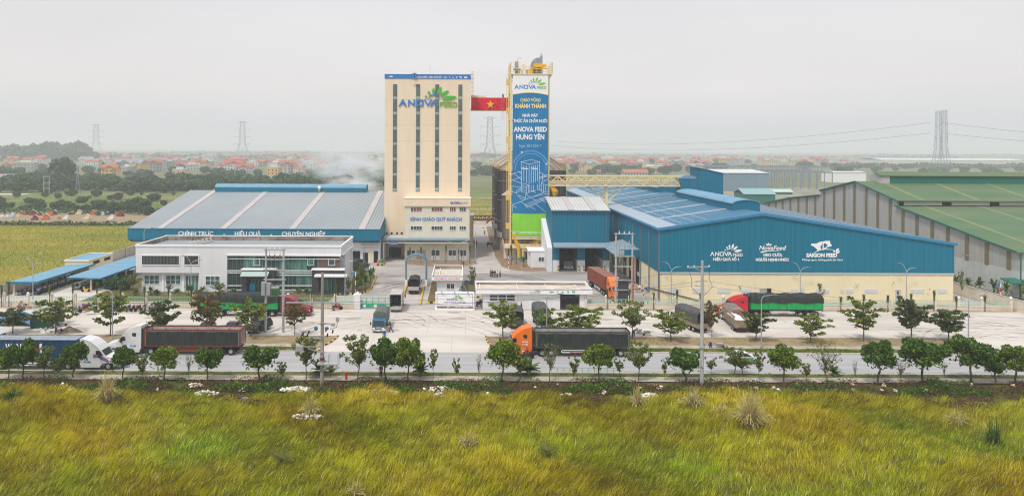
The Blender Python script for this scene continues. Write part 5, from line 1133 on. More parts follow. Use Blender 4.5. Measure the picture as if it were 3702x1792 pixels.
lane_rail(1519, 1103, 1533, 1036, 'yellow striped kerb on the right side of the arched lane')
def chequer_kerb(pts, label):
    t = thing('striped_kerb', label, 'kerb', (*G(*pts[0]), 0)); y, k = MB(), MB(); P = [Vector((*G(*p), .15)) for p in pts]
    for i in range(len(P) - 1):
        a, b = P[i], P[i + 1]; n = max(2, int((b - a).length / .5))
        for j in range(n): (y if j % 2 == 0 else k).bar(a.lerp(b, j / n), a.lerp(b, (j + 1) / n), .22, .3)
    o = MB(); o.add(y.v, y.f); o.cur = 1; o.add(k.v, k.f); o.build('kerb_blocks', [M['curb_y'], M['dark']], t)
chequer_kerb([(1225, 1066), (1300, 1063), (1328, 1055), (1345, 1040), (1362, 998)], 'yellow and black kerb curving round the office garden')
chequer_kerb([(1541, 1096), (1577, 1096)], 'yellow and black kerb at the foot of the small gate lawn'); chequer_kerb([(1714, 1076), (1742, 1076)], 'short yellow and black kerb between signboard and gatehouse')
chequer_kerb([(1355, 960), (1385, 960), (1402, 935)], 'striped kerb by the refuse bins left of the loading bay')

# ---------------- motorbike sheds
def shed(x0, x1, y0, y1, z0, z1, label, n):
    t = thing('motorbike_shed', label, 'shed', ((x0 + x1) / 2, y0, 0)); m = MB(); m.prism([(x0, z0), (x1, z1), (x1, z1 + .08), (x0, z0 + .08)], y0, y1); m.build('roof', M['ice'], t)
    m = MB(); m.box(x1, x1 + .06, y0 - .05, y1, z1 - .25, z1 + .1); m.box(x0, x1, y0 - .06, y0, min(z0, z1) - .12, z1 - .0); m.build('fascia', M['blue_clad'], t)
    for i in range(n): y = y0 + .8 + (y1 - y0 - 1.6) * i / (n - 1); m = MB(); xp = x0 + .9 if x0 < -80 else x1 - 2.6; m.box(xp, xp + .3, y, y + .3, 0, 2.5); m.build('post', M['cream'], t)
shed(-88.6, -82.4, 138.6, 160, 2.55, 2.85, 'blue roofed motorbike shed along the left boundary wall', 5)
shed(-79.8, -72.9, 143.8, 170, 2.75, 2.6, 'blue roofed motorbike shed beside the office lawn', 6)
def utility_block():
    t = thing('utility_block', 'cream flat-roofed utility building behind the left motorbike shed', 'building', (-86.5, 159, 0)); m = MB(); m.box(-89.3, -83.9, 160.2, 171, 0, 3.5); m.build('wall', M['yellow_wall'], t)
    m = MB(); m.box(-89.4, -83.8, 160.0, 160.25, 3.4, 3.75); m.box(-89.4, -83.8, 171, 171.2, 3.4, 3.75); m.box(-89.4, -89.2, 160.25, 171, 3.4, 3.75); m.box(-84.0, -83.8, 160.25, 171, 3.4, 3.75); m.build('parapet', flat('parapet_cream', (0.75, 0.69, 0.55), .7), t)
    m = MB(); m.box(-89.2, -84, 160.25, 171, 3.4, 3.58); m.build('roof', M['ice'], t)
    for y in (162, 167): m = MB(); m.box(-83.92, -83.86, y, y + 2.8, 2.4, 3.1); m.build('window', M['dark'], t)
utility_block()

# ---------------- lamps and poles
def lamp_single(px, py, label, h=8.0, Y=None, flip=1, curve=1.6):
    x, y = (AX(px, py, Y), Y) if Y else G(px, py)
    t = thing('street_lamp', label, 'street lamp', (x, y, 0), 0, 'single-arm street lamps'); m = MB(); m.tube((0, 0, 0), (0, 0, h - .8), .10, .07, 8); m.tube((0, 0, 0), (0, 0, .5), .16, .16, 8)
    m.path([(0, 0, h - .8), (.1 * flip, 0, h - .4), (.4 * flip, 0, h - .12), (curve * flip, 0, h)], .055, 6); m.build('pole', M['lampgrey'], t, world=False)
    m = MB(); m.ball((curve * flip + .35 * flip, 0, h + .02), .45, 8, 5, (1, .45, .22)); m.build('lamp_head', M['lamphead'], t, world=False); return t
M['lampgrey'] = flat('lamp_pole', (0.38, 0.40, 0.43), .4, metal=.3); M['lamphead'] = flat('lamp_head', (0.13, 0.13, 0.14), .4)
for px, py, Y, lab, fl, h in ((406, 1226, 107.5, 'street lamp in front of the blue shipping container truck', -1, 7.6), (1976, 1262, 104.3, 'street lamp rising behind the orange truck trailer', 1, 7.9), (2752, 1262, 104.3, 'street lamp behind the passing white taxi', 1, 7.9), (3501, 1257, 104.3, 'street lamp at the far right behind the round trees', 1, 7.9),
                        (454, 928, 189, 'tall lamp by the left side wall near the grey roof corner', 1, 8.2), (1719, 945, 184, 'lamp standing in the lane right of the cream tower', 1, 8.6), (1316, 950, 181, 'lamp in front of the white bays left of the tower', 1, 6.6), (520, 1010, 166, 'lamp curving up from behind the office roof', 1, 10.2), (3521, 1076, 141.5, 'lamp with long arm before the palms on the right', -1, 8.4)):
    lamp_single(px, py, lab, h, Y, fl)
def lamp_double(px, Y, py, label, h=7.8, wide=0, single=False):
    x = AX(px, py, Y); t = thing('double_street_lamp', label, 'street lamp', (x, Y, 0), 0, 'two-armed lamps inside the compound'); m = MB(); m.tube((0, 0, 0), (0, 0, h - 1.6), .09, .07, 8)
    A = [[(0, 0, h - 1.6), (-.25, 0, h - 1.0), (-.6, 0, h - .35), (-1.2, 0, h)], [(0, 0, h - 1.7), (.3, 0, h - 1.25), (.8, 0, h - .95), (1.5, 0, h - .85)]]
    if wide: A = [[(0, 0, h - 1.6), (-.3, 0, h - 1.1), (-1.2, 0, h - .5), (-2.6, 0, h)], [(0, 0, h - 1.6), (.3, 0, h - 1.1), (1.2, 0, h - .5), (2.6, 0, h)]]
    for a in A: m.path(a, .055, 6)
    m.build('pole', M['lampgrey'], t, world=False)
    for a in A: m = MB(); e = a[-1]; s = 1 if e[0] > 0 else -1; m.ball((e[0] + .3 * s, 0, e[2]), .36, 8, 5, (1, .4, .2)); m.build('lamp_head', M['lamphead'], t, world=False)
for px, Y, lab in ((119, 136.4, 'two-armed lamp by the front end of the left motorbike shed'), (690, 140, 'two-armed lamp before the louvred windows of the office'), (1247, 140, 'two-armed lamp at the right corner of the office'), (2427, 135, 'two-armed lamp near the front left corner of the blue warehouse'),
                   (2893, 135, 'two-armed lamp before the middle of the blue warehouse'), (3277, 135, 'two-armed lamp near the right end of the blue warehouse')): lamp_double(px, Y, 1060, lab)
lamp_double(1652, 178, 957, 'wide two-armed lamp on the bed before the cream annex', 6.1, 1)

M['pole'] = mat('pole_concrete', (0.36, 0.33, 0.29), .9, (0.25, 0.22, 0.19), scale=(1, 1, .2), nscale=1.5)
M['pole2'] = mat('pole_pale', (0.46, 0.46, 0.46), .9, (0.36, 0.36, 0.36), scale=(1, 1, .2), nscale=1.2)
WIRE = flat('wire', (0.05, 0.05, 0.05), .6)
def wires(name, label, pts, sag, r=.014, n=14, parent=None):
    m = MB(); a, b = Vector(pts[0]), Vector(pts[1]); P = [a.lerp(b, i / n) - Vector((0, 0, sag * 4 * (i / n) * (1 - i / n))) for i in range(n + 1)]; m.path(P, r, 4)
    o = m.build(name, WIRE, parent)
    if not parent: tag(o, label, 'cable')
    return o
def pole_a():
    Y = 87.6; x = AX(1164, 1395, Y); t = thing('utility_pole', 'weathered concrete power pole with switchgear and platform, left of the gate', 'power pole', (x, Y, 0)); h = AZ(1164, 986, Y)
    m = MB(); m.tube((x, Y, 0), (x, Y, h), .25, .16, 12); m.build('shaft', M['pole'], t)
    Z = lambda py: AZ(1164, py, Y); s = M['steel']; c = MB(); c.bar((x - 4.4, Y - .1, Z(1093)), (x + 2.1, Y - .1, Z(1092)), .14); c.bar((x - 2.6, Y - .1, Z(1094)), (x, Y - .1, Z(1111)), .1); c.build('crossarm', s, t)
    c = MB(); c.bar((x - .2, Y - .25, Z(1165)), (x + 1.4, Y - .25, Z(1168)), .09); c.bar((x - .6, Y + .2, Z(1172)), (x + .9, Y + .2, Z(1172)), .09); c.bar((x - 1.9, Y - .2, Z(1213)), (x + .3, Y - .2, Z(1212)), .14); c.bar((x - 1.0, Y - .3, Z(1220)), (x + .3, Y - .3, Z(1220)), .1); c.build('brackets', s, t)
    for dx, py in ((-1.6, 1198), (-2.3, 1205), (-1.8, 1210), (.65, 1208), (.5, 1190), (1.3, 1195)): c = MB(); c.tube((x + dx, Y - .3, Z(py + 6)), (x + dx + .08, Y - .3, Z(py - 6)), .09, n=8); c.build('insulator', M['dark'], t)
    c = MB(); c.ball((x - .7, Y - .3, Z(1184)), .3, 8, 6, (.8, .5, .9)); c.ball((x + .6, Y - .3, Z(1184)), .27, 8, 6, (1, .6, .8)); c.build('switchgear', flat('switch_blue', (0.05, 0.16, 0.28), .5), t)
    c = MB(); c.box(x + 1.7, x + 2.1, Y - .3, Y - .1, Z(1160), Z(1145)); c.box(x + 1.1, x + 1.6, Y - .3, Y - .1, Z(1176), Z(1166)); c.build('control_boxes', M['steel'], t)
    c = MB(); c.box(x - 3.1, x - 2.2, Y - .6, Y, Z(1266), Z(1247)); c.bar((x - 2.4, Y - .3, Z(1250)), (x + .3, Y - .1, Z(1253)), .1); c.bar((x - 1.7, Y - .3, Z(1256)), (x - .2, Y - .1, Z(1270)), .1); c.bar((x - .5, Y - .3, Z(1270)), (x + .5, Y - .3, Z(1270)), .1); c.build('meter_box', s, t)
    c = MB(); zp = Z(1313); c.box(x - .5, x + 2.1, Y - .7, Y + .3, zp, zp + .12); c.bar((x + 1.6, Y - .2, zp), (x + .2, Y - .2, Z(1332)), .12); c.bar((x - .5, Y - .2, Z(1336)), (x + .6, Y - .2, Z(1336)), .12)
    for xx in (x + .9, x + 2.05):
        for yy in (Y - .65, Y + .25): c.bar((xx, yy, zp), (xx, yy, zp + 1.25), .06)
        c.bar((xx, Y - .65, zp + 1.25), (xx, Y + .25, zp + 1.25), .06)
    c.build('platform', flat('platform_steel', (0.42, 0.47, 0.46), .4, metal=.4), t)
    c = MB(); c.tube((x, Y, Z(1291)), (x, Y, Z(1300)), .31, .31, 12); c.build('band', flat('band_brown', (0.12, 0.05, 0.05), .7), t)
    c = MB(); c.path([(x - 2.3, Y - .3, Z(1198)), (x - 2.6, Y - .3, Z(1215)), (x - 1.8, Y - .3, Z(1190)), (x - .6, Y - .3, Z(1176))], .03, 4); c.path([(x + 1.9, Y - .2, Z(1160)), (x + 1.8, Y - .2, Z(1180)), (x + 1, Y - .2, Z(1188))], .03, 4); c.build('loops', WIRE, t)
    return x, Y, h, Z
PA = pole_a()
def pole_b():
    Y = 88.1; x = AX(2537, 1395, Y); h = AZ(2541, 943, Y); t = thing('utility_pole', 'pale round concrete power pole with a wide crossarm, right of centre', 'power pole', (x, Y, 0)); Z = lambda py: AZ(2540, py, Y)
    m = MB(); m.tube((x, Y, 0), (x, Y, h), .25, .16, 12); m.build('shaft', M['pole2'], t)
    c = MB(); c.bar((x - 1.85, Y, Z(966)), (x + .95, Y, Z(964)), .16); c.bar((x - 1.1, Y, Z(967)), (x, Y, Z(981)), .09); c.bar((x - .8, Y, Z(1016)), (x + .7, Y, Z(1016)), .1); c.bar((x - .9, Y, Z(1034)), (x + .4, Y, Z(1034)), .08); c.build('crossarm', M['steel'], t)
    for dx, py in ((-1.75, 962), (-1.0, 961), (.85, 960), (-.6, 1012), (.7, 1014)): c = MB(); c.tube((x + dx, Y, Z(py + 4)), (x + dx, Y, Z(py - 2)), .07, n=8); c.build('insulator', M['white2'], t)
    c = MB()
    for sg, dy in ((-1, 0), (1, .1)): c.path([(x + sg * 1.3 - .4, Y + dy, Z(968)), (x + sg * 1.1 - .2, Y + dy, Z(1010)), (x + sg * 1.3, Y + dy, Z(1036)), (x + sg * .5, Y + dy, Z(1062)), (x, Y + dy, Z(1075))], .025, 4)
    c.build('loops', WIRE, t)
    c = MB(); c.tube((x, Y, Z(1252)), (x, Y, Z(1257)), .34, .34, 12); c.build('band', M['steel'], t); return x, Y, h, Z
PB = pole_b()
for k, (za, zb, dx) in enumerate(((1095, 1030, -4), (1103, 1017, -3.9), (1092, 966, 2), (1165, 1190, 0), (1250, 1290, -1))):
    if k in (3, 4): continue
    wires('power_cable', 'thin power cable strung between the two roadside concrete poles, %s' % ('upper', 'middle', 'lower')[k], ((PA[0] + dx, PA[1], PA[3](za)), (PB[0] - .6 + k * .3, PB[1], PB[3](zb))), 1.0)
wires('power_cable', 'thin cable sagging from the left concrete pole out of the picture', ((PA[0] - 4.3, PA[1], PA[3](1093)), (-75, 88, 9.2)), 1.2)
wires('power_cable', 'thin cable running from the right concrete pole out of the picture', ((PB[0] + .7, PB[1], PB[3](1016)), (90, 89, 9.5)), 1.4)
wires('power_cable', 'lower thin cable running right over the apron', ((PB[0] + .7, PB[1], PB[3](1034)), (90, 89, 7.9)), 1.2)
def hframe(px, Y, base, label, beams, sp, top, red=False, trafo=False):
    x = AX(px, base, Y); h = AZ(px, top, Y); t = thing('power_pole_pair', label, 'power pole', (x + sp / 2, Y, 0)); Z = lambda py: AZ(px, py, Y)
    for i, xx in enumerate((x, x + sp)): m = MB(); m.tube((xx, Y, 0), (xx, Y, h), .22, .15, 10); m.build('pole', M['pole2'] if not (red and i) else M['pole2'], t)
    for py in beams: m = MB(); m.bar((x - .35, Y - .15, Z(py)), (x + sp + .35, Y - .15, Z(py)), .13, .15); m.bar((x - .35, Y + .15, Z(py)), (x + sp + .35, Y + .15, Z(py)), .13, .15); m.build('crossbeam', M['steel'], t)
    for k in range(3):
        xx = x + sp * (.2 + .3 * k)
        m = MB(); m.tube((xx, Y, Z(beams[0])), (xx, Y, Z(beams[0]) + .5), .1, .06, 8); m.build('insulator', M['white2'], t)
        m = MB(); m.tube((xx, Y - .1, Z(beams[1])), (xx, Y - .1, Z(beams[1]) + .75), .12, .08, 8); m.build('cutout', flat('cutout_brown', (0.22, 0.09, 0.06), .5) if not red else M['steel'], t)
        m = MB(); m.tube((xx, Y - .1, Z(beams[0])), (xx + .1, Y - .1, Z(beams[1]) + .7), .02, n=4); m.tube((xx, Y - .1, Z(beams[1])), (xx, Y - .1, Z(beams[-1]) + .6), .02, n=4); m.build('drop_wire', WIRE, t)
    if trafo:
        zb = Z(beams[-1]); m = MB(); m.box(x + 1.0, x + 2.0, Y - .5, Y + .5, zb + .1, zb + 1.1)
        for i in range(8): m.box(x + 1.05 + i * .12, x + 1.1 + i * .12, Y - .7, Y - .5, zb + .2, zb + 1.0)
        m.build('transformer', flat('trafo_green', (0.07, 0.20, 0.07), .5), t); m = MB(); m.box(x - .6, x - .05, Y - .5, Y + .2, zb + .1, zb + 2.1); m.box(x + .2, x + .8, Y - .4, Y + .3, zb + .1, zb + 2.0); m.build('switch_cabinet', M['steel'], t)
        m = MB(); m.box(x + .9, x + 2.1, Y - .45, Y + .35, zb + 1.15, zb + 1.35)
        for i in range(4): m.tube((x + 1.0 + i * .3, Y, zb + 1.3), (x + 1.0 + i * .3, Y, zb + 1.7), .08, n=6)
        m.build('bushings', M['steel'], t)
    if red: m = MB(); m.tube((x + sp + .1, Y - .25, 0), (x + sp + .1, Y - .25, Z(930)), .12, n=8); m.build('red_conduit', flat('conduit_red', (0.42, 0.05, 0.03), .5), t); m = MB(); [m.box(x + .7 + k * .45, x + 1.05 + k * .45, Y - .2, Y + .2, Z(921), Z(905)) for k in range(2)]; m.build('fuse_boxes', M['steel'], t)
    if red: m = MB(); zb = Z(1011); m.box(x + .6, x + 2.4, Y + .1, Y + 1.2, 0.3, zb); m.build('switch_cubicle', M['slate'], t)
    return t
hframe(960.5, 112.7, 1200, 'twin-pole transformer frame with a green transformer, before the office', (902, 937, 975, 1010, 1067), 2.75, 898, trafo=True)
hframe(2226, 133.5, 1100, 'twin-pole transformer frame with red conduit, beside the orange truck', (845, 884, 926, 963, 1012, 1047), 3.05, 842, red=True)
wires('power_cable', 'thin cables crossing low over the apron before the office', ((-76, 112, 4.6), (AX(960, 1000, 112.7), 112.6, 5.6)), .6)

# ---------------- small yard things
def bin_(px, py, col, name, label):
    x, y = G(px, py); t = thing('wheelie_bin', label, 'bin', (x, y, 0)); m = MB(); m.add([(-.25, -.25, .08), (.25, -.25, .08), (.25, .25, .08), (-.25, .25, .08), (-.38, -.38, 1.15), (.38, -.38, 1.15), (.38, .38, 1.15), (-.38, .38, 1.15)], [(0, 3, 2, 1), (4, 5, 6, 7), (0, 1, 5, 4), (1, 2, 6, 5), (2, 3, 7, 6), (3, 0, 4, 7)]); m.build('body', flat(name, col, .4), t, world=False)
    m = MB(); m.prism([(-.42, 1.15), (.42, 1.15), (.42, 1.22), (0, 1.32), (-.42, 1.22)], -.42, .42); m.build('lid', MATS[name], t, world=False)
bin_(1369, 958, (0.75, 0.20, 0.03), 'bin_orange', 'orange refuse bin by the corner left of the loading bay'); bin_(1383, 953, (0.01, 0.30, 0.10), 'bin_green', 'green refuse bin beside the orange one'); bin_(488, 948, (0.01, 0.20, 0.07), 'bin_dark', 'dark green bin behind the left end of the office')
def hut():
    x0, y0 = G(110, 1187); x1 = G(190, 1187)[0]; t = thing('site_hut', 'dark green sheet-metal site hut with a pale rusty roof', 'hut', (x0, y0, 0)); m = MB(); m.box(x0, x1, y0, y0 + 3.5, 0, 2.2); m.build('wall', mat('hut_green', (0.012, 0.055, 0.04), .6, (0.02, 0.07, 0.05), nscale=1, stripe=('XY', .4, .8, .2)), t)
    m = MB(); m.prism([(y0 - .2, 2.2), (y0 + 3.8, 2.75), (y0 + 3.8, 2.82), (y0 - .2, 2.27)], x0 - .15, x1 + .15, 'X'); m.build('roof', mat('hut_roof', (0.40, 0.42, 0.42), .7, (0.10, 0.08, 0.08), nscale=.9), t)
hut()
def pile(px, py, r, h, m_, name, label, cat, seed=1, n=26):
    x, y = G(px, py); rr = random.Random(seed); m = MB(); vs = [(0, 0, h)]; rings = 7
    for j in range(1, rings + 1):
        for i in range(n): a = 2 * math.pi * i / n; q = r * j / rings * (1 + .12 * math.sin(3 * a + seed)); vs.append((q * math.cos(a), q * .6 * math.sin(a), max(-.02, h * (1 - j / rings) ** 1.1 + .12 * h * (rr.random() - .5)) if j < rings else -.02))
    f = [(0, 1 + i, 1 + (i + 1) % n) for i in range(n)]
    for j in range(rings - 1):
        for i in range(n): a = 1 + j * n; f.append((a + i, a + n + i, a + n + (i + 1) % n, a + (i + 1) % n))
    m.add(vs, f); o = link(name, m.mesh(name, m_), None); o.location = (x, y, .02); tag(o, label, cat); return o
pile(250, 1200, 1.9, 1.0, mat('sand', (0.27, 0.23, 0.17), .95, (0.20, 0.16, 0.12), nscale=2), 'sand_pile', 'small cone of building sand on the pale apron at left', 'sand pile')
def junk(px, py, label, seed, cols, n=14, sx=1.6):
    x, y = G(px, py); t = thing('junk_heap', label, 'junk heap', (x, y, 0)); rr = random.Random(seed)
    for k in range(n):
        m = MB(); a = Vector(((rr.random() - .5) * sx * 2, rr.random() * 1.6, rr.random() * .7)); b = a + Vector(((rr.random() - .5) * 1.8, (rr.random() - .5), rr.random() * .9)); m.bar(a, b, .08 + .25 * rr.random(), .04 + .4 * rr.random()); m.build('scrap', cols[k % len(cols)], t, world=False)
junk(95, 1120, 'heap of timber and rusty formwork against the left wall', 4, [flat('rusty', (0.22, 0.07, 0.05), .8), flat('timber', (0.28, 0.22, 0.16), .9), M['steel']])
junk(185, 1210, 'scatter of scrap and bags beside the dark green hut', 8, [M['steel'], M['slate'], M['white2']], 9, 1.8)
junk(2330, 1060, 'stacked timber near the lattice belt loader', 6, [flat('timber', (0.28, 0.22, 0.16), .9)], 10, 1.5)
junk(2300, 1048, 'brown trestle tables stacked beside the warehouse side doors', 12, [flat('trestle', (0.30, 0.13, 0.08), .9), M['white2']], 12, 1.8)
def blue_heap():
    x, y = G(45, 1180); t = thing('tarpaulin_stall', 'stall covered with bright blue tarpaulin at the far left', 'stall', (x, y, 0)); m = MB(); rr = random.Random(2); n = 9; vs = []
    for j in range(n):
        for i in range(n): vs.append((-3.6 + 7.2 * i / (n - 1), 3.2 * j / (n - 1), (.2 + 2.0 * math.sin(math.pi * (j + .4) / n) * (1 - abs(i - 4) / 5.2)) + .25 * rr.random()))
    m.add(vs, [(j * n + i, j * n + i + 1, (j + 1) * n + i + 1, (j + 1) * n + i) for j in range(n - 1) for i in range(n - 1)]); m.build('tarpaulin', mat('tarp_blue', (0.02, 0.15, 0.33), .5, (0.04, 0.24, 0.45), nscale=1), t, world=False)
    m = MB(); [m.bar((xx, yy, 0), (xx, yy, 1.3), .08) for xx in (-2.8, 2.8) for yy in (.1, 3)]; m.build('posts', M['slate'], t, world=False)
blue_heap()
def loader():
    Y = 133.2; a, b = Vector((AX(2342, 1039, Y), Y, AZ(2342, 1039, Y))), Vector((AX(2525, 1086, Y), Y, AZ(2525, 1086, Y) )); t = thing('belt_loader', 'long slanting belt loader with lattice underside leaning by the warehouse', 'conveyor', (b.x, Y, 0)); m = MB(); m.bar(a, b, .6, .22); m.build('belt', flat('belt_dark', (0.10, 0.09, 0.08), .8), t)
    m = MB(); n = 16; d = Vector((0, 0, -.35))
    m.bar(a + d, b + d, .06)
    for i in range(n): p, q = a.lerp(b, i / n), a.lerp(b, (i + 1) / n); m.bar(p, p + d, .06); m.bar(p + d, q, .05)
    m.bar(a.lerp(b, .25), (a.lerp(b, .62).x, Y, .3), .08); m.bar(a.lerp(b, .42), (a.lerp(b, .42).x, Y, 0.2), .12); m.build('frame', M['steel'], t)
loader()
t = thing('fire_hydrant', 'red fire hydrant on the near footpath', 'hydrant', (*G(1252, 1373), .1)); m = MB(); m.tube((0, 0, 0), (0, 0, .75), .13, .12, 10); m.ball((0, 0, .8), .15, 8, 5); m.tube((-.25, 0, .5), (.25, 0, .5), .07, n=8); m.tube((0, 0, 0), (0, 0, .06), .2, n=10); m.build('body', M['red'], t, world=False)
t = thing('roadside_pipe_rail', 'long low green-white pipe rail on the near verge', 'railing', (AX(2080, 1353, 92), 92, 0)); m = MB(); xa, xb = AX(1993, 1353, 92), AX(2240, 1353, 92); m.bar((xa, 92, 1.0), (xb, 92, 1.0), .07); m.bar((xa, 92, .75), (xb, 92, .75), .04)
for i in range(12): x = xa + (xb - xa) * i / 11; m.bar((x, 92, 0.1), (x, 92, 1.0), .05)
m.build('rail', flat('rail_mint', (0.25, 0.45, 0.36), .5), t)
def bollards():
    rr = random.Random(1)
    for i, px in enumerate((2206, 2222, 2233, 2246, 2262, 2293, 2304, 2319, 2327, 2342)):
        x = AX(px, 1100, 131.5); t = thing('bollard', 'black and yellow steel bollard behind the railings, %s from the left' % nth(i), 'bollard', (x, 131.5, 0), 0, 'striped bollards behind the wall')
        for k in range(4): m = MB(); m.tube((0, 0, k * .35), (0, 0, k * .35 + .35), .1, n=8); m.build('band', M['curb_y'] if k % 2 else M['dark'], t, world=False)
bollards()
def signpost(px, py, label, h, col):
    x, y = G(px, py); t = thing('sign_post', label, 'sign', (x, y, 0), 0); 
    for k in range(5): m = MB(); m.tube((0, 0, h * k / 5), (0, 0, h * (k + 1) / 5), .09, n=8); m.build('band', M['red'] if k % 2 else M['white2'], t, world=False)
    m = MB(); m.box(-.8 if col > 0 else 0, .8 if col < 0 else 0.0 if col > 0 else .9, -.03, .03, h - .45, h); m.build('blue_plate', M['lblue'], t, world=False)
signpost(1285, 1060, 'red-white post with a blue plate at the corner of the office garden', 4.2, 1); signpost(1839, 971, 'red-white post with a small blue plate by the planted bed', 3.0, 0); signpost(3617, 1104, 'red-white post with a blue plate behind the far right railings', 4.2, 1); signpost(2327, 1078, 'short red-white post with a blue plate near the belt loader', 2.2, 0)
# ================================================================ VEHICLES
M['tyre'] = flat('tyre', (0.02, 0.02, 0.022), .85); M['rim'] = flat('wheel_rim', (0.40, 0.40, 0.40), .4, metal=.4); M['chassis'] = flat('chassis', (0.03, 0.03, 0.033), .8)
M['auto_glass'] = flat('auto_glass', (0.02, 0.028, 0.035), .08); M['chrome'] = flat('chrome', (0.55, 0.55, 0.55), .25, metal=.7)
M['lampred'] = flat('tail_lamp', (0.5, 0.02, 0.01), .3); M['lampw'] = flat('head_lamp', (0.75, 0.75, 0.72), .15)
def tarp(name, c, c2): return mat(name, c, .75, c2, scale=(1.2, 1, .35), nscale=1.6, detail=5, bump=.7)
M['tarp_dark'] = tarp('tarp_dark', (0.016, 0.021, 0.021), (0.04, 0.048, 0.044)); M['tarp_green'] = tarp('tarp_green', (0.005, 0.36, 0.09), (0.01, 0.27, 0.06)); M['tarp_grey'] = tarp('tarp_grey', (0.06, 0.06, 0.065), (0.10, 0.10, 0.10)); M['tarp_olive'] = tarp('tarp_olive', (0.13, 0.15, 0.13), (0.09, 0.10, 0.09))
M['rustred'] = mat('rust_red_frame', (0.20, 0.035, 0.025), .7, (0.13, 0.04, 0.03), nscale=1.5)
def wheel(t, x, y, r=.5, w=.3):
    s = 1 if y > 0 else -1; m = MB(); m.tube((x, y - w / 2, r), (x, y + w / 2, r), r, r, 18); o = m.build('wheel', M['tyre'], t, world=False)
    m = MB(); yo = y + s * w / 2; m.tube((x, yo - s * .02, r), (x, yo + s * .03, r), r * .56, r * .5, 12); m.tube((x, yo, r), (x, yo + s * .07, r), r * .2, n=8); m.build('rim', M['rim'], o, world=False)
def semi(px, py, rz, label, cab, kind, L=12.8, top=3.55, cont=None, Y=None, word=None, lettering=None, load=None, low=1.0):
    """Bonneted tractor with sleeper and trailer; local +X is forward, x=0 the bumper."""
    x, y = (px, Y) if Y else G(px, py); t = thing('semi_truck', label, 'truck', (x, y, 0), rz); B = lambda m, n, mt, p=None, **k: m.build(n, mt, p or t, world=False, **k)
    m = MB(); side = [(-.15, .55), (-.05, 1.15), (-.3, 1.5), (-1.75, 1.78), (-2.35, 2.55), (-2.9, 3.15), (-3.7, 3.75), (-4.6, 4.0), (-5.1, 4.0), (-5.1, 1.0), (-4.9, .62), (-2.3, .62), (-2.0, 1.05), (-.75, 1.05), (-.6, .6)]
    side = [(a, b if b < 2.56 else 2.55 + (b - 2.55) * low) for a, b in side]; w = 1.18; top_i = {6: .96, 7: .92, 8: .92, 5: 1.05, 0: .92, 1: .88, 2: .8, 3: .95}
    vs = []
    for s in (-1, 1): vs += [(p[0], s * w * top_i.get(i, 1), p[1]) for i, p in enumerate(side)]
    n = len(side); body = m.add(vs, [tuple(range(n - 1, -1, -1)), tuple(range(n, 2 * n))] + [(i, (i + 1) % n, (i + 1) % n + n, i + n) for i in range(n)]); cb = B(m, 'cab', cab)
    m = MB(); m.add([(-1.8, -.95, 1.84), (-1.8, .95, 1.84), (-2.31, .98, 2.52), (-2.31, -.98, 2.52)], [(0, 1, 2, 3)]); m.v = [(a + .03, b, c + .03) for a, b, c in m.v]; B(m, 'windscreen', M['auto_glass'])
    for s in (-1, 1):
        m = MB(); m.prism([(-2.05, 1.95), (-2.95, 1.95), (-2.95, 2.55), (-2.42, 2.55)], s * 1.19, s * 1.2); B(m, 'side_window', M['auto_glass'])
        m = MB(); m.prism([(-3.75, 2.3), (-4.4, 2.3), (-4.4, 2.7), (-3.9, 2.7)] if low < 1 else [(-3.75, 2.55), (-4.4, 2.55), (-4.4, 3.05), (-3.9, 3.05)], s * 1.15, s * 1.19); B(m, 'sleeper_window', M['auto_glass'])
        m = MB(); m.prism([(-1.98, .95), (-3.05, .95), (-3.05, 2.62), (-2.35, 2.62)], s * 1.182, s * 1.186); m.v = m.v[:]; B(m, 'door_panel', cab)
        m = MB(); m.box(-2.5, -2.3, s * 1.3, s * 1.5, 1.75, 2.35); B(m, 'mirror', M['chassis'])
        m = MB(); m.prism([(-.2, .95), (-.5, 1.3), (-1.3, 1.4), (-2.0, 1.1), (-2.0, .95)], s * .85, s * 1.2); B(m, 'fender', cab)
        m = MB(); m.ball((-.2, s * .92, 1.08), .2, 8, 5, (.6, 1, .8)); B(m, 'headlight', M['lampw'])
        m = MB(); m.tube((-5.3, s * .85, .9), (-5.3, s * .85, 3.7), .08, n=8); B(m, 'exhaust', M['chrome'])
        m = MB(); m.box(-4.9, -2.4, s * .98, s * 1.19, .38, .95); B(m, 'side_skirt', cab)
    m = MB(); m.box(-.12, .05, -1.2, 1.2, .38, .72); B(m, 'bumper', cab if kind != 'container' else M['chrome'])
    m = MB(); m.box(-.04, .01, -.55, .55, .75, 1.35); B(m, 'grille', M['chassis'])
    m = MB(); m.box(-8.3, -.4, -.45, .45, .6, .95); m.box(-5.35, -5.1, -1.0, 1.0, .9, 3.6); B(m, 'chassis', M['chassis'])
    for s in (-1, 1): wheel(t, -1.35, s * 1.02); [wheel(t, xx, s * .95, .5, .55) for xx in (-6.5, -7.75)]
    if kind is None: return t
    a, b = -5.55, -5.55 - L; zb = 1.3
    for s in (-1, 1):
        for k in range(2 if kind != 'tarp' else 3): wheel(t, b + 1.3 + k * 1.3, s * .95, .5, .55)
    m = MB(); m.box(b, a, -.5, .5, 1.0, zb - .12); m.box(b + .1, a, -1.2, 1.2, zb - .12, zb); m.box(b + 4.6, b + 4.8, -1.1, 1.1, .45, 1.1); m.box(a - 3.4, a - 3.2, -1, 1, .3, 1.0); B(m, 'trailer_frame', M['chassis'])
    rcol = M['lwhite'] if kind != 'grain' or load else M['rustred']
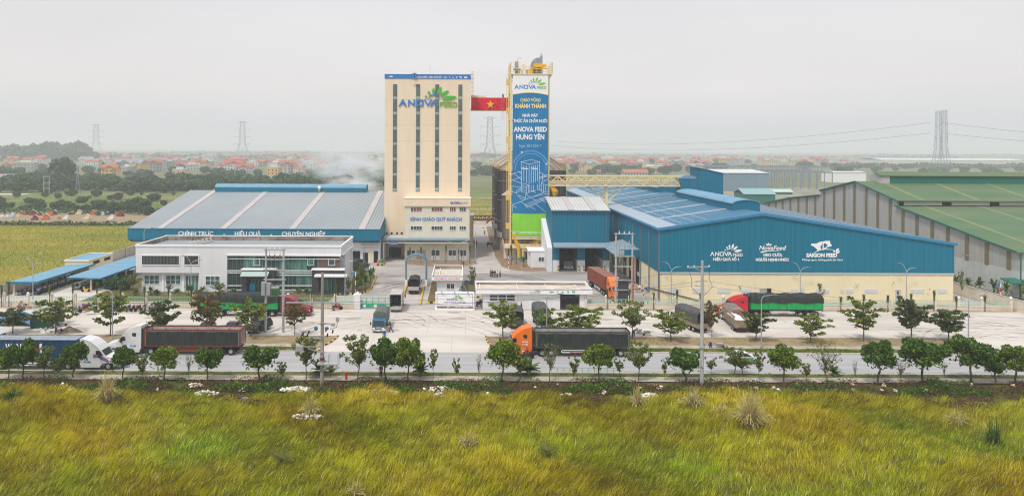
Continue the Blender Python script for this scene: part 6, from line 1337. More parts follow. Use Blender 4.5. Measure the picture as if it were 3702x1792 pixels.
    for s in (-1, 1):
        m = MB(); x0, x1 = b + 4.9, a - 3.6; m.box(x0, x1, s * 1.12, s * 1.18, .55, .65); m.box(x0, x1, s * 1.12, s * 1.18, .85, .95); m.box(x0, x0 + .1, s * 1.12, s * 1.18, .55, .95); m.box(x1 - .1, x1, s * 1.12, s * 1.18, .55, .95); B(m, 'side_guard', rcol)
        m = MB(); m.box(x0 + 1.2, x1 - 1.2, s * 1.185, s * 1.19, .56, .64); B(m, 'guard_stripe', M['red'])
        m = MB(); m.box(b - .02, b, s * .7, s * 1.1, .9, 1.05); B(m, 'tail_light', M['lampred'])
    if kind == 'container':
        m = MB(); n = 64
        for s in (-1, 1):
            vs = []
            for i in range(n + 1): xx = b + L * i / n; dy = .035 * (1 if (i // 2) % 2 else 0); vs += [(xx, s * (1.22 - dy), zb), (xx, s * (1.22 - dy), zb + 2.55)]
            m.add(vs, [(2 * i, 2 * i + 2, 2 * i + 3, 2 * i + 1) for i in range(n)])
        m.box(b, b + .04, -1.2, 1.2, zb, zb + 2.55); m.box(a - .04, a, -1.2, 1.2, zb, zb + 2.55); m.box(b, a, -1.18, 1.18, zb, zb + .1)
        for s in (-1, 1): m.box(b, a, s * 1.13, s * 1.235, zb + 2.5, zb + 2.6); m.box(b, a, s * 1.13, s * 1.235, zb - .02, zb + .14)
        ct = B(m, 'container', cont); m = MB(); m.box(b + .02, a - .02, -1.13, 1.13, zb + 2.48, zb + 2.585)
        B(m, 'container_roof', load or cont, ct); m = MB()
        for i in range(17): xx = b + .4 + (L - .8) * i / 16; m.box(xx, xx + .14, -1.1, 1.1, zb + 2.585, zb + 2.615)
        B(m, 'roof_bows', mat('roof_bow', (0.42, 0.30, 0.26), .7) if load is None or cont is M.get('brick') else load, ct)
    if kind == 'grain':
        m = MB()
        for s in (-1, 1): m.box(b, a, s * 1.16, s * 1.22, zb, top)
        m.box(b, b + .06, -1.16, 1.16, zb, top); m.box(a - .06, a, -1.16, 1.16, zb, top); m.box(b, a, -1.16, 1.16, zb, zb + .06); bd = B(m, 'trailer_box', mat('grain_inner', (0.30, 0.27, 0.24), .8, (0.45, 0.42, 0.40), nscale=.9))
        n = 70; m = MB()
        for s in (-1, 1):
            vs = []; rr = random.Random(int(abs(x)) + s)
            for j in range(5):
                for i in range(n + 1): xx = b + .25 + (L - .5) * i / n; sag = .1 * math.sin(math.pi * ((i * 5 / n) % 1)); vs.append((xx, s * (1.235 + .035 * abs(math.sin(i * .8 + j * .5)) + .02 * rr.random()), zb + .05 + (top - .28 - sag * .5 - zb) * j / 4))
            m.add(vs, [(j * (n + 1) + i, j * (n + 1) + i + 1, (j + 1) * (n + 1) + i + 1, (j + 1) * (n + 1) + i) for j in range(4) for i in range(n)])
        B(m, 'side_tarpaulin', M['tarp_dark'])
        rc = load or M['rustred']; m = MB()
        for s in (-1, 1): m.box(b, a, s * 1.15, s * 1.27, top - .16, top + .02); m.box(b, a, s * 1.15, s * 1.27, zb - .12, zb + .06)
        m.box(b - .04, b + .06, -1.2, 1.2, top - .16, top + .02); m.box(a - .06, a + .04, -1.2, 1.2, top - .16, top + .02)
        for xx in (b + .02, a - .1):
            for s in (-1, 1): m.box(xx - .06, xx + .14, s * 1.15, s * 1.28, zb, top)
        for i in range(1, 6): xx = b + L * i / 6; m.box(xx, xx + .15, 1.0, 1.16, zb, top - .02); m.box(xx, xx + .1, -1.1, 1.1, top - .5, top - .42)
        for i in range(1, 7): z = zb + (top - zb) * i / 7; m.box(b - .06, b - .01, -1.1, 1.1, z, z + .06)
        B(m, 'rim_frame', rc)
    if kind == 'tarp':
        n = 60; m = MB(); vs = []; rr = random.Random(int(abs(x)) + 3); mid = 2.15 + .35
        prof = [(-1.3, mid - .1), (-1.32, top - .5), (-1.15, top - .1), (-.5, top + .12), (0, top + .05), (.5, top + .12), (1.15, top - .1), (1.32, top - .5), (1.3, mid - .1)]
        for i in range(n + 1):
            xx = b - .05 + (L + .1) * i / n; k = math.sin(i * .5) * .06 + .05 * rr.random(); e = .35 if i in (0, n) else 0
            for q, (yy, zz) in enumerate(prof): vs.append((xx, yy, zz + (k if 1 < q < 7 else (.10 * math.sin(i * .33) if q in (0, 8) else 0)) - (e if 1 < q < 7 else 0)))
        P = len(prof); m.add(vs, [(i * P + q, i * P + q + 1, (i + 1) * P + q + 1, (i + 1) * P + q) for i in range(n) for q in range(P - 1)] + [tuple(range(P)), tuple(range(n * P + P - 1, n * P - 1, -1))]); B(m, 'top_tarpaulin', M['tarp_dark'])
        m = MB(); m.box(b, a, -1.22, 1.22, zb, top - .5); B(m, 'side_tarpaulin', M['tarp_green']); m = MB()
        for i in range(9): xx = b + .02 + (L - .1) * i / 8; [m.box(xx, xx + .05, s * 1.22, s * 1.235, zb, mid) for s in (-1, 1)]
        B(m, 'straps', M['chassis'])
    if word:
        for s_, col in ((word[0], M['lwhite']),):
            q = text(s_, col, None, word[1], word[2], word[3], word[4], 0, bold=.04, depth=.02); q.data.transform(Matrix.Translation((0, word[5], 0))); q.parent = t
    if lettering:
        for s_, x0, x1, z, c in lettering:
            q = text(s_, M['lwhite'] if cab != M.get('cabwhite') else M['lblue'], None, x0, x1, z, c, 0, bold=.03, depth=.02)
            if abs(rz) > 2: q.data.transform(Matrix.Rotation(math.pi, 4, 'Z')); q.data.transform(Matrix.Translation((x0 + x1, 0, 0))); q.data.transform(Matrix.Translation((0, 1.2, 0)))
            else: q.data.transform(Matrix.Translation((0, -1.2, 0)))
            q.parent = t
    return t
M['cabwhite'] = mat('cab_white', (0.66, 0.66, 0.65), .35, (0.58, 0.58, 0.57), nscale=.7); M['caborange'] = mat('cab_orange', (0.78, 0.17, 0.008), .35, (0.72, 0.15, 0.01), nscale=.8)
M['cabred'] = mat('cab_red', (0.55, 0.006, 0.02), .35, (0.48, 0.006, 0.02), nscale=.8); M['cabwine'] = mat('cab_wine', (0.26, 0.008, 0.03), .35, (0.2, 0.008, 0.03), nscale=.8)
M['contblue'] = mat('container_blue', (0.008, 0.045, 0.11), .55, (0.012, 0.06, 0.14), nscale=.7); M['brick'] = mat('container_brown', (0.24, 0.055, 0.03), .6, (0.18, 0.045, 0.028), scale=(1, 1, .3), nscale=.9)
M['croof'] = mat('container_roof_grey', (0.22, 0.25, 0.29), .6, (0.30, 0.33, 0.37), nscale=.5)
PI = math.pi
Yr = 101.4
semi(AX(1790, 1260, Yr), 0, PI, 'orange bonneted semi truck on the road with dark-tarped open trailer', M['caborange'], 'grain', 13.2, 3.5, Y=Yr, load=flat('trailer_edge', (0.05, 0.055, 0.055), .7), lettering=[('LAM SON', -4.5, -3.7, 1.95, .2), ('0913 88 888', -4.5, -3.7, 1.6, .16)])
semi(AX(392, 1270, Yr), 0, PI, 'white bonneted semi truck with rust-red framed open grain trailer', M['cabwhite'], 'grain', 13.4, 3.55, Y=Yr, lettering=[('15C-14083', -4.4, -3.6, 1.15, .2)])
semi(AX(444, 1300, 94.4), 0, 0, 'white bonneted semi truck pulling a dark blue shipping container', M['cabwhite'], 'container', 12.2, cont=M['contblue'], load=M['croof'], Y=94.4, lettering=[('15C-10586', -4.5, -3.6, 1.0, .2)])
semi(AX(62, 1300, 101.2), 0, 0, 'white sleeper tractor half hidden behind the blue container at far left', M['cabwhite'], 'container', 12.2, cont=M['contblue'], load=M['croof'], Y=101.2)
semi(AX(1127, 1140, 124.2), 0, 0, 'dark red semi truck with green and black tarpaulins before the office', M['cabwine'], 'tarp', 13.6, 3.75, Y=124.2, low=.6)
semi(AX(2589, 1140, 125.8), 0, PI, 'bright red semi truck with green side tarps on the right apron', M['cabred'], 'tarp', 12.6, 3.7, Y=125.8, low=.6)
xo, yo = 27.2, 136.1
semi(29.3, 0, rad(-83), 'orange semi truck with brown open-bow container parked beside the gatehouse', M['caborange'], 'container', 12.2, cont=M['brick'], Y=135.6)
# words on the blue container
q = [o for o in bpy.data.objects if o.name.startswith('container') and o.parent and 'dark blue shipping' in o.parent.get('label', '')][0]
for s_, a, b, c in (('W', 19, 42, 'lwhite'), ('A', 43, 56, 'red'), ('N', 59, 76, 'lwhite'), ('H', 82, 99, 'lwhite'), ('A', 103, 117, 'red'), ('A', 118, 136, 'red'), ('I', 142, 151, 'lwhite')):
    X0, X1, Z0, Z1 = R4(a, 1243, b, 1274, 93.1); cx = q.parent.location.x
    o = text(s_, M[c], None, X0 - cx, X1 - cx, Z0, Z1 - Z0, 0, bold=.03, depth=.03); o.data.transform(Matrix.Translation((0, -1.24, 0))); o.parent = q
for s, tx in ((1, 'stripes'),):
    m = MB(); tr = q.parent
    for k, (c, z) in enumerate((('red', 1.75), ('lblue', 1.6), ('purple', 1.45))):
        m = MB(); m.prism([(-3.3, z + .25), (-2.6, z + .2), (-1.6, z - .35), (-1.2, z - .6), (-1.2, z - .5), (-1.6, z - .22), (-2.6, z + .32), (-3.3, z + .35)], -1.215, -1.19); m.build('decal_stripe', M[c], tr, world=False)

def small_truck(x, y, rz, label, cab, bedm, L=5.2, w=2.05, zt=3.0, kind='tarp', name='cargo_truck', fill=None):
    """Forward-control lorry; local +X forward, x=0 the bumper."""
    t = thing(name, label, 'truck', (x, y, 0), rz); B = lambda m, n, mt, p=None: m.build(n, mt, p or t, world=False); h = w / 2
    m = MB(); m.prism([(0, .45), (.02, 1.15), (-.28, 1.95), (-.4, 2.05), (-1.45, 2.1), (-1.55, .5)], -h + .05, h - .05); B(m, 'cab', cab)
    m = MB(); m.add([(.0, -h + .15, 1.2), (.0, h - .15, 1.2), (-.27, h - .2, 1.88), (-.27, -h + .2, 1.88)], [(0, 1, 2, 3)]); m.v = [(a + .04, b, c) for a, b, c in m.v]; B(m, 'windscreen', M['auto_glass'])
    for s in (-1, 1):
        m = MB(); m.prism([(-.25, 1.25), (-1.2, 1.25), (-1.2, 1.85), (-.45, 1.85)], s * (h - .05), s * (h - .035)); B(m, 'side_window', M['auto_glass'])
        m = MB(); m.box(.0, .05, s * (h - .5), s * (h - .12), .62, .88); B(m, 'headlight', M['lampw']); m = MB(); m.box(-.1, .1, s * (h + .08), s * (h + .25), 1.3, 1.75); B(m, 'mirror', M['chassis'])
        m = MB(); b0 = -1.75 - L; m.box(b0 - .04, b0, s * (h - .4), s * (h - .05), .75, .9); B(m, 'tail_light', M['lampred'])
    m = MB(); m.box(.0, .09, -h + .05, h - .05, .35, .58); m.box(.0, .04, -.35, .35, .75, .95); B(m, 'bumper', M['chrome']); m = MB(); m.box(.09, .11, -.26, .26, .4, .52); B(m, 'number_plate', M['lwhite'])
    b, a = -1.75 - L, -1.75; m = MB(); m.box(b, -.2, -.4, .4, .55, .8); m.box(b, b + .1, -h + .2, h - .2, .5, .62); B(m, 'chassis', M['chassis'])
    for s in (-1, 1): wheel(t, -.85, s * (h - .2), .42, .26); wheel(t, b + 1.4, s * (h - .28), .42, .45); (wheel(t, b + 2.5, s * (h - .28), .42, .45) if L > 6.5 else None)
    zb = .85
    if kind == 'tarp':
        m = MB(); m.box(b, a, -h, h, zb, zb + .75); B(m, 'bed', bedm if fill is None else fill); n = 20; m = MB(); vs = []; pr = [(-h - .02, zb + .6), (-h - .03, zt - .35), (-h * .8, zt - .08), (0, zt + .1), (h * .8, zt - .08), (h + .03, zt - .35), (h + .02, zb + .6)]
        for i in range(n + 1):
            for yy, zz in pr: vs.append((b + L * i / n, yy * (1 + .015 * math.sin(i * 1.9)), zz + (.05 * math.sin(i * math.pi / 2.5) if zz > zt - .2 else 0)))
        P = len(pr); m.add(vs, [(i * P + q, i * P + q + 1, (i + 1) * P + q + 1, (i + 1) * P + q) for i in range(n) for q in range(P - 1)] + [tuple(range(n * P + P - 1, n * P - 1, -1))]); tp = B(m, 'tarpaulin', bedm)
        m = MB(); m.box(b - .01, b + .05, -h + .12, h - .12, zb + .75, zt - .3); B(m, 'rear_opening', M['dark'])
    if kind == 'box':
        m = MB(); m.box(b, a, -h, -h + .06, zb, zt); m.box(b, a, h - .06, h, zb, zt); m.box(b, a, -h + .06, h - .06, zt - .06, zt); m.box(b, a, -h + .06, h - .06, zb, zb + .08); m.box(a - .06, a, -h + .06, h - .06, zb, zt); B(m, 'cargo_box', bedm)
        m = MB(); m.box(a - .3, a - .08, -h + .07, h - .07, zb + .1, zt - .1); m.box(b + 1, a - .3, -h + .07, h - .07, zb + .08, zb + .12); B(m, 'box_interior', flat('van_inside', (0.05, 0.045, 0.045), .9)); m = MB(); m.box(b - .1, b, -h, h, .5, .85); B(m, 'rear_bumper', M['chrome'])
        for s in (-1, 1): m = MB(); m.box(b, b + .9, s * h, s * (h + .05), zb, zt - .1); B(m, 'rear_door', bedm)
    if kind == 'stake':
        m = MB(); m.box(b, a, -h, h, zb, zb + .12); B(m, 'bed', bedm)
        for s in (-1, 1):
            m = MB(); k = b
            while k < a: m.box(k, k + .07, s * h, s * (h + .06), zb, zt); k += .55
            for z in (zb + .1, zb + .45, zb + .8, zt - .25): m.box(b, a, s * (h - .03), s * h, z, z + .26)
            B(m, 'side_board', bedm)
        m = MB(); m.box(b - .05, b, -h, h, zb, zb + 1.2); m.box(a, a + .05, -h, h, zb, zt + .3); B(m, 'tailgate', bedm); m = MB(); rr = random.Random(4)
        for i in range(7): m.ball((b + .9 + i * .95, (rr.random() - .5) * .8, zb + .55), .75, 8, 5, (1, 1, .55))
        B(m, 'load', fill or M['lwhite'])
        m = MB()
        for i in range(6): xx = a - .4 - i * .9; m.path([(xx, -h, zt), (xx, -h * .6, zt + .45), (xx, h * .6, zt + .45), (xx, h, zt)], .03, 4)
        B(m, 'hoops', M['steel'])
    return t
M['cabblue'] = mat('cab_teal', (0.012, 0.10, 0.17), .35, (0.015, 0.12, 0.2), nscale=1)
M['woodrust'] = mat('bed_weathered', (0.30, 0.25, 0.18), .8, (0.22, 0.15, 0.10), nscale=1.4); M['boxgrey'] = mat('van_grey', (0.48, 0.44, 0.42), .6, (0.40, 0.36, 0.34), nscale=.8)
small_truck(-13.6, 112.5, rad(-90.5), 'small teal lorry with olive tarpaulin facing the camera before the gate', M['cabblue'], M['tarp_olive'], 4.6, 2.05, 2.95)
xb, yb = G(1425 + 3, 1131); small_truck(AX(1429, 1131, 126.6), 126.6 + 6.75, rad(90), 'grey box van with empty open cargo bay entering the gate lane', M['cabwhite'], M['boxgrey'], 5.0, 2.1, 3.2, 'box', name='box_van')
small_truck(AX(1494, 1065, 142), 142 + 7, rad(90), 'dark tarped lorry driving away through the blue arch', M['cabblue'], M['tarp_dark'], 5.2, 2.1, 3.0, fill=M['boxgrey'])
d_ = rad(105); small_truck(37.7 - 8.6 * .26, 112.6 + 8.6, d_, 'grey tarped lorry with open rear and brown tailgate on the right apron', M['cabwhite'], M['tarp_grey'], 6.6, 2.4, 3.35, fill=M['woodrust'])
small_truck(43.9 + .95, 113.2 + 10.2, rad(84), 'weathered beige stake truck loaded with white sacks, behind the red tractor', M['cabwhite'], M['woodrust'], 8.2, 2.4, 2.6, 'stake')
small_truck(AX(1871, 1180, 115.5), 121.5, rad(88), 'grey tarped lorry seen from behind over the orange cab', M['cabblue'], M['tarp_grey'], 4.8, 2.3, 2.9); small_truck(AX(1968, 1190, 114.5), 114.0, rad(-88), 'dark tarped lorry facing the camera behind the trailer and young tree', M['cabblue'], M['tarp_grey'], 5.6, 2.3, 3.2)
small_truck(AX(2055, 960, 172), 171.6, rad(-90), 'beige lorry waiting inside the left intake bay', flat('cab_beige', (0.16, 0.14, 0.09), .5), M['tarp_dark'], 5.5, 2.35, 3.4); small_truck(AX(1322, 950, 166), 168, rad(-25), 'blue-cabbed lorry behind the right end of the office', flat('cab_royal', (0.02, 0.07, 0.25), .4), M['tarp_dark'], 4.8, 2.1, 2.8)

def car(x, y, rz, label, paint, kind='sedan', g=None):
    t = thing('parked_car' if kind != 'taxi' else 'taxi', label, 'car', (x, y, 0), rz, g); B = lambda m, n, mt, p=None, **k: m.build(n, mt, p or t, world=False, **k); suv = kind == 'suv'
    if suv: low = [(2.3, .45), (2.35, .85), (2.2, 1.02), (1.1, 1.15), (-2.25, 1.15), (-2.3, .5)]; up = [(1.1, 1.13), (.45, 1.72), (-1.9, 1.78), (-2.2, 1.15)]
    else: low = [(2.15, .4), (2.2, .68), (2.0, .82), (1.05, .95), (-1.55, .98), (-2.1, .9), (-2.15, .45)]; up = [(1.05, .93), (.25, 1.42), (-.9, 1.45), (-1.65, .96)]
    h = .92 if suv else .86; m = MB(); m.prism(low, -h, h); bd = B(m, 'body', paint)
    m = MB(); n = len(up); vs = [(p[0], -h + (.05 if p[1] < 1.2 else .2), p[1]) for p in up] + [(p[0], h - (.05 if p[1] < 1.2 else .2), p[1]) for p in up]; m.add(vs, [tuple(range(n - 1, -1, -1)), tuple(range(n, 2 * n))] + [(i, (i + 1) % n, (i + 1) % n + n, i + n) for i in range(n)]); B(m, 'glasshouse', M['auto_glass'])
    m = MB(); a, b = up[1], up[2]; m.box(b[0] - .05, a[0] + .03, -h + .18, h - .18, a[1] - .01, b[1] + .04); 
    for s in (-1, 1):
        for u, v in ((up[0], up[1]), ((-.35, .97 if not suv else 1.15), (-.35, up[1][1])), (up[3], up[2])): m.bar((u[0], s * (h - .04), u[1]), (v[0], s * (h - .19), v[1]), .07, .05)
    B(m, 'roof', paint)
    for s in (-1, 1):
        for xx in (1.35, -1.3): wheel(t, xx, s * (h - .08), .36 if suv else .31, .2)
        m = MB(); m.box(low[1][0] - .22, low[1][0] - .02, s * .5, s * .82, low[1][1] - .18, low[1][1] - .02); B(m, 'headlight', M['lampw']); m = MB(); m.box(low[-1][0] - .0, low[-1][0] + .1, s * .5, s * .82, .72, .88); m.v = [(p[0] - .04, p[1], p[2]) for p in m.v]; B(m, 'tail_light', M['lampred']); m = MB(); m.box(.8, 1.0, s * h, s * (h + .14), .98, 1.12); B(m, 'mirror', paint)
    m = MB(); m.box(low[0][0], low[0][0] + .04, -.4, .4, .5, .68); B(m, 'grille', M['chrome'] if suv else M['chassis'])
    if kind == 'taxi':
        m = MB(); m.box(-.35, -.15, -.3, .3, 1.49, 1.62); B(m, 'roof_sign', M['mint'])
        m = MB(); m.prism([(1.9, .45), (1.6, .72), (-.6, .55), (-1.9, .6), (-1.9, .45)], -h - .006, -h + .01); B(m, 'green_stripe', M['green'], bd)
    return t
x, y = G(917, 1207); car(x + .3, y + 1.9, rad(-112), 'black pickup-style car with its nose to the camera by the twin-pole frame', flat('car_black', (0.012, 0.014, 0.022), .2), 'suv')
x = AX(746, 1185, 113); car(x, 113, rad(-90), 'dark blue car behind the middle of the open grain trailer', flat('car_navy', (0.02, 0.03, 0.06), .25)); car(AX(839, 1185, 113), 113, rad(-90), 'dark grey car behind the tail of the open grain trailer', flat('car_grey', (0.05, 0.05, 0.06), .25))
car(AX(2687, 1300, 98), 98.0, 0, 'white taxi with green lower stripe driving along the road', flat('car_white', (0.72, 0.73, 0.74), .25), 'taxi')

# ---------------- motorbikes
def bike(paint, name):
    t = thing('motorbike', 'x', 'motorbike', (0, 0, 0)); B = lambda m, n, mt: m.build(n, mt, t, world=False)
    for xx in (.62, -.6): m = MB(); m.tube((xx, -.05, .3), (xx, .05, .3), .3, n=14); m.tube((xx, -.06, .3), (xx, .06, .3), .17, n=8); B(m, 'wheel', M['tyre'])
    m = MB(); m.prism([(.45, .95), (.5, .6), (.25, .3), (-.35, .28), (-.5, .5), (-.85, .72), (-.85, .82), (-.3, .72), (.1, .55), (.3, .98)], -.13, .13); B(m, 'body', paint)
    m = MB(); m.prism([(.1, .72), (-.15, .8), (-.8, .84), (-.8, .76), (0, .64)], -.15, .15); B(m, 'seat', M['tyre'])
    m = MB(); m.bar((.62, 0, .3), (.4, 0, 1.0), .08); m.bar((.38, -.36, 1.05), (.38, .36, 1.05), .05); m.bar((.38, -.3, 1.05), (.35, -.34, 1.25), .03); m.bar((.38, .3, 1.05), (.35, .34, 1.25), .03); B(m, 'handlebar', M['steel'])
    m = MB(); m.ball((.5, 0, .95), .1, 8, 5); B(m, 'headlight', M['lampw']); m = MB(); m.tube((-.85, -.18, .35), (-.2, -.18, .3), .06, n=6); B(m, 'exhaust', M['chrome']); return t
BK = [(bike(flat('bike_black', (0.02, 0.02, 0.025), .3), ''), 'black'), (bike(flat('bike_blue', (0.02, 0.06, 0.18), .3), ''), 'dark blue'), (bike(flat('bike_red', (0.35, 0.02, 0.03), .3), ''), 'red'), (bike(flat('bike_silver', (0.35, 0.35, 0.37), .3), ''), 'silver'), (bike(flat('bike_yellow', (0.70, 0.38, 0.01), .3), ''), 'yellow'), (bike(flat('bike_green', (0.03, 0.35, 0.05), .3), ''), 'green')]
used = set()
def put_bike(k, x, y, rz, label, g):
    b = BK[k][0]
    if k not in used: used.add(k); b.location = (x, y, .02); b.rotation_euler = (0, 0, rz); tag(b, label, group=g); return b
    return dup(b, (x, y, .02), rz, label, g)
rr = random.Random(11)
for r, (xw, lab, y0, n, av) in enumerate(((-83.9, 'left shed', 139.8, 26, rad(8)), (-76.2, 'right shed', 145.5, 24, rad(172)), (-86.1, 'left shed wall', 139.8, 26, rad(5)), (-78.4, 'right shed middle', 145.5, 24, rad(3)))):
    for i in range(n):
        k = rr.choice((0, 0, 0, 1, 1, 2, 3)) if not (r == 0 and 13 <= i <= 16) else 5
        put_bike(k, xw + (rr.random() - .5) * .5, y0 + i * .78, av + rr.uniform(-.15, .15), '%s motorbike in the row under the %s, %s from its front end' % (BK[k][1], lab, nth(i)), 'motorbikes under the %s' % lab).scale = (1.12,) * 3
x, y = G(310, 1055); put_bike(4, x, y, PI, 'yellow and black motorbike standing out in front of the right shed', 'motorbikes parked in the open'); x, y = G(330, 1042); put_bike(0, x, y, PI - .2, 'black motorbike just behind the yellow one', 'motorbikes parked in the open')
for i, (px, py, k, a) in enumerate(((275, 1130, 3, 1.2), (292, 1122, 1, 1.1), (303, 1128, 2, -1.9), (315, 1117, 2, 1.3), (330, 1121, 3, 0.1), (425, 1122, 0, -1.9), (445, 1126, 0, -1.9), (464, 1124, 1, -1.5), (484, 1124, 0, -1.7), (499, 1124, 2, -1.8), (518, 1123, 3, -1.6), (545, 1118, 3, -1.5))):
    x, y = G(px, py); put_bike(k, x, y, a, '%s motorbike before the boundary wall left of the gate, %s from the left' % (BK[k][1], nth(i)), 'motorbikes along the boundary wall')
for px, py, k, a, lab in ((1219, 1121, 2, .5, 'red motorbike alone against the wall right of the wine-red truck'), (1695, 1030, 1, .1, 'blue scooter beside the guard house garden'), (1732, 1106, 0, 1.0, 'dark motorbike in the gap beside the long gatehouse'), (1770, 888, 0, 2.6, 'motorbike halted beside the man in the back lane'), (1712, 880, 3, 1.2, 'silver motorbike by the corner of the cream annex')): x, y = G(px, py); put_bike(k, x, y, a, lab, None)
x, y = G(1905, 1297); put_bike(0, x, y, PI + .1, 'black motorbike ridden past the orange truck cab', None)
def barrow(px, py, rz, label):
    x, y = G(px, py); t = thing('wheelbarrow', label, 'wheelbarrow', (x, y, .03), rz); m = MB(); m.add([(-.3, -.2, .35), (.4, -.2, .35), (.4, .2, .35), (-.3, .2, .35), (-.45, -.35, .65), (.6, -.35, .65), (.6, .35, .65), (-.45, .35, .65)], [(0, 3, 2, 1), (0, 1, 5, 4), (1, 2, 6, 5), (2, 3, 7, 6), (3, 0, 4, 7)]); m.build('tray', M['steel'], t, world=False)
    m = MB(); m.tube((.6, -.05, .2), (.6, .05, .2), .2, n=12); m.build('wheel', M['tyre'], t, world=False); m = MB(); [m.bar((.6, s * .1, .2), (-1.0, s * .3, .6), .04) for s in (-1, 1)]; [m.bar((-.3, s * .2, .35), (-.35, s * .22, 0), .04) for s in (-1, 1)]; m.build('handles', M['rim'], t, world=False)
barrow(223, 1179, .2, 'grey wheelbarrow beside the dark green hut'); barrow(2341, 1212, 3.3, 'wheelbarrow parked on the apron right of the bent worker'); barrow(2312, 1204, 1.5, 'wheelbarrow tipped up right beside the bent worker'); barrow(2600, 1257, .1, 'wheelbarrow on the verge by the squatting workers')

# ================================================================ PEOPLE
SKIN = mat('skin', (0.36, 0.20, 0.13), .6); HAIR = flat('hair', (0.012, 0.01, 0.01), .7)
def skinmesh(pts, edges, radii, name, m):
    me = bpy.data.meshes.new('s'); me.from_pydata(pts, edges, []); o = bpy.data.objects.new('s', me); COL.objects.link(o); md = o.modifiers.new('s', 'SKIN'); sv = me.skin_vertices[0].data
    for i, r in enumerate(radii): sv[i].radius = (r, r)
    sv[0].use_root = True; su = o.modifiers.new('u', 'SUBSURF'); su.levels = 1; dg = bpy.context.evaluated_depsgraph_get()
    r = bpy.data.meshes.new_from_object(o.evaluated_get(dg)); r.name = name; r.materials.clear(); r.materials.append(m); r.polygons.foreach_set('use_smooth', [True] * len(r.polygons)); bpy.data.objects.remove(o); return r
POSE = {'stand': dict(lean=0, arms=[((.22, .02, 1.12), (.24, .06, .86)), ((-.22, .02, 1.12), (-.24, .06, .86))], legs=[((.1, .01, .48), (.11, -.02, .08)), ((-.1, .01, .48), (-.11, -.02, .08))]),
        'walk': dict(lean=.03, arms=[((.22, -.12, 1.13), (.22, .02, .9)), ((-.22, .16, 1.13), (-.2, .36, 1.02))], legs=[((.09, .2, .5), (.1, .28, .1)), ((-.09, -.02, .48), (-.1, -.34, .14))]),
        'push': dict(lean=.14, arms=[((.2, .3, 1.25), (.16, .55, 1.3)), ((-.2, .25, 1.2), (-.14, .52, 1.22))], legs=[((.1, .22, .5), (.1, .2, .08)), ((-.1, -.12, .48), (-.1, -.45, .12))]),
        'bend': dict(lean=.5, arms=[((.2, .62, .8), (.18, .66, .52)), ((-.2, .62, .8), (-.16, .7, .5))], legs=[((.12, .06, .48), (.12, .0, .08)), ((-.12, .02, .48), (-.13, -.05, .08))]),
        'squat': dict(lean=.25, drop=.58, arms=[((.24, .42, .48), (.14, .6, .3)), ((-.24, .42, .48), (-.14, .6, .3))], legs=[((.18, .38, .46), (.15, .12, .08)), ((-.18, .38, .46), (-.15, .12, .08))]),
        'ride': dict(lean=.1, drop=.12, arms=[((.26, .28, 1.05), (.3, .5, 1.02)), ((-.26, .28, 1.05), (-.3, .5, 1.02))], legs=[((.16, .38, .75), (.15, .3, .33)), ((-.16, .38, .75), (-.15, .3, .33))])}
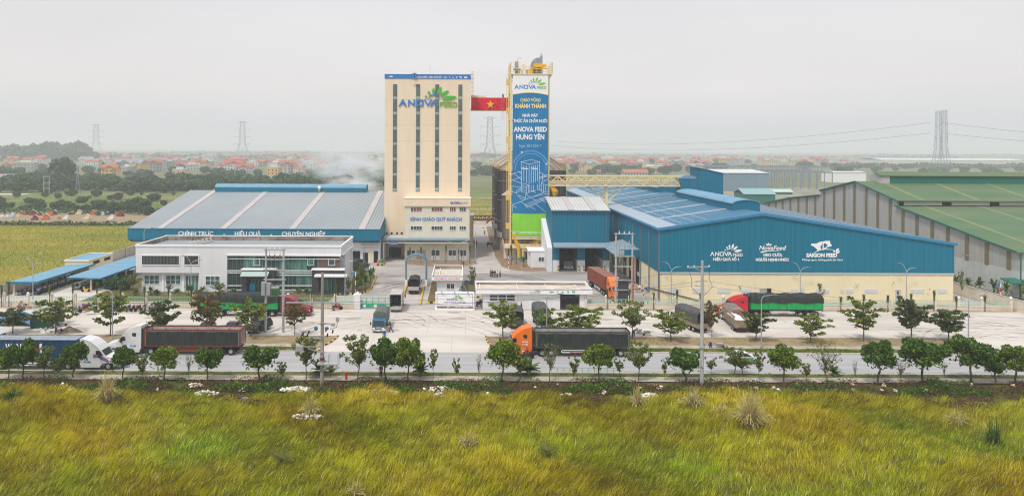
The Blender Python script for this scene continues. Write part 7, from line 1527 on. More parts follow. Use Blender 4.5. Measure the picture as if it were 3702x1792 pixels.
def person(x, y, rz, pose, label, shirt, pants, hat=None, z=0.0, s=1.0):
    P = POSE[pose]; dz = -P.get('drop', 0); ln = P['lean']; t = thing('person', label, 'person', (x, y, z), rz); hip = Vector((0, 0, .93 + dz))
    up = lambda h: Vector((0, ln * h / .5, .93 + dz + h * math.sqrt(max(.05, 1 - min(.95, (ln / .5) ** 2)))))
    ch, nk, hd, tp = up(.3), up(.52), up(.62), up(.78); V = [hip, up(.15), ch, nk, hd, up(.7), tp, hd + Vector((0, .075, .03))]; E = [(0, 1), (1, 2), (2, 3), (3, 4), (4, 5), (5, 6), (4, 7)]; R_ = [.13, .12, .15, .06, .075, .095, .06, .03]
    A = {}
    for k, (el, ha) in enumerate(P['arms']):
        s_ = 1 if k == 0 else -1; sh = nk + Vector((s_ * .17, 0, -.04)); i = len(V); V += [sh, Vector(el), Vector(ha)]; E += [(2, i), (i, i + 1), (i + 1, i + 2)]; R_ += [.065, .045, .032]; A[k] = (sh, Vector(el)); d = (Vector(ha) - Vector(el)).normalized(); j = len(V)
        for f in range(4): V += [Vector(ha) + d * (.10 + .012 * (f % 3)) + Vector((0, (f - 1.5) * .024, 0)), Vector(ha) + d * (.155 + .012 * (f % 3)) + Vector((0, (f - 1.5) * .026, -.01))]; E += [(i + 2, j), (j, j + 1)]; R_ += [.012, .009]; j += 2
        V += [Vector(ha) + d * .04 + Vector((0, .055, 0)), Vector(ha) + d * .09 + Vector((0, .07, 0))]; E += [(i + 2, j), (j, j + 1)]; R_ += [.012, .009]
    for k, (kn, an) in enumerate(P['legs']): s_ = 1 if k == 0 else -1; i = len(V); V += [hip + Vector((s_ * .1, 0, -.06)), Vector(kn), Vector(an), Vector(an) + Vector((0, .16, -.05))]; E += [(0, i), (i, i + 1), (i + 1, i + 2), (i + 2, i + 3)]; R_ += [.09, .058, .042, .035]
    link('body', skinmesh(V, E, R_, 'body', SKIN), t)
    sv = [up(.02), up(.15), ch, nk - Vector((0, 0, .03))]; se = [(0, 1), (1, 2), (2, 3)]; sr = [.15, .145, .175, .09]
    for k in A: i = len(sv); sv += [A[k][0], A[k][1], A[k][1].lerp(Vector(P['arms'][k][1]), .8)]; se += [(2, i), (i, i + 1), (i + 1, i + 2)]; sr += [.085, .065, .052]
    link('shirt', skinmesh(sv, se, sr, 'shirt', flat('cloth_' + shirt, CL[shirt], .85)), t)
    pv = [up(.04), hip - Vector((0, 0, .02))]; pe = [(0, 1)]; pr = [.15, .155]
    for k, (kn, an) in enumerate(P['legs']): s_ = 1 if k == 0 else -1; i = len(pv); pv += [hip + Vector((s_ * .1, 0, -.08)), Vector(kn), Vector(an)]; pe += [(1, i), (i, i + 1), (i + 1, i + 2)]; pr += [.11, .08, .065]
    link('trousers', skinmesh(pv, pe, pr, 'trousers', flat('cloth_' + pants, CL[pants], .85)), t)
    for k, (kn, an) in enumerate(P['legs']): m = MB(); m.ball((an[0], an[1] + .06, an[2] - .035), .14, 8, 5, (.35, 1, .4)); m.build('shoe', M['tyre'], t, world=False)
    c = up(.72); m = MB(); m.ball((c.x, c.y - .012, c.z + .025), .112, 10, 6, (.92, 1.02, .95)); m.build('hair', HAIR, t, world=False)
    m = MB(); [m.ball((s_ * .035, c.y + .098, c.z - .01), .012, 6, 4) for s_ in (-1, 1)]; m.build('eyes', M['tyre'], t, world=False); m = MB(); m.ball((0, c.y + .085, c.z - .055), .022, 6, 4, (1.3, .5, .35)); m.build('mouth', M['rustred'], t, world=False)
    if hat == 'cone': m = MB(); m.lathe([(.3, c.z + .03), (.15, c.z + .13), (.01, c.z + .26)], (0, c.y, 0), 14); m.build('conical_hat', flat('straw', (0.55, 0.42, 0.22), .8), t, world=False)
    elif hat: m = MB(); m.ball((0, c.y, c.z + .06), .135, 10, 6, (1, 1.1, .8)); m.ball((0, c.y + .1, c.z + .04), .11, 8, 5, (1, 1, .15)); m.build('helmet', flat('hat_' + hat, CL[hat], .4), t, world=False)
    if s != 1: t.scale = (s, s, s)
    return t
CL = dict(black=(.015, .015, .018), navy=(.015, .025, .07), blue=(.02, .12, .42), white=(.6, .6, .58), grey=(.1, .1, .11), pale=(.35, .45, .55), red=(.35, .015, .02), purple=(.18, .015, .09), orange=(.8, .25, .02), lime=(.25, .6, .05), olive=(.2, .28, .2), denim=(.04, .06, .12))
for px, py, a, po, lab, sh, pa, ha in ((1774.5, 1002, 180, 'stand', 'red', 'red', 'black', None), (1781, 1003, 175, 'stand', 'black', 'black', 'black', None), (1789, 1003, 190, 'stand', 'dark blue', 'navy', 'denim', None), (1797.5, 1004, 180, 'stand', 'white', 'white', 'black', None), (1808, 1001, 200, 'stand', 'pale blue', 'pale', 'navy', 'lime')):
    x, y = G(px, py); person(x, y, rad(a), po, 'person in a %s shirt in the group of five standing in the yard' % lab, sh, pa, ha)
for px, py, a, po, lab, sh, pa, ha in ((1885, 1127, 90, 'walk', 'person in black walking past the front of the long gatehouse', 'black', 'black', None), (1413, 1200, 80, 'push', 'person in dark clothes leaning on the side of the teal lorry', 'black', 'navy', None), (1390, 1233, 180, 'stand', 'person in blue with a conical straw hat on the entrance apron', 'blue', 'navy', 'cone'),
    (1429, 1084, 180, 'stand', 'guard in navy standing behind the open end of the green gate', 'navy', 'navy', None), (1411, 1097, 180, 'stand', 'person in pale olive behind the green gate bars', 'olive', 'olive', None), (1377, 1365, 180, 'stand', 'person in purple standing under the roadside tree', 'purple', 'black', None), (1674, 967, 170, 'stand', 'person with a lime cap on the planted bed behind the guard house', 'red', 'black', 'lime'),
    (1752, 850, 180, 'stand', 'person in olive far up the back lane beside the silos', 'olive', 'black', None), (1762, 896, 180, 'walk', 'person in black walking down the back lane', 'black', 'black', None), (1722, 891, 200, 'walk', 'person in grey by the parked motorbikes at the annex corner', 'grey', 'black', None), (1702, 842, 180, 'stand', 'person far back in the lane beside the cream annex', 'navy', 'navy', None),
    (1742, 1115, 180, 'stand', 'person in black at the left corner of the long gatehouse', 'black', 'olive', None), (2291, 1216, -60, 'bend', 'worker in bright blue bending behind the orange truck trailer', 'blue', 'black', 'orange'), (559, 1066, 150, 'bend', 'gardener in white working by the office plants', 'white', 'navy', 'orange')): x, y = G(px, py); person(x, y, rad(a), po, lab, sh, pa, ha)
for px, py, a, lab in ((2545, 1256, 60, 'worker in blue with orange helmet squatting behind the right power pole'), (2570, 1258, 150, 'worker in blue with orange helmet squatting right of the power pole')): x, y = G(px, py); person(x, y, rad(a), 'squat', lab, 'blue', 'navy', 'orange', z=.1)
x, y = G(1905, 1297); person(x + .15, y, rad(90), 'ride', 'person in red riding the motorbike past the orange truck', 'red', 'grey', 'blue', z=.02)
Yw = 196.8; person(AX(1820, 350, Yw), Yw, rad(150), 'squat', 'person crouching on top of the high walkway above the red banner', 'grey', 'black', None, z=AZ(1820, 352.5, 196))
t = thing('rope_ladder', 'thin rope ladder hanging over the right part of the red banner', 'ladder', (AX(1818, 380, 195.3), 195.3, AZ(1818, 435, 195.3))); m = MB(); xx = AX(1818, 390, 195.3); z0, z1 = AZ(1818, 436, 195.3), AZ(1818, 352, 195.3)
for dx in (-.3, .3): m.bar((xx + dx, 195.3, z0), (xx + dx, 195.3, z1), .05)
k = z0 + .3
while k < z1: m.bar((xx - .3, 195.3, k), (xx + .3, 195.3, k), .04); k += .45
m.build('rungs', M['steel'], t)
# ================================================================ PLANTS
NR = np.random.RandomState(5)
def fast_mesh(name, co, faces, m, col=None):
    """co (n,3); faces (k,4) or (k,3) int array."""
    me = bpy.data.meshes.new(name); nv, nf, k = len(co), len(faces), faces.shape[1]
    me.vertices.add(nv); me.vertices.foreach_set('co', np.ascontiguousarray(co, dtype=np.float32).ravel()); me.loops.add(nf * k); me.loops.foreach_set('vertex_index', faces.astype(np.int32).ravel())
    me.polygons.add(nf); me.polygons.foreach_set('loop_start', np.arange(0, nf * k, k, dtype=np.int32)); me.materials.append(m); me.update(calc_edges=True)
    if col is not None:
        a = me.color_attributes.new('tint', 'FLOAT_COLOR', 'POINT'); a.data.foreach_set('color', np.ascontiguousarray(np.hstack([col, np.ones((nv, 1))]), dtype=np.float32).ravel())
    return me
def leafcards(C, size, zs=1.0, asp=1.6, flat=0.0, droop=0.0):
    """quads centred on C with random directions; zs squeezes them in z, flat lays them level."""
    n = len(C); a = NR.normal(size=(n, 3)); a[:, 2] = a[:, 2] * (1 - flat) - droop; a /= np.linalg.norm(a, axis=1)[:, None]; b = np.cross(a, NR.normal(size=(n, 3)) * np.array([1, 1, 1 - flat])); b /= np.linalg.norm(b, axis=1)[:, None] + 1e-9
    s = size * NR.uniform(.6, 1.3, (n, 1)); a = a * s * asp; b = b * s; a[:, 2] *= zs; b[:, 2] *= zs
    V = np.stack([C - a, C + b * .8, C + a, C - b * .8], axis=1).reshape(-1, 3); return V, np.arange(4 * n).reshape(-1, 4)
def clump(c, r, n, shell=.55):
    d = NR.normal(size=(n, 3)); d /= np.linalg.norm(d, axis=1)[:, None]; return np.array(c) + d * np.array(r) * (shell + (1 - shell) * NR.uniform(0, 1, (n, 1)) ** .5)
def leafmat(name, a, b, c, tr=.25): return mat(name, a, .6, isl=[(0, a), (1, c), (.55, b)], trans=tr)
LM = {'round': leafmat('leaf_round', (0.018, 0.055, 0.006), (0.06, 0.14, 0.015), (0.16, 0.25, 0.025)), 'roundy': leafmat('leaf_round_bright', (0.035, 0.075, 0.006), (0.12, 0.20, 0.015), (0.28, 0.34, 0.03)),
      'open': leafmat('leaf_open', (0.04, 0.07, 0.012), (0.14, 0.20, 0.02), (0.36, 0.38, 0.06), .35), 'dark': leafmat('leaf_dark', (0.025, 0.045, 0.018), (0.07, 0.11, 0.03), (0.19, 0.20, 0.06)), 'reddish': leafmat('leaf_reddish', (0.10, 0.045, 0.02), (0.12, 0.14, 0.03), (0.26, 0.15, 0.05)),
      'sparse': leafmat('leaf_sparse', (0.05, 0.09, 0.015), (0.13, 0.18, 0.03), (0.26, 0.26, 0.06)), 'palm': leafmat('leaf_palm', (0.03, 0.08, 0.012), (0.08, 0.15, 0.02), (0.20, 0.26, 0.05)),
      'far': leafmat('leaf_far', (0.02, 0.06, 0.03), (0.045, 0.11, 0.045), (0.10, 0.17, 0.05), .15), 'dry': leafmat('leaf_dry', (0.40, 0.30, 0.13), (0.62, 0.50, 0.24), (0.28, 0.36, 0.06))}
BARK = mat('bark', (0.10, 0.075, 0.055), .9, (0.16, 0.12, 0.09), scale=(1, 1, .3), nscale=3)
def limb(m, p, q, r0, r1, k=3, wob=.05):
    p, q = Vector(p), Vector(q); pts = [p] + [p.lerp(q, i / k) + Vector([NR.normal() * wob for _ in range(3)]) for i in range(1, k)] + [q]; rs = [r0 + (r1 - r0) * i / k for i in range(k + 1)]; m.path(pts, rs, 5); return pts
TREES = {}
def tree_meshes(kind, seed):
    """unit tree: height 1, crown radius about 1 (scaled by crown radius in x,y and by height in z)"""
    key = (kind, seed)
    if key in TREES: return TREES[key]
    NR.seed(seed * 77 + sum(map(ord, kind))); m = MB(); Cs = []; z0 = .34; base = kind; lm = LM.get(kind, LM['open'])
    if kind in ('round', 'roundy'):
        limb(m, (0, 0, -.02), (.02, .0, .45), .055, .04); tips = []
        for i in range(16):
            a = i * 2.4 + NR.uniform(-.5, .5); rr_ = (.15 + .66 * math.sqrt((i + .5) / 16)) * NR.uniform(.75, 1.15); c = (rr_ * math.cos(a), rr_ * math.sin(a), .50 + (.36 * math.sqrt(max(0, 1 - rr_ ** 2 * .9)) + .06) * NR.uniform(.15, 1.05)); tips.append(c); k_ = NR.uniform(.6, 1.15); Cs.append(clump(c, (.34 * k_, .34 * k_, .14 * k_), int(200 * k_))); limb(m, (0, 0, .36 + .01 * i), c, .028, .01, 3, .02)
        Cs.append(clump((0, 0, .66), (.72, .72, .25), 260, .6)); Cs.append(clump((0, 0, .60), (1.0, 1.0, .26), 110, .7)); C = np.vstack(Cs); V, F = leafcards(C, .058, .45)
    elif kind in ('open', 'dark', 'reddish'):
        limb(m, (0, 0, -.02), (.03, 0, .94), .04, .012, 4, .02)
        for i in range(15):
            a = i * 2.4 + NR.uniform(-.4, .4); z = .38 + .52 * (i / 15); L = (.35 + .75 * math.sin(math.pi * (.2 + .68 * i / 15)) ** .8) * NR.uniform(.5, 1.1); e = (L * math.cos(a), L * math.sin(a), z + NR.uniform(-.02, .06)); P = limb(m, (0, 0, z - .1), e, .018, .006, 3, .03)
            for q in P[1:]: Cs.append(clump((q.x, q.y, q.z + .01), (.24, .24, .04), {'open': 26, 'reddish': 20}.get(kind, 42), .1))
        C = np.vstack(Cs); V, F = leafcards(C, .068, .42, 1.5, .35)
    elif kind in ('sparse', 'bare', 'thin'):
        top = .98; limb(m, (0, 0, -.02), (.08, .03, .55), .045 if kind != 'thin' else .03, .022, 3, .04); nb = {'sparse': 18, 'bare': 26, 'thin': 9}[kind]
        for i in range(nb):
            a = i * 2.4; z = .42 + .5 * NR.uniform(0, 1); L = NR.uniform(.45, 1.0) * (1.25 - .6 * (z - .4) / .5); e = (L * math.cos(a), L * math.sin(a), min(.99, z + .22)); P = limb(m, (.06, .02, .32 + .35 * (z - .42)), e, .016, .005, 3, .05)
            k = {'sparse': 26, 'bare': 3, 'thin': 9}[kind]; [Cs.append(clump(tuple(q), (.2, .2, .06), k, .1)) for q in P[1:]]
        C = np.vstack(Cs); V, F = leafcards(C, .055 if kind != 'thin' else .11, .4); lm = LM['sparse']
    elif kind in ('palm', 'fan', 'tied'):
        th = {'palm': .45, 'fan': .25, 'tied': .55}[kind]; m.path([(0, 0, -.02), (.0, 0, th * .5), (.02, 0, th)], [.12, .09, .07] if kind != 'tied' else [.10, .09, .06], 7); VV, FF = [], []; o = 0; nf = {'palm': 16, 'fan': 30, 'tied': 15}[kind]
        for i in range(nf):
            a = i * 2.4; el = NR.uniform(.1, 1.35) if kind != 'tied' else NR.uniform(1.25, 1.5); L = NR.uniform(.75, 1.05); prev = None
            for s in range(6):
                u = s / 5; r = L * (u * math.cos(el) + .12 * u * u); z = th + (1 - th) * (.95 * u * math.sin(el) + .35 * u) - (.40 if kind != 'tied' else .05) * u * u * (1.2 - el / 2); w = (.20 if kind != 'tied' else .12) * math.sin(math.pi * min(.97, u * .9 + .12)); c = np.array([r * math.cos(a), r * math.sin(a), z]); sd = np.array([-math.sin(a) * w, math.cos(a) * w, 0]); dr = np.array([0, 0, -.045 if kind != 'tied' else 0])
                VV += [c - sd + dr, c, c + sd + dr]
                if s: b = o + 3 * s; FF += [[b - 3, b - 2, b + 1, b], [b - 2, b - 1, b + 2, b + 1]]
            o += 18
        V, F = np.array(VV), np.array(FF); lm = LM['palm']
    else:                                     # far-off tree
        limb(m, (0, 0, -.02), (0, 0, .5), .06, .03)
        for i in range(11): a = i * 2.4; r = .68 * math.sqrt((i + .5) / 11); Cs.append(clump((r * math.cos(a), r * math.sin(a), .45 + .38 * NR.uniform(.3, 1.1) * (1 - r * .5)), (.38, .38, .2), 85, .7))
        Cs.append(clump((0, 0, .45), (.85, .85, .38), 330, .8)); C = np.vstack(Cs); V, F = leafcards(C, .10, .7)
    TREES[key] = (m.mesh('trunk', BARK), fast_mesh('crown', V, F, lm)); return TREES[key]
def tree(x, y, h, r, kind, seed, name, label, cat='tree', group=None, rz=0, z=0):
    tm, cm = tree_meshes(kind, seed); t = thing(name, label, cat, (x, y, z), rz, group); link('trunk', tm, t); link('crown', cm, t); t.scale = (r, r, h); return t
def row(items, names, where, group, fmt, yfix=None, k=1.0):
    items = sorted(items); rnk = 0
    for i, it in enumerate(items):
        px, top, base, hw, kind = it[:5]; x, y = (G(px, base)) if yfix is None else (AX(px, base, yfix), yfix); s = FL / y; h = (base - top) / s; w = hw / s * k
        nm, cat, look = names[kind]; tree(x, y, h, w, kind, 1 + i % 3 if kind in ('round', 'roundy', 'open', 'far', 'dark') else 1 + i % 2, nm, fmt % (look, nth(i)), cat, group, rz=i * 1.7)
NM = {'round': ('round_tree', 'tree', 'dark round-crowned tree'), 'roundy': ('round_tree', 'tree', 'bright green round-crowned tree'), 'open': ('open_tree', 'tree', 'layered open tree'), 'dark': ('open_tree', 'tree', 'dark layered tree'), 'reddish': ('open_tree', 'tree', 'reddish layered tree'),
      'sparse': ('sparse_tree', 'tree', 'thin-leaved tree'), 'bare': ('bare_tree', 'tree', 'nearly bare tree'), 'thin': ('sapling', 'sapling', 'slender sapling'), 'palm': ('palm', 'palm', 'low palm'), 'fan': ('fan_palm', 'palm', 'bushy fan palm'), 'tied': ('young_palm', 'palm', 'young upright palm'), 'far': ('leafy_tree', 'tree', 'leafy tree')}
near = [(83, 1232, 1375, 55, 'round'), (30, 1256, 1375, 44, 'roundy'), (160, 1258, 1372, 44, 'sparse'), (210, 1290, 1374, 30, 'sparse'), (267, 1237, 1368, 50, 'round'), (443, 1250, 1374, 46, 'round'), (515, 1283, 1379, 28, 'sparse'), (596, 1256, 1378, 55, 'roundy'), (682, 1280, 1376, 15, 'bare'), (750, 1253, 1378, 53, 'round'), (936, 1247, 1384, 66, 'round'), (1019, 1312, 1377, 22, 'sparse'), (1107, 1220, 1380, 52, 'sparse'),
        (1156, 1295, 1358, 40, 'fan'), (1195, 1318, 1362, 28, 'sparse'), (1292, 1220, 1380, 58, 'sparse'), (1391, 1228, 1386, 62, 'round'), (1477, 1224, 1388, 58, 'roundy'), (1521, 1290, 1362, 36, 'fan'), (1566, 1268, 1376, 22, 'thin'), (1652, 1298, 1380, 18, 'thin'), (1731, 1285, 1379, 12, 'bare'), (1817, 1234, 1382, 66, 'roundy'), (1908, 1284, 1356, 50, 'fan'), (1880, 1290, 1374, 36, 'sparse'), (1988, 1250, 1380, 46, 'bare'), (2074, 1290, 1380, 26, 'thin'),
        (2167, 1228, 1383, 62, 'roundy'), (2240, 1298, 1366, 22, 'thin'), (2308, 1244, 1380, 50, 'sparse'), (2402, 1300, 1377, 14, 'thin'), (2475, 1265, 1381, 70, 'round'), (2571, 1294, 1354, 26, 'thin'), (2655, 1262, 1356, 44, 'sparse'), (2684, 1292, 1356, 44, 'sparse'), (2745, 1278, 1382, 26, 'thin'), (2831, 1243, 1386, 58, 'roundy'), (2914, 1316, 1382, 22, 'sparse'), (2988, 1252, 1392, 58, 'bare'), (3015, 1318, 1356, 32, 'fan'), (3091, 1306, 1382, 10, 'bare'),
        (3174, 1224, 1391, 60, 'round'), (3256, 1306, 1382, 24, 'bare'), (3335, 1222, 1393, 86, 'round'), (3413, 1312, 1382, 8, 'bare'), (3509, 1215, 1387, 76, 'round'), (3597, 1298, 1386, 36, 'round'), (3673, 1252, 1389, 68, 'roundy')]
row(near, NM, '', 'trees along the near footpath', '%s in the row along the near footpath, %s from the left')
mid = [(45, 1110, 1205, 60, 'dark'), (200, 1066, 1208, 62, 'open'), (398, 1048, 1215, 58, 'open'), (583, 1078, 1222, 58, 'dark'), (746, 1040, 1222, 70, 'reddish'), (906, 1074, 1219, 60, 'open'), (1066, 1074, 1213, 48, 'reddish'), (1818, 1080, 1226, 62, 'open'), (1982, 1112, 1230, 58, 'open'), (2094, 1094, 1232, 78, 'open'), (2285, 1100, 1228, 62, 'sparse'), (2427, 1118, 1233, 64, 'open'), (2573, 1080, 1222, 32, 'reddish'), (2731, 1116, 1234, 56, 'dark'),
       (2931, 1128, 1240, 56, 'open'), (3121, 1070, 1236, 60, 'open'), (3293, 1064, 1232, 60, 'dark'), (3430, 1108, 1236, 64, 'dark')]
row(mid, NM, '', 'trees on the earth strip of the apron', '%s on the earth strip between road and apron, %s from the left')
wallp = [(p, t_, 1122, 12, 'tied') for p, t_ in ((5, 1050), (32, 1040), (179, 1054), (263, 1044), (350, 1040), (435, 1052), (522, 1054), (609, 1052), (692, 1048), (1127, 1060), (1213, 1042), (2195, 1054), (2276, 1056), (2363, 1066), (2447, 1056), (2533, 1068), (2955, 1074), (3040, 1076), (3122, 1070), (3210, 1072), (3294, 1066), (3377, 1056), (3457, 1074), (3561, 1070))]
wallp = [(a, b - 4, c, 19, e) for a, b, c, d, e in wallp]
row(wallp, NM, '', 'young palms planted along the boundary wall', '%s planted against the outside of the boundary wall, %s from the left', yfix=129.2)
inner = [(490, 1040, 1068, 14, 'fan'), (545, 1028, 1068, 16, 'palm'), (568, 1040, 1068, 13, 'fan'), (640, 1040, 1060, 15, 'fan'), (480, 990, 1055, 24, 'sparse'), (450, 1000, 1050, 22, 'far'), (420, 1000, 1045, 24, 'far'), (395, 1005, 1050, 20, 'far'), (612, 1028, 1058, 12, 'sparse'), (680, 1020, 1070, 14, 'palm'), (733, 1030, 1060, 16, 'palm'), (790, 1024, 1062, 22, 'sparse'), (845, 1040, 1058, 14, 'fan'), (890, 1022, 1056, 10, 'palm'), (1075, 1030, 1060, 16, 'palm'), (1108, 1042, 1060, 14, 'fan'), (1142, 1020, 1056, 9, 'palm'),
         (1210, 1040, 1068, 10, 'palm'), (1258, 1005, 1065, 14, 'sparse'), (1290, 968, 1052, 20, 'palm'), (1310, 950, 1045, 18, 'sparse'), (1340, 955, 1030, 18, 'palm'), (1350, 958, 1000, 8, 'palm'), (1320, 980, 1050, 20, 'palm'), (1303, 1000, 1058, 18, 'palm'), (1482, 898, 948, 8, 'tied'), (1522, 896, 952, 9, 'tied'), (1567, 905, 948, 9, 'tied'), (1612, 892, 952, 10, 'tied'), (1658, 905, 945, 7, 'tied'), (1668, 918, 950, 7, 'tied'), (1698, 890, 953, 10, 'tied'),
         (1848, 890, 960, 11, 'tied'), (1867, 912, 955, 7, 'tied'), (1892, 918, 965, 11, 'palm'), (1940, 906, 962, 12, 'sparse'), (1962, 920, 966, 6, 'thin'), (1668, 1025, 1058, 12, 'palm'), (1708, 968, 1060, 13, 'sparse'), (2430, 1014, 1078, 14, 'thin'), (2668, 1034, 1090, 9, 'thin'), (2830, 1032, 1090, 6, 'bare'), (2962, 1026, 1092, 14, 'thin'), (3094, 1024, 1092, 12, 'bare'), (3218, 1018, 1092, 12, 'thin'), (3347, 1042, 1092, 14, 'thin'), (3475, 986, 1088, 9, 'thin'), (3607, 1018, 1104, 8, 'bare'), (2095, 1085, 1106, 12, 'sparse')]
inner = [(a, b, c, d * (1.5 if e == 'tied' else 1.15), e) for a, b, c, d, e in inner]
row(inner, NM, '', 'plants inside the compound', '%s planted inside the compound, %s from the left')
for i, (px, py, top, lab) in enumerate(((3456, 1022, 998, 'half hidden at the warehouse corner'), (3536, 1046, 1006, 'second from the left'), (3602, 1060, 1000, 'brightest of the row'), (3592 + 0, 1060, 0, '')) if False else ((3457, 1030, 996, 'first from the left, at the warehouse corner'), (3500, 1042, 1004, 'second from the left'), (3541, 1052, 1000, 'third and brightest'), (3592, 1068, 1004, 'fourth from the left'), (3638, 1082, 1014, 'fifth from the left'))):
    Yp = FL * 103.5 / (px - CX); tree(AX(px, py, Yp), Yp, (py - top) * Yp / FL + 1.2, 20 * Yp / FL, 'palm', 1 + i % 2, 'palm', 'palm before the whitewashed shed wall, %s' % lab, 'palm', 'palms before the shed wall', rz=i)
for px, py, hw, top in ((3680, 1110, 30, 1040),): x, y = 106, 134.0; tree(x, y, 5, 2.0, 'open', 2, 'open_tree', 'leafy tree cut by the right edge beside the green awning', 'tree')

# ---------------- tall grass in the foreground
def pnoise(x, y, f, s=0): return (np.sin(x * f * 1.3 + s + 1.7 * np.sin(y * f * .7 + s)) + np.sin(y * f * 1.9 + 2.1 * s + 1.3 * np.sin(x * f * .9 - s)) + .6 * np.sin((x + y) * f * 2.7 + s * 3)) / 2.6
def blades(n, x, y, h, w, lean, ang, col, name, label, m, z0=0.0, seg=2):
    d = np.stack([np.cos(ang), np.sin(ang)], 1); a2 = NR.uniform(0, 6.28, n); sd = np.stack([np.cos(a2), np.sin(a2) * .4, np.zeros(n)], 1) * (w / 2)[:, None]; base = np.stack([x, y, np.full(n, z0) if np.isscalar(z0) else z0], 1); V = []
    for k in range(seg + 1):
        u = k / seg; c = base.copy(); c[:, :2] += d * (lean * u * u)[:, None]; c[:, 2] += h * (u - .25 * u * u * np.minimum(1, lean / h)); ww = sd * (1 - .85 * u); V += [c - ww, c + ww]
    V = np.stack(V, 1).reshape(-1, 3); st = 2 * (seg + 1); o = np.arange(n)[:, None] * st; F = np.concatenate([np.concatenate([o + 2 * k, o + 2 * k + 1, o + 2 * k + 3, o + 2 * k + 2], 1) for k in range(seg)], 0)
    C = np.repeat(col, st, 0); ob = link(name, fast_mesh(name, V, F, m, C), None); tag(ob, label, 'grass', kind='stuff'); return ob
GM = mat('grass_blades', (0.2, 0.2, 0.03), .7, attr='tint', trans=.2)
def grass_field(n, y0, y1):
    NR.seed(3); y = np.sqrt(NR.uniform(y0 ** 2, y1 ** 2, n)); x = NR.uniform(-1, 1, n) * (y * .76 + 15) + y * .06
    edge = y1 - 2.2 + 2.8 * pnoise(x, y * 0, .11, 4) + 1.0 * pnoise(x, y * 0, .5, 1); k = y < edge; x, y = x[k], y[k]; n = len(x)
    p1, p2, p3 = pnoise(x, y, .12, 1), pnoise(x, y, .45, 2), pnoise(x, y, 1.3, 5); h = .52 + .12 * p1 + .2 * p2 + .22 * p3 + NR.uniform(-.2, .28, n); h = np.clip(h, .12, 1.25)
    t1 = np.clip(.5 + .5 * p1 + .3 * pnoise(x, y, .2, 7), 0, 1)[:, None]; t2 = np.clip(.45 + .6 * pnoise(x, y, .28, 9), 0, 1)[:, None]
    c = np.array([.48, .40, .001]) * t1 + np.array([.19, .30, .001]) * (1 - t1); c = c * (1 - .45 * t2) + np.array([.24, .12, .004]) * .45 * t2
    dry = (NR.uniform(0, 1, n) < .08 + .10 * (p3 > .55))[:, None]; c = np.where(dry, np.array([.55, .44, .14]), c); c *= NR.uniform(.3, 1.6, (n, 1)) * (1 + .35 * np.clip(p3, -1, 1))[:, None]
    blades(n, x, y, h, NR.uniform(.03, .085, n), .18 + .28 * np.clip(p2 + .5, 0, 1) + NR.uniform(0, .15, n), .25 + 1.0 * pnoise(x, y, .16, 3) + NR.normal(0, .5, n), c, 'tall_grass', 'tall yellow-green grass filling the whole foreground', GM, .14 * (1 + p1 + .6 * p2))
grass_field(410000, 54, 85.5)
gx, gy = np.meshgrid(np.linspace(-95, 105, 220), np.linspace(48, 89.3, 60)); gz = .14 * (1 + pnoise(gx, gy, .12, 1) + .6 * pnoise(gx, gy, .45, 2)) * np.clip((86 - gy) / 4, 0, 1) + .0
idx = np.arange(220 * 60).reshape(60, 220); F = np.stack([idx[:-1, :-1], idx[:-1, 1:], idx[1:, 1:], idx[1:, :-1]], -1).reshape(-1, 4)
o = link('field_soil', fast_mesh('field_soil', np.stack([gx, gy, gz], -1).reshape(-1, 3), F, mat('field_soil', (0.10, 0.085, 0.012), 1.0, (0.06, 0.07, 0.012), nscale=.5, detail=8, bump=.8))); o['kind'] = 'structure'
rect('roadside_soil', -XE, XE, 40, 89.35, -.03, M['scrub_soil'])
def far_grass(n, x0, x1, y0, y1, hh, c1, c2, name, label):
    x, y = NR.uniform(x0, x1, n), NR.uniform(y0, y1, n); t1 = np.clip(.5 + .6 * pnoise(x, y, .06, 2) + .3 * pnoise(x, y, .21, 6), 0, 1)[:, None]; c = (np.array(c1) * t1 + np.array(c2) * (1 - t1)) * NR.uniform(.65, 1.25, (n, 1))
    blades(n, x, y, NR.uniform(.4, 1.1, n) * hh, NR.uniform(.10, .24, n), NR.uniform(0, .4, n), NR.uniform(-1, 1.5, n), c, name, label, GM, -.05)
far_grass(60000, -175, -90.3, 128, 262, .55, (.40, .34, .006), (.22, .28, .006), 'meadow_grass', 'rough yellow-green meadow left of the long side wall')
far_grass(9000, -300, -60, 318, 400, .8, (.16, .26, .05), (.07, .12, .03), 'crop_grass', 'bright green crops beyond the small graveyard'); far_grass(7000, -8, 24, 276, 420, .6, (.28, .25, .07), (.16, .18, .05), 'crop_grass', 'dry rice stubble seen between tower and silos')
def cover(n, y0, y1, name, label, kind, lm, size, hh, thr, sd, x0=-90, x1=96, z0=.0):
    x, y = NR.uniform(x0, x1, n), NR.uniform(y0, y1, n); p = pnoise(x, y, .35, sd) + .5 * pnoise(x, y, .9, sd + 2) + .25 * pnoise(x, y, 2.3, sd); k = p > thr; x, y, p = x[k], y[k], p[k]
    C = np.stack([x, y, z0 + NR.uniform(0, 1, len(x)) ** .6 * hh * np.clip(.3 + (p - thr), .15, 1.3)], 1); V, F = leafcards(C, size, .8); o = link(name, fast_mesh(name, V, F, lm)); tag(o, label, 'plants', kind='stuff')
cover(70000, 84.2, 89.3, 'undergrowth', 'dark green undergrowth between footpath and tall grass', 'g', LM['round'], .085, .95, .0, 1)
cover(110000, 79.8, 89.0, 'dead_brush', 'brown dead brush in front of the footpath', 'b', leafmat('leaf_dead', (0.06, 0.028, 0.016), (0.10, 0.055, 0.03), (0.16, 0.10, 0.05), .1), .07, .7, -.25, 6)
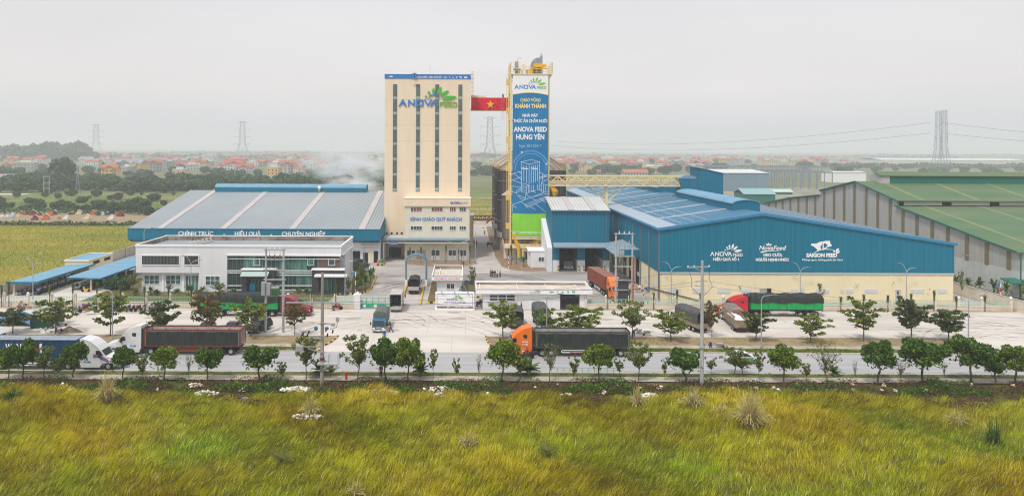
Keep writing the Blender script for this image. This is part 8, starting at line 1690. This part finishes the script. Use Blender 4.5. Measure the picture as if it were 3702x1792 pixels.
cover(14000, 91.3, 92.65, 'verge_plants', 'creeping green plants on the near verge', 'g', LM['roundy'], .05, .16, -.2, 3, z0=.1); cover(16000, 102.5, 104.2, 'verge_plants', 'grass tufts on the verge beyond the road', 'g', LM['roundy'], .05, .14, -.1, 4, xr0 + 3, 62, .1); cover(9000, 102.5, 104.2, 'verge_plants', 'grass tufts beyond the road at left', 'g', LM['roundy'], .05, .14, -.1, 4, -80, xl - 4.5, .1)
cover(12000, 106, 110.4, 'dirt_weeds', 'weeds and leaf litter on the strip of bare earth', 'g', LM['dry'], .05, .1, .15, 8, xr0 + 3, 62, .1)
cover(9000, 131, 143, 'lawn_grass', 'patchy lawn plants before the office', 'g', LM['roundy'], .06, .2, 0, 9, -71, -26, .13)
def hedge(n, x0, x1, y0, y1, hh, name, label): cover(n, y0, y1, name, label, 'g', LM['far'], .45, hh, -.6, 2, x0, x1)
hedge(4000, -300, -90, 262, 268, 1.0, 'hedge', 'low dark hedge along the far edge of the meadow'); hedge(3500, -300, -70, 305, 318, 1.8, 'hedge', 'scrubby hedge behind the graveyard')

def reed(px, top, base, hw, label, tone='dry', n=150, spread=1.0):
    x, y = G(px, base); s = FL / y; h = (base - top) / s * 1.05; r = hw / s; V, F, o = [], [], 0
    for i in range(n):
        a = NR.uniform(0, 6.28); L = h * NR.uniform(.55, 1.05); out = r * NR.uniform(.25, 1.25) * spread; b = np.array([NR.normal() * .14 * r, NR.normal() * .14 * r, 0]); w = .05
        for k in range(5):
            u = k / 4; c = b + np.array([math.cos(a) * out * u ** 1.25, math.sin(a) * out * u ** 1.25, L * (u * 1.2 - .75 * u ** 2.2 * min(1.1, out / r))]); sd = np.array([-math.sin(a), math.cos(a), 0]) * w * (1 - .7 * u); V += [c - sd, c + sd]
            if k: q = o + 2 * k; F.append([q - 2, q - 1, q + 1, q])
        o += 10
    t = thing('reed_clump', label, 'grass clump', (x, y, 0)); link('leaves', fast_mesh('leaves', np.array(V), np.array(F), LM[tone]), t)
for a in ((385, 1340, 1462, 46, 'tall straw-coloured reed clump at the left, rising above the footpath', 'dry', 200), (1122, 1420, 1512, 40, 'straw reed clump growing over a rubbish heap', 'dry'), (2305, 1385, 1478, 36, 'reed clump beside the litter right of centre', 'dry'), (2503, 1395, 1476, 50, 'brown-tipped reed clump at the foot of the pale pole', 'dry'), (2712, 1398, 1556, 72, 'largest reed clump, arching wide on the right', 'dry', 300), (2610, 1452, 1508, 34, 'small reed clump touching the largest one on its left', 'dry'),
          (3465, 1462, 1542, 46, 'pale sparse reed clump near the right edge', 'dry', 70), (3592, 1508, 1612, 46, 'dark green reed clump near the right edge', 'palm'), (1690, 1545, 1622, 42, 'low reed clump alone in the grass below centre', 'dry', 90), (1280, 1735, 1795, 40, 'dry reed tuft at the bottom edge below the gate', 'dry', 80), (1395, 1765, 1800, 30, 'second dry tuft at the bottom edge', 'dry', 70), (40, 1395, 1450, 45, 'dark bushy clump at the far left edge', 'round')): reed(*a)
for px, py, hw, lab in ((1012, 1690, 55, 'brown withered bush in the tall grass below the office'), (1975, 1665, 50, 'brown withered bush in the tall grass below centre')):
    x, y = G(px, py); tree(x, y, 1.5, hw * y / FL, 'bare', 2, 'withered_bush', lab, 'bush')
# ---------------- litter
LIT = mat('litter', (.7, .7, .7), .7, isl=[(0, (0.75, 0.75, 0.74)), (1, (0.12, 0.30, 0.5)), (.45, (0.66, 0.62, 0.56)), (.62, (0.55, 0.44, 0.32)), (.9, (0.45, 0.2, 0.14))]); LIT.node_tree.nodes['Color Ramp'].color_ramp.interpolation = 'CONSTANT'
def litter(px, py, hw, label, n, name='rubbish_heap', hy=.38):
    x, y = G(px, py); r = hw * y / FL; m = MB()
    for i in range(n):
        a, q = NR.uniform(0, 6.28), math.sqrt(NR.uniform(0, 1)); c = (q * r * math.cos(a), q * r * hy * math.sin(a), .1 + .35 * (1 - q) + NR.uniform(0, .12)); s = NR.uniform(.06, .2); m.ball(c, s, 5, 3, (NR.uniform(.6, 1.5), NR.uniform(.6, 1.5), NR.uniform(.3, .9)))
    m.v = [(a + NR.normal() * .025, b + NR.normal() * .025, c + NR.normal() * .03) for a, b, c in m.v]; o = link(name, m.mesh(name, LIT)); o.location = (x, y, .15); tag(o, label, 'rubbish')
for a in ((1075, 1418, 62, 'long heap of pale rubbish behind the straw reed clump', 190), (1372, 1428, 66, 'heap of straw and bags below the gate', 170), (1590, 1416, 58, 'loose litter scattered left of the brown brush', 60), (1590, 1440, 24, 'small tight pile of white bags', 28), (2345, 1440, 34, 'white rubbish pile with coloured bags right of centre', 90), (1110, 1516, 58, 'ring of litter under the straw reed clump', 70), (705, 1402, 30, 'pinkish scraps by the brown brush at left', 30), (745, 1432, 45, 'strewn rubbish left of the tyre', 55),
          (2044, 1440, 26, 'white broken plank lying in the grass', 14), (40, 1398, 14, 'white bags at the far left', 8), (228, 1402, 16, 'two white bags in the undergrowth at left', 8), (2390, 1412, 12, 'white bag among the bushes right of centre', 8), (2815, 1424, 8, 'single pale bag lying right of the big reeds', 4), (2920, 1424, 8, 'round white bag in the brown brush at right', 5), (2882, 1398, 6, 'small white bag near the footpath at right', 4), (3352, 1424, 9, 'pale rag on the slope at right', 4), (1345, 1458, 8, 'lone white bag in the grass below the gate', 4), (1755, 1405, 20, 'few white bags on the brown slope at centre', 10), (3515, 1403, 7, 'tiny white bag near the right end', 3), (465, 1405, 10, 'white bag right of the tall reed clump', 6)): litter(*a)
RL = random.Random(3)
for i, px in enumerate(sorted(RL.uniform(20, 3680) for _ in range(30))): litter(px, RL.choice((1398, 1408, 1420, 1432)) + RL.uniform(-6, 6), RL.uniform(4, 16), 'scrap of litter in the brown scrub, %s small scatter from the left' % nth(i), RL.randint(2, 7), 'litter_scatter')
x, y = G(882, 1460); t = thing('old_tyre', 'old grey tyre lying in the tall grass', 'tyre', (x, y, .35), 0); m = MB(); m.lathe([(.30, 0), (.34, .16), (.52, .18), (.6, .08), (.6, -.02), (.5, -.1), (.34, -.08), (.30, 0)], (0, 0, 0), 20); m.build('tread', flat('tyre_grey', (0.22, 0.22, 0.2), .8), t, world=False); t.rotation_euler = (rad(18), 0, 0)

# ================================================================ FAR GROUND: village, trees, pylons, works
RB = random.Random(21)
HW = [('cream', (0.62, 0.50, 0.30)), ('white', (0.62, 0.61, 0.58)), ('grey', (0.36, 0.35, 0.34)), ('yellow', (0.66, 0.44, 0.16)), ('pale', (0.50, 0.50, 0.50))]
ROOFS = [('red', (0.42, 0.11, 0.09)), ('brick-red', (0.33, 0.11, 0.09)), ('orange-red', (0.46, 0.15, 0.10)), ('grey', (0.30, 0.31, 0.32))]
hm = {n: mat('house_' + n, c, .85, tuple(v * .8 for v in c), nscale=.4) for n, c in HW}; rm = {n: mat('tiles_' + n, c, .8, tuple(v * .7 for v in c), nscale=.6) for n, c in ROOFS}
HOUSES = []
def house(px, py, w, d, st, wall, roof, rz=0.0, flat_top=False):
    x, y = G(px, py); h = 3.5 * st; t = thing('house', 'x', 'house', (x, y, 0), rz); m = MB(); m.box(-w / 2, w / 2, 0, d, 0, h); m.build('wall', hm[wall], t, world=False)
    if flat_top: m = MB(); m.box(-w / 2 - .2, w / 2 + .2, -.2, d + .2, h, h + .5); m.box(-w / 4, w / 4, d * .4, d * .9, h + .5, h + 2.6); m.build('roof', hm['white'], t, world=False)
    else:
        rh = min(w, d) * .30; m = MB(); m.prism([(-.7, h - .1), (d / 2, h + rh), (d + .7, h - .1)], -w / 2 - .7, w / 2 + .7, 'X'); m.build('roof', rm[roof], t, world=False)
        if st > 1 and w > 8: m = MB(); m.prism([(-w * .22 - .5, h - .1), (0, h + rh * .8), (w * .22 + .5, h - .1)], -1.8, d / 2); m.build('front_gable', rm[roof], t, world=False); m = MB(); m.box(-w * .2, w * .2, -1.5, 0, 0, h - .1); m.build('porch', hm[wall], t, world=False)
    nwin = max(2, int(w / 3.2))
    for s in range(st):
        for i in range(nwin): xx = -w / 2 + w * (i + .5) / nwin; o_ = -1.56 if (not flat_top and st > 1 and w > 8 and abs(xx) < w * .2) else -.06; m = MB(); m.box(xx - .6, xx + .6, o_, o_ + .08, s * 3.1 + 1.0, s * 3.1 + 2.3); m.build('window', M['dark'], t, world=False)
    HOUSES.append((px, t, wall, roof, st, flat_top)); return t
def scatter_houses(n, xa, xb, ya, yb, seed):
    R_ = random.Random(seed)
    for i in range(n):
        px = xa + (xb - xa) * (i + R_.random()) / n; py = ya + (yb - ya) * R_.random() ** 1.1; ft = R_.random() < .22; house(px, py, R_.uniform(10, 22), R_.uniform(8, 13), R_.choice((2, 2, 2, 3, 3)), R_.choice(HW)[0], R_.choice((ROOFS[0], ROOFS[0], ROOFS[1], ROOFS[2], ROOFS[3]))[0], R_.uniform(-.5, .5), ft)
house(395, 650, 13, 9, 3, 'yellow', 'orange-red', .25); house(985, 646, 11, 9, 3, 'yellow', 'grey', -.1, True); house(645, 640, 12, 9, 2, 'cream', 'grey', .1, True); house(85, 622, 22, 10, 3, 'grey', 'red', .1, True); house(25, 616, 14, 9, 2, 'grey', 'red'); house(330, 600, 20, 10, 2, 'white', 'orange-red'); house(445, 606, 15, 10, 2, 'grey', 'red', -.2); house(20, 655, 15, 8, 1, 'grey', 'grey')
house(1110, 622, 15, 9, 2, 'grey', 'grey', .1); house(840, 620, 13, 9, 2, 'white', 'brick-red'); house(130, 600, 16, 9, 3, 'white', 'red'); house(870, 595, 16, 10, 2, 'cream', 'red')
scatter_houses(52, 40, 1390, 576, 604, 1); scatter_houses(36, 420, 1390, 600, 628, 2); scatter_houses(14, 0, 1390, 560, 574, 3)
scatter_houses(42, 1990, 2620, 576, 606, 4); scatter_houses(20, 1990, 2560, 604, 624, 5); scatter_houses(26, 2600, 3090, 574, 606, 6); scatter_houses(7, 1985, 3100, 560, 574, 8); scatter_houses(5, 1705, 1850, 578, 600, 7); house(2300, 636, 26, 12, 1, 'pale', 'orange-red', .1); house(2150, 632, 14, 7, 1, 'grey', 'brick-red')
for side, f in (('left of the cream tower', lambda p: p < 1400), ('between tower and silos', lambda p: 1400 <= p < 1900), ('right of the banner', lambda p: p >= 1900)):
    L = sorted([h for h in HOUSES if f(h[0])], key=lambda h: h[0])
    for i, (px, t, wl, rf, st, ft) in enumerate(L): tag(t, '%s %s-storey village house with %s, %s %s' % (wl, ('one', 'two', 'three')[st - 1], 'flat roof' if ft else rf + ' roof', nth(i), side), group='houses of the village beyond the fields')
def scatter_trees(n, xa, xb, ya, yb, seed, h0, h1, where, g):
    R_ = random.Random(seed); L = sorted((xa + (xb - xa) * (i + R_.random()) / n, ya + (yb - ya) * R_.random()) for i in range(n))
    for i, (px, py) in enumerate(L): x, y = G(px, py); h = R_.uniform(h0, h1); tree(x, y, h, h * R_.uniform(.6, 1.05), 'far', 1 + i % 3, 'leafy_tree', 'leafy tree %s, %s from the left' % (where, nth(i)), 'tree', g, rz=i)
scatter_trees(56, -10, 1250, 676, 700, 1, 6.5, 11, 'in the belt before the village, front row', 'front belt of village trees'); scatter_trees(40, 0, 1390, 646, 674, 2, 5.5, 9.5, 'in the belt before the village, second row', 'second belt of village trees'); scatter_trees(26, 0, 1390, 616, 640, 3, 5, 9, 'among the village houses on the left', 'trees among the left village')
scatter_trees(30, 1985, 2620, 612, 634, 4, 6, 11, 'before the village right of the banner', 'trees of the right village'); scatter_trees(20, 1990, 3120, 590, 612, 5, 7, 12, 'among the houses right of the banner', 'trees among the right village'); scatter_trees(12, 1703, 1850, 596, 645, 6, 6, 11, 'beyond the fields between tower and silos', 'trees between tower and silos'); scatter_trees(20, 3000, 3710, 606, 636, 9, 6, 10, 'on the misty plain at the right', 'trees on the right plain')
x, y = G(222, 676); tree(x, y, 21, 9.5, 'far', 2, 'leafy_tree', 'tallest dark tree of the front belt, above a row of palms', 'tree'); x, y = G(372, 628); tree(x, y, 15, 5, 'palm', 1, 'palm', 'tall palm standing among the red roofs on the left', 'palm')
for i, (px, h) in enumerate(((-5, 24), (45, 26), (95, 24), (120, 27), (150, 26), (180, 30), (205, 29), (232, 26), (262, 29), (285, 31), (300, 24), (330, 16))): x, y = G(px, 585); tree(x, y, h * 1.25, 18, 'far', 1 + i % 3, 'leafy_tree', 'tall hazy grove tree on the left skyline, %s from the left' % nth(i), 'tree', 'grove on the left skyline', rz=i)
def wood(px0, px1, py, h, label, n=2600):
    (xa, y), (xb, _) = G(px0, py), G(px1, py); x = NR.uniform(xa, xb, n); top = h * (.55 + .45 * np.abs(pnoise(x, x * 0, .02, 3)) + .2 * pnoise(x, x * 0, .09, 1)); C = np.stack([x, y + NR.uniform(0, 30, n), top * NR.uniform(.05, 1, n)], 1); V, F = leafcards(C, 2.2, .8, 1.3); tag(link('far_wood', fast_mesh('far_wood', V, F, LM['far'])), label, 'wood', kind='stuff')
for a in ((300, 1400, 572, 12, 'hazy tree line behind the left village'), (-60, 700, 562, 13, 'farthest misty tree line at the left'), (1700, 1860, 572, 14, 'hazy tree line seen between tower and banner'), (1980, 3150, 566, 11, 'misty tree line behind the right village'), (3020, 3760, 606, 8, 'hazy scrub behind the green roofs'), (3100, 3760, 566, 15, 'far misty wood at the right'), (600, 1400, 556, 14, 'faint wood on the horizon at centre left')): wood(*a)
# graveyard
RG = random.Random(31); TC = [('white', (0.6, 0.6, 0.6)), ('dark red', (0.2, 0.03, 0.04)), ('cream', (0.6, 0.48, 0.3)), ('dark grey', (0.06, 0.06, 0.07)), ('pale blue', (0.4, 0.47, 0.55)), ('orange-roofed', (0.5, 0.14, 0.05))]
for i in range(26):
    px = 12 + i * 17 + RG.uniform(-6, 6); py = RG.choice((772, 778, 790, 794)) + RG.uniform(-4, 4) if i > 3 else 785; x, y = G(px, py); nme, c = TC[int(RG.random() * 6)]; s = RG.uniform(.45, 1.05); mt = mat('tomb_' + nme.replace(' ', '_'), c, .7)
    t = thing('tomb', '%s tomb in the graveyard beyond the meadow, %s from the left' % (nme, nth(i)), 'tomb', (x, y, 0), RG.uniform(-.3, .3), 'tombs of the graveyard'); m = MB(); m.box(-1.3 * s, 1.3 * s, -.8 * s, .8 * s, 0, .7 * s); m.build('base', mt, t, world=False)
    m = MB(); m.prism([(-1.0 * s, .7 * s), (1.0 * s, .7 * s), (1.0 * s, 1.5 * s), (0, 2.1 * s), (-1.0 * s, 1.5 * s)], .3 * s, .7 * s); m.build('headstone', mt, t, world=False); m = MB(); m.prism([(-1.2 * s, 1.5 * s), (0, 2.3 * s), (1.2 * s, 1.5 * s), (0, 2.1 * s)], .2 * s, .8 * s); m.build('gable', rm['brick-red'] if i % 5 == 0 else hm['white'], t, world=False)
scatter_trees(24, 0, 640, 700, 752, 14, 1.6, 4.2, 'low in the green field before the village', 'bushes in the green field'); scatter_trees(8, 300, 560, 745, 780, 12, 3.5, 6, 'by the graveyard and meadow corner', 'trees by the graveyard'); scatter_trees(7, 10, 300, 757, 762, 13, 2.2, 4, 'low behind the graveyard', 'bushes behind the graveyard')
# pylons
def pylon(px, base, top, hw, label, arms=3, rz=0.0, th=.35):
    x, y = G(px, base); h = (base - top) * y / FL; w = hw * y / FL; t = thing('pylon', label, 'pylon', (x, y, 0), rz); m = MB(); sh = .42; W = lambda z: w * (1 - .62 * min(1, z / (h * sh))) if z < h * sh else w * .38 * (1 - .3 * (z - h * sh) / (h * (1 - sh))); z = 0; n = 0
    while z < h * .985:
        q = min(h, z + max(4.5, W(z) * 2.2)); a, b = W(z), W(q)
        for sx, sy in ((-1, -1), (1, -1), (1, 1), (-1, 1)): m.bar((sx * a, sy * a, z), (sx * b, sy * b, q), th)
        for (ux, uy), (vx, vy) in (((-1, -1), (1, -1)), ((-1, 1), (1, 1)), ((-1, -1), (-1, 1)), ((1, -1), (1, 1))): m.bar((ux * a, uy * a, z), (vx * b, vy * b, q), th * .6); m.bar((vx * a, vy * a, z), (ux * b, uy * b, q), th * .6); m.bar((ux * b, uy * b, q), (vx * b, vy * b, q), th * .5)
        z = q; n += 1
    m.build('tower', flat('pylon_steel', (0.22, 0.26, 0.31), .6), t, world=False)
    for k in range(arms):
        z = h * (.99 - .19 * k) if k else h * .985; L = w * (1.15 if k else .8); a = W(z); m = MB()
        for s in (-1, 1):
            m.bar((s * a, 0, z), (s * L, 0, z), th * .8); m.bar((s * a, 0, z - h * .035), (s * L, 0, z), th * .8)
            if k: m.bar((s * L, 0, z), (s * L, 0, z - h * .07), th * .5)
        m.build('crossarm', MATS['pylon_steel'], t, world=False)
    return t
pylon(3413, 642, 397, 23, 'tall lattice pylon at right, the nearer and taller of the close pair', 4, rad(78), .24); pylon(3391, 638, 402, 23, 'lattice pylon close behind its twin at right, left of it', 4, rad(78), .24)
pylon(1771, 592, 423, 30, 'hazy lattice pylon seen between cream tower and banner', 4, .1, .5); pylon(876, 578, 440, 26, 'faint lattice pylon above the village at left', 4, .1, .5); pylon(347, 566, 450, 22, 'faintest lattice pylon at the far left', 4, .1, .6); pylon(281, 704, 600, 9, 'short lattice pylon before the left village trees', 2, .3, .16)
for i, (z0, z1, px1, lab) in enumerate(((58, 40, 2000, 'upper'), (47, 33, 1990, 'lower'))): x0, y0 = G(3385, 642); wires('transmission_line', 'thin %s transmission line running left from the tall pylon pair' % lab, ((x0 - 6, y0, z0), (G(px1, 600)[0], 1150, z1)), 12, .13, 24); wires('transmission_line', 'thin %s transmission line leaving the tall pylon pair rightward' % lab, ((x0 + 6, y0, z0), (x0 + 330, y0 + 60, z1 + 6)), 6, .13, 16)
def twin(px, base, top, label): x, y = G(px, base); h = (base - top) * y / FL; t = thing('transformer_poles', label, 'power pole', (x, y, 0)); m = MB(); [m.tube((s * 1.6, 0, 0), (s * 1.6, 0, h), .25, .2, 6) for s in (-1, 1)]; [m.bar((-2.2, 0, h * k), (2.2, 0, h * k), .3) for k in (.35, .65, .97)]; m.build('frame', M['pole2'], t, world=False)
twin(168, 704, 636, 'twin concrete poles before the left village'); x, y = G(849, 670); t = thing('utility_pole', 'single pale pole rising behind the blue ridge vent', 'power pole', (x, y, 0)); m = MB(); m.tube((0, 0, 0), (0, 0, 15), .35, .25, 8); m.build('shaft', M['pole2'], t, world=False)
x, y = G(80, 690); t = thing('billboard', 'small red and white billboard by the village road', 'billboard', (x, y, 0)); m = MB(); m.box(-2.6, 2.6, 0, .3, 4.5, 9); m.build('panel', flat('board_red', (0.5, 0.1, 0.06), .6), t, world=False); m = MB(); m.box(-2.3, 2.3, -.06, 0, 6.4, 7.4); m.build('white_band', M['lwhite'], t, world=False); m = MB(); [m.bar((s * 2, .2, 0), (s * 2, .2, 4.5), .25) for s in (-1, 1)]; m.build('legs', M['steel'], t, world=False)
# works beyond the blue warehouse
def far_shed(px0, px1, base, z, depth, label, wall, roofm, zr=0):
    (x0, y), (x1, _) = G(px0, base), G(px1, base); t = thing('far_warehouse', label, 'warehouse', ((x0 + x1) / 2, y, 0)); m = MB(); m.box(x0, x1, y, y + depth, 0, z); m.build('wall', wall, t); m = MB(); m.prism([(y - .5, z), (y + depth / 2, z + zr + .8), (y + depth + .5, z), (y + depth / 2, z + zr + .3)], x0 - .5, x1 + .5, 'X'); m.build('roof', roofm, t)
gw = mat('slate_blue_clad', (0.13, 0.22, 0.28), .6, (0.18, 0.27, 0.32), scale=(1, 1, .1), nscale=.08); pr_ = flat('pale_far_roof', (0.55, 0.56, 0.54), .6)
far_shed(2610, 2773, 690, 12.5, 60, 'slate-blue clad half-built warehouse beyond the blue head house', gw, pr_, 1); far_shed(3010, 3125, 660, 9, 20, 'white boxy building behind the green roof shed', M['white2'], pr_); far_shed(3190, 3640, 600, 11, 80, 'very long pale warehouse faint in the haze at right', flat('far_pale', (0.55, 0.53, 0.5), .7), pr_, 2); far_shed(2700, 2860, 702, 1.5, 8, 'low pale green roof sheet behind the grey shed', M['green_dark'], flat('pale_green_roof', (0.40, 0.52, 0.46), .6), 1)
far_shed(2690, 2800, 740, 5.5, 14, 'low teal-roofed shed just behind the grey shed wall', M['green_dark'], flat('teal_roof', (0.22, 0.36, 0.36), .6), 2); far_shed(0, 60, 678, 3.5, 12, 'row of low grey market stalls at the far left', hm['grey'], rm['grey']); far_shed(240, 335, 668, 3, 12, 'low sheet-roofed sheds among the left trees', hm['pale'], flat('sheet_blue', (0.35, 0.42, 0.5), .6))
def frame_works(pa, pb, by, lab):
    x0, y0 = G(pa, by); x1 = G(pb, by)[0]; t = thing('steel_frame_building', lab, 'building', ((x0 + x1) / 2, y0, 0)); n = 9
    for j in range(3):
        m = MB(); yy = y0 + j * 22
        for i in range(n): x = x0 + (x1 - x0) * i / (n - 1); m.bar((x, yy, 0), (x, yy, 12.5), .55)
        m.bar((x0, yy, 12.3), (x1, yy, 12.3), .5); m.bar((x0, yy, 7), (x0 + (x1 - x0) * .45, yy, 7), .4); m.build('column_row', flat('frame_grey', (0.20, 0.23, 0.27), .6), t)
    m = MB()
    for i in range(n): x = x0 + (x1 - x0) * i / (n - 1); m.bar((x, y0, 12.5), (x, y0 + 44, 13.4), .4)
    for i in range(8): m.bar((x0, y0 + i * 6, 12.9), (x1, y0 + i * 6, 12.9), .22)
    m.build('rafters', MATS['frame_grey'], t)
frame_works(2778, 3000, 684, 'bare grey steel frame of a warehouse under construction, nearer one'); frame_works(2570, 2990, 652, 'long steel frame with roof trusses rising behind the slate-blue building')

# ================================================================ AIR
def vol(name, x0, x1, y0, y1, z0, z1, col, dens, label, smoke=False):
    m = bpy.data.materials.new(name); m.use_nodes = True; n, l = m.node_tree.nodes, m.node_tree.links; n.remove(n['Principled BSDF']); v = n.new('ShaderNodeVolumePrincipled'); v.inputs['Color'].default_value = (*col, 1); v.inputs['Density'].default_value = dens; v.inputs['Anisotropy'].default_value = .2; l.new(v.outputs[0], n['Material Output'].inputs['Volume'])
    if smoke:
        t = n.new('ShaderNodeTexCoord'); z = n.new('ShaderNodeTexNoise'); z.inputs['Scale'].default_value = 2.6; z.inputs['Detail'].default_value = 4; z.inputs['Distortion'].default_value = .6; l.new(t.outputs['Object'], z.inputs['Vector'])
        q = n.new('ShaderNodeMapRange'); q.inputs['From Min'].default_value = .42; q.inputs['From Max'].default_value = .75; q.inputs['To Max'].default_value = dens; l.new(z.outputs['Fac'], q.inputs['Value'])
        g = n.new('ShaderNodeVectorMath'); g.operation = 'LENGTH'; l.new(t.outputs['Object'], g.inputs[0]); f = n.new('ShaderNodeMapRange'); f.inputs['From Min'].default_value = .35; f.inputs['From Max'].default_value = 1.0; f.inputs['To Min'].default_value = 1; f.inputs['To Max'].default_value = 0; l.new(g.outputs['Value'], f.inputs['Value'])
        k = n.new('ShaderNodeMath'); k.operation = 'MULTIPLY'; l.new(q.outputs[0], k.inputs[0]); l.new(f.outputs[0], k.inputs[1]); l.new(k.outputs[0], v.inputs['Density'])
        b = MB(); b.ball((0, 0, 0), 1.0, 20, 12); o = link(name, b.mesh(name, m)); o.location = ((x0 + x1) / 2, (y0 + y1) / 2, (z0 + z1) / 2); o.scale = ((x1 - x0) / 2, (y1 - y0) / 2, (z1 - z0) / 2)
    else: b = MB(); b.box(x0, x1, y0, y1, z0, z1); o = link(name, b.mesh(name, m))
    tag(o, label, 'haze' if not smoke else 'smoke', kind='stuff'); return o
vol('haze', -5300, 5300, -320, 7100, -1.2, 82, (0.93, 0.96, 1.0), HAZE, 'pale grey haze lying over the whole plain')
xs, ys = G(1270, 672); SM = vol('smoke', AX(1060, 600, 490), AX(1440, 600, 490), 455, 525, -1, 31, (0.92, 0.95, 1), .16, 'bluish smoke drifting over the village behind the grey roof', True); xs2 = G(1360, 684)[0]; vol('smoke', xs2 - 26, xs2 + 12, 425, 455, -1, 12, (0.95, 0.96, 1), .3, 'low white smoke at the edge of the cream tower', True)
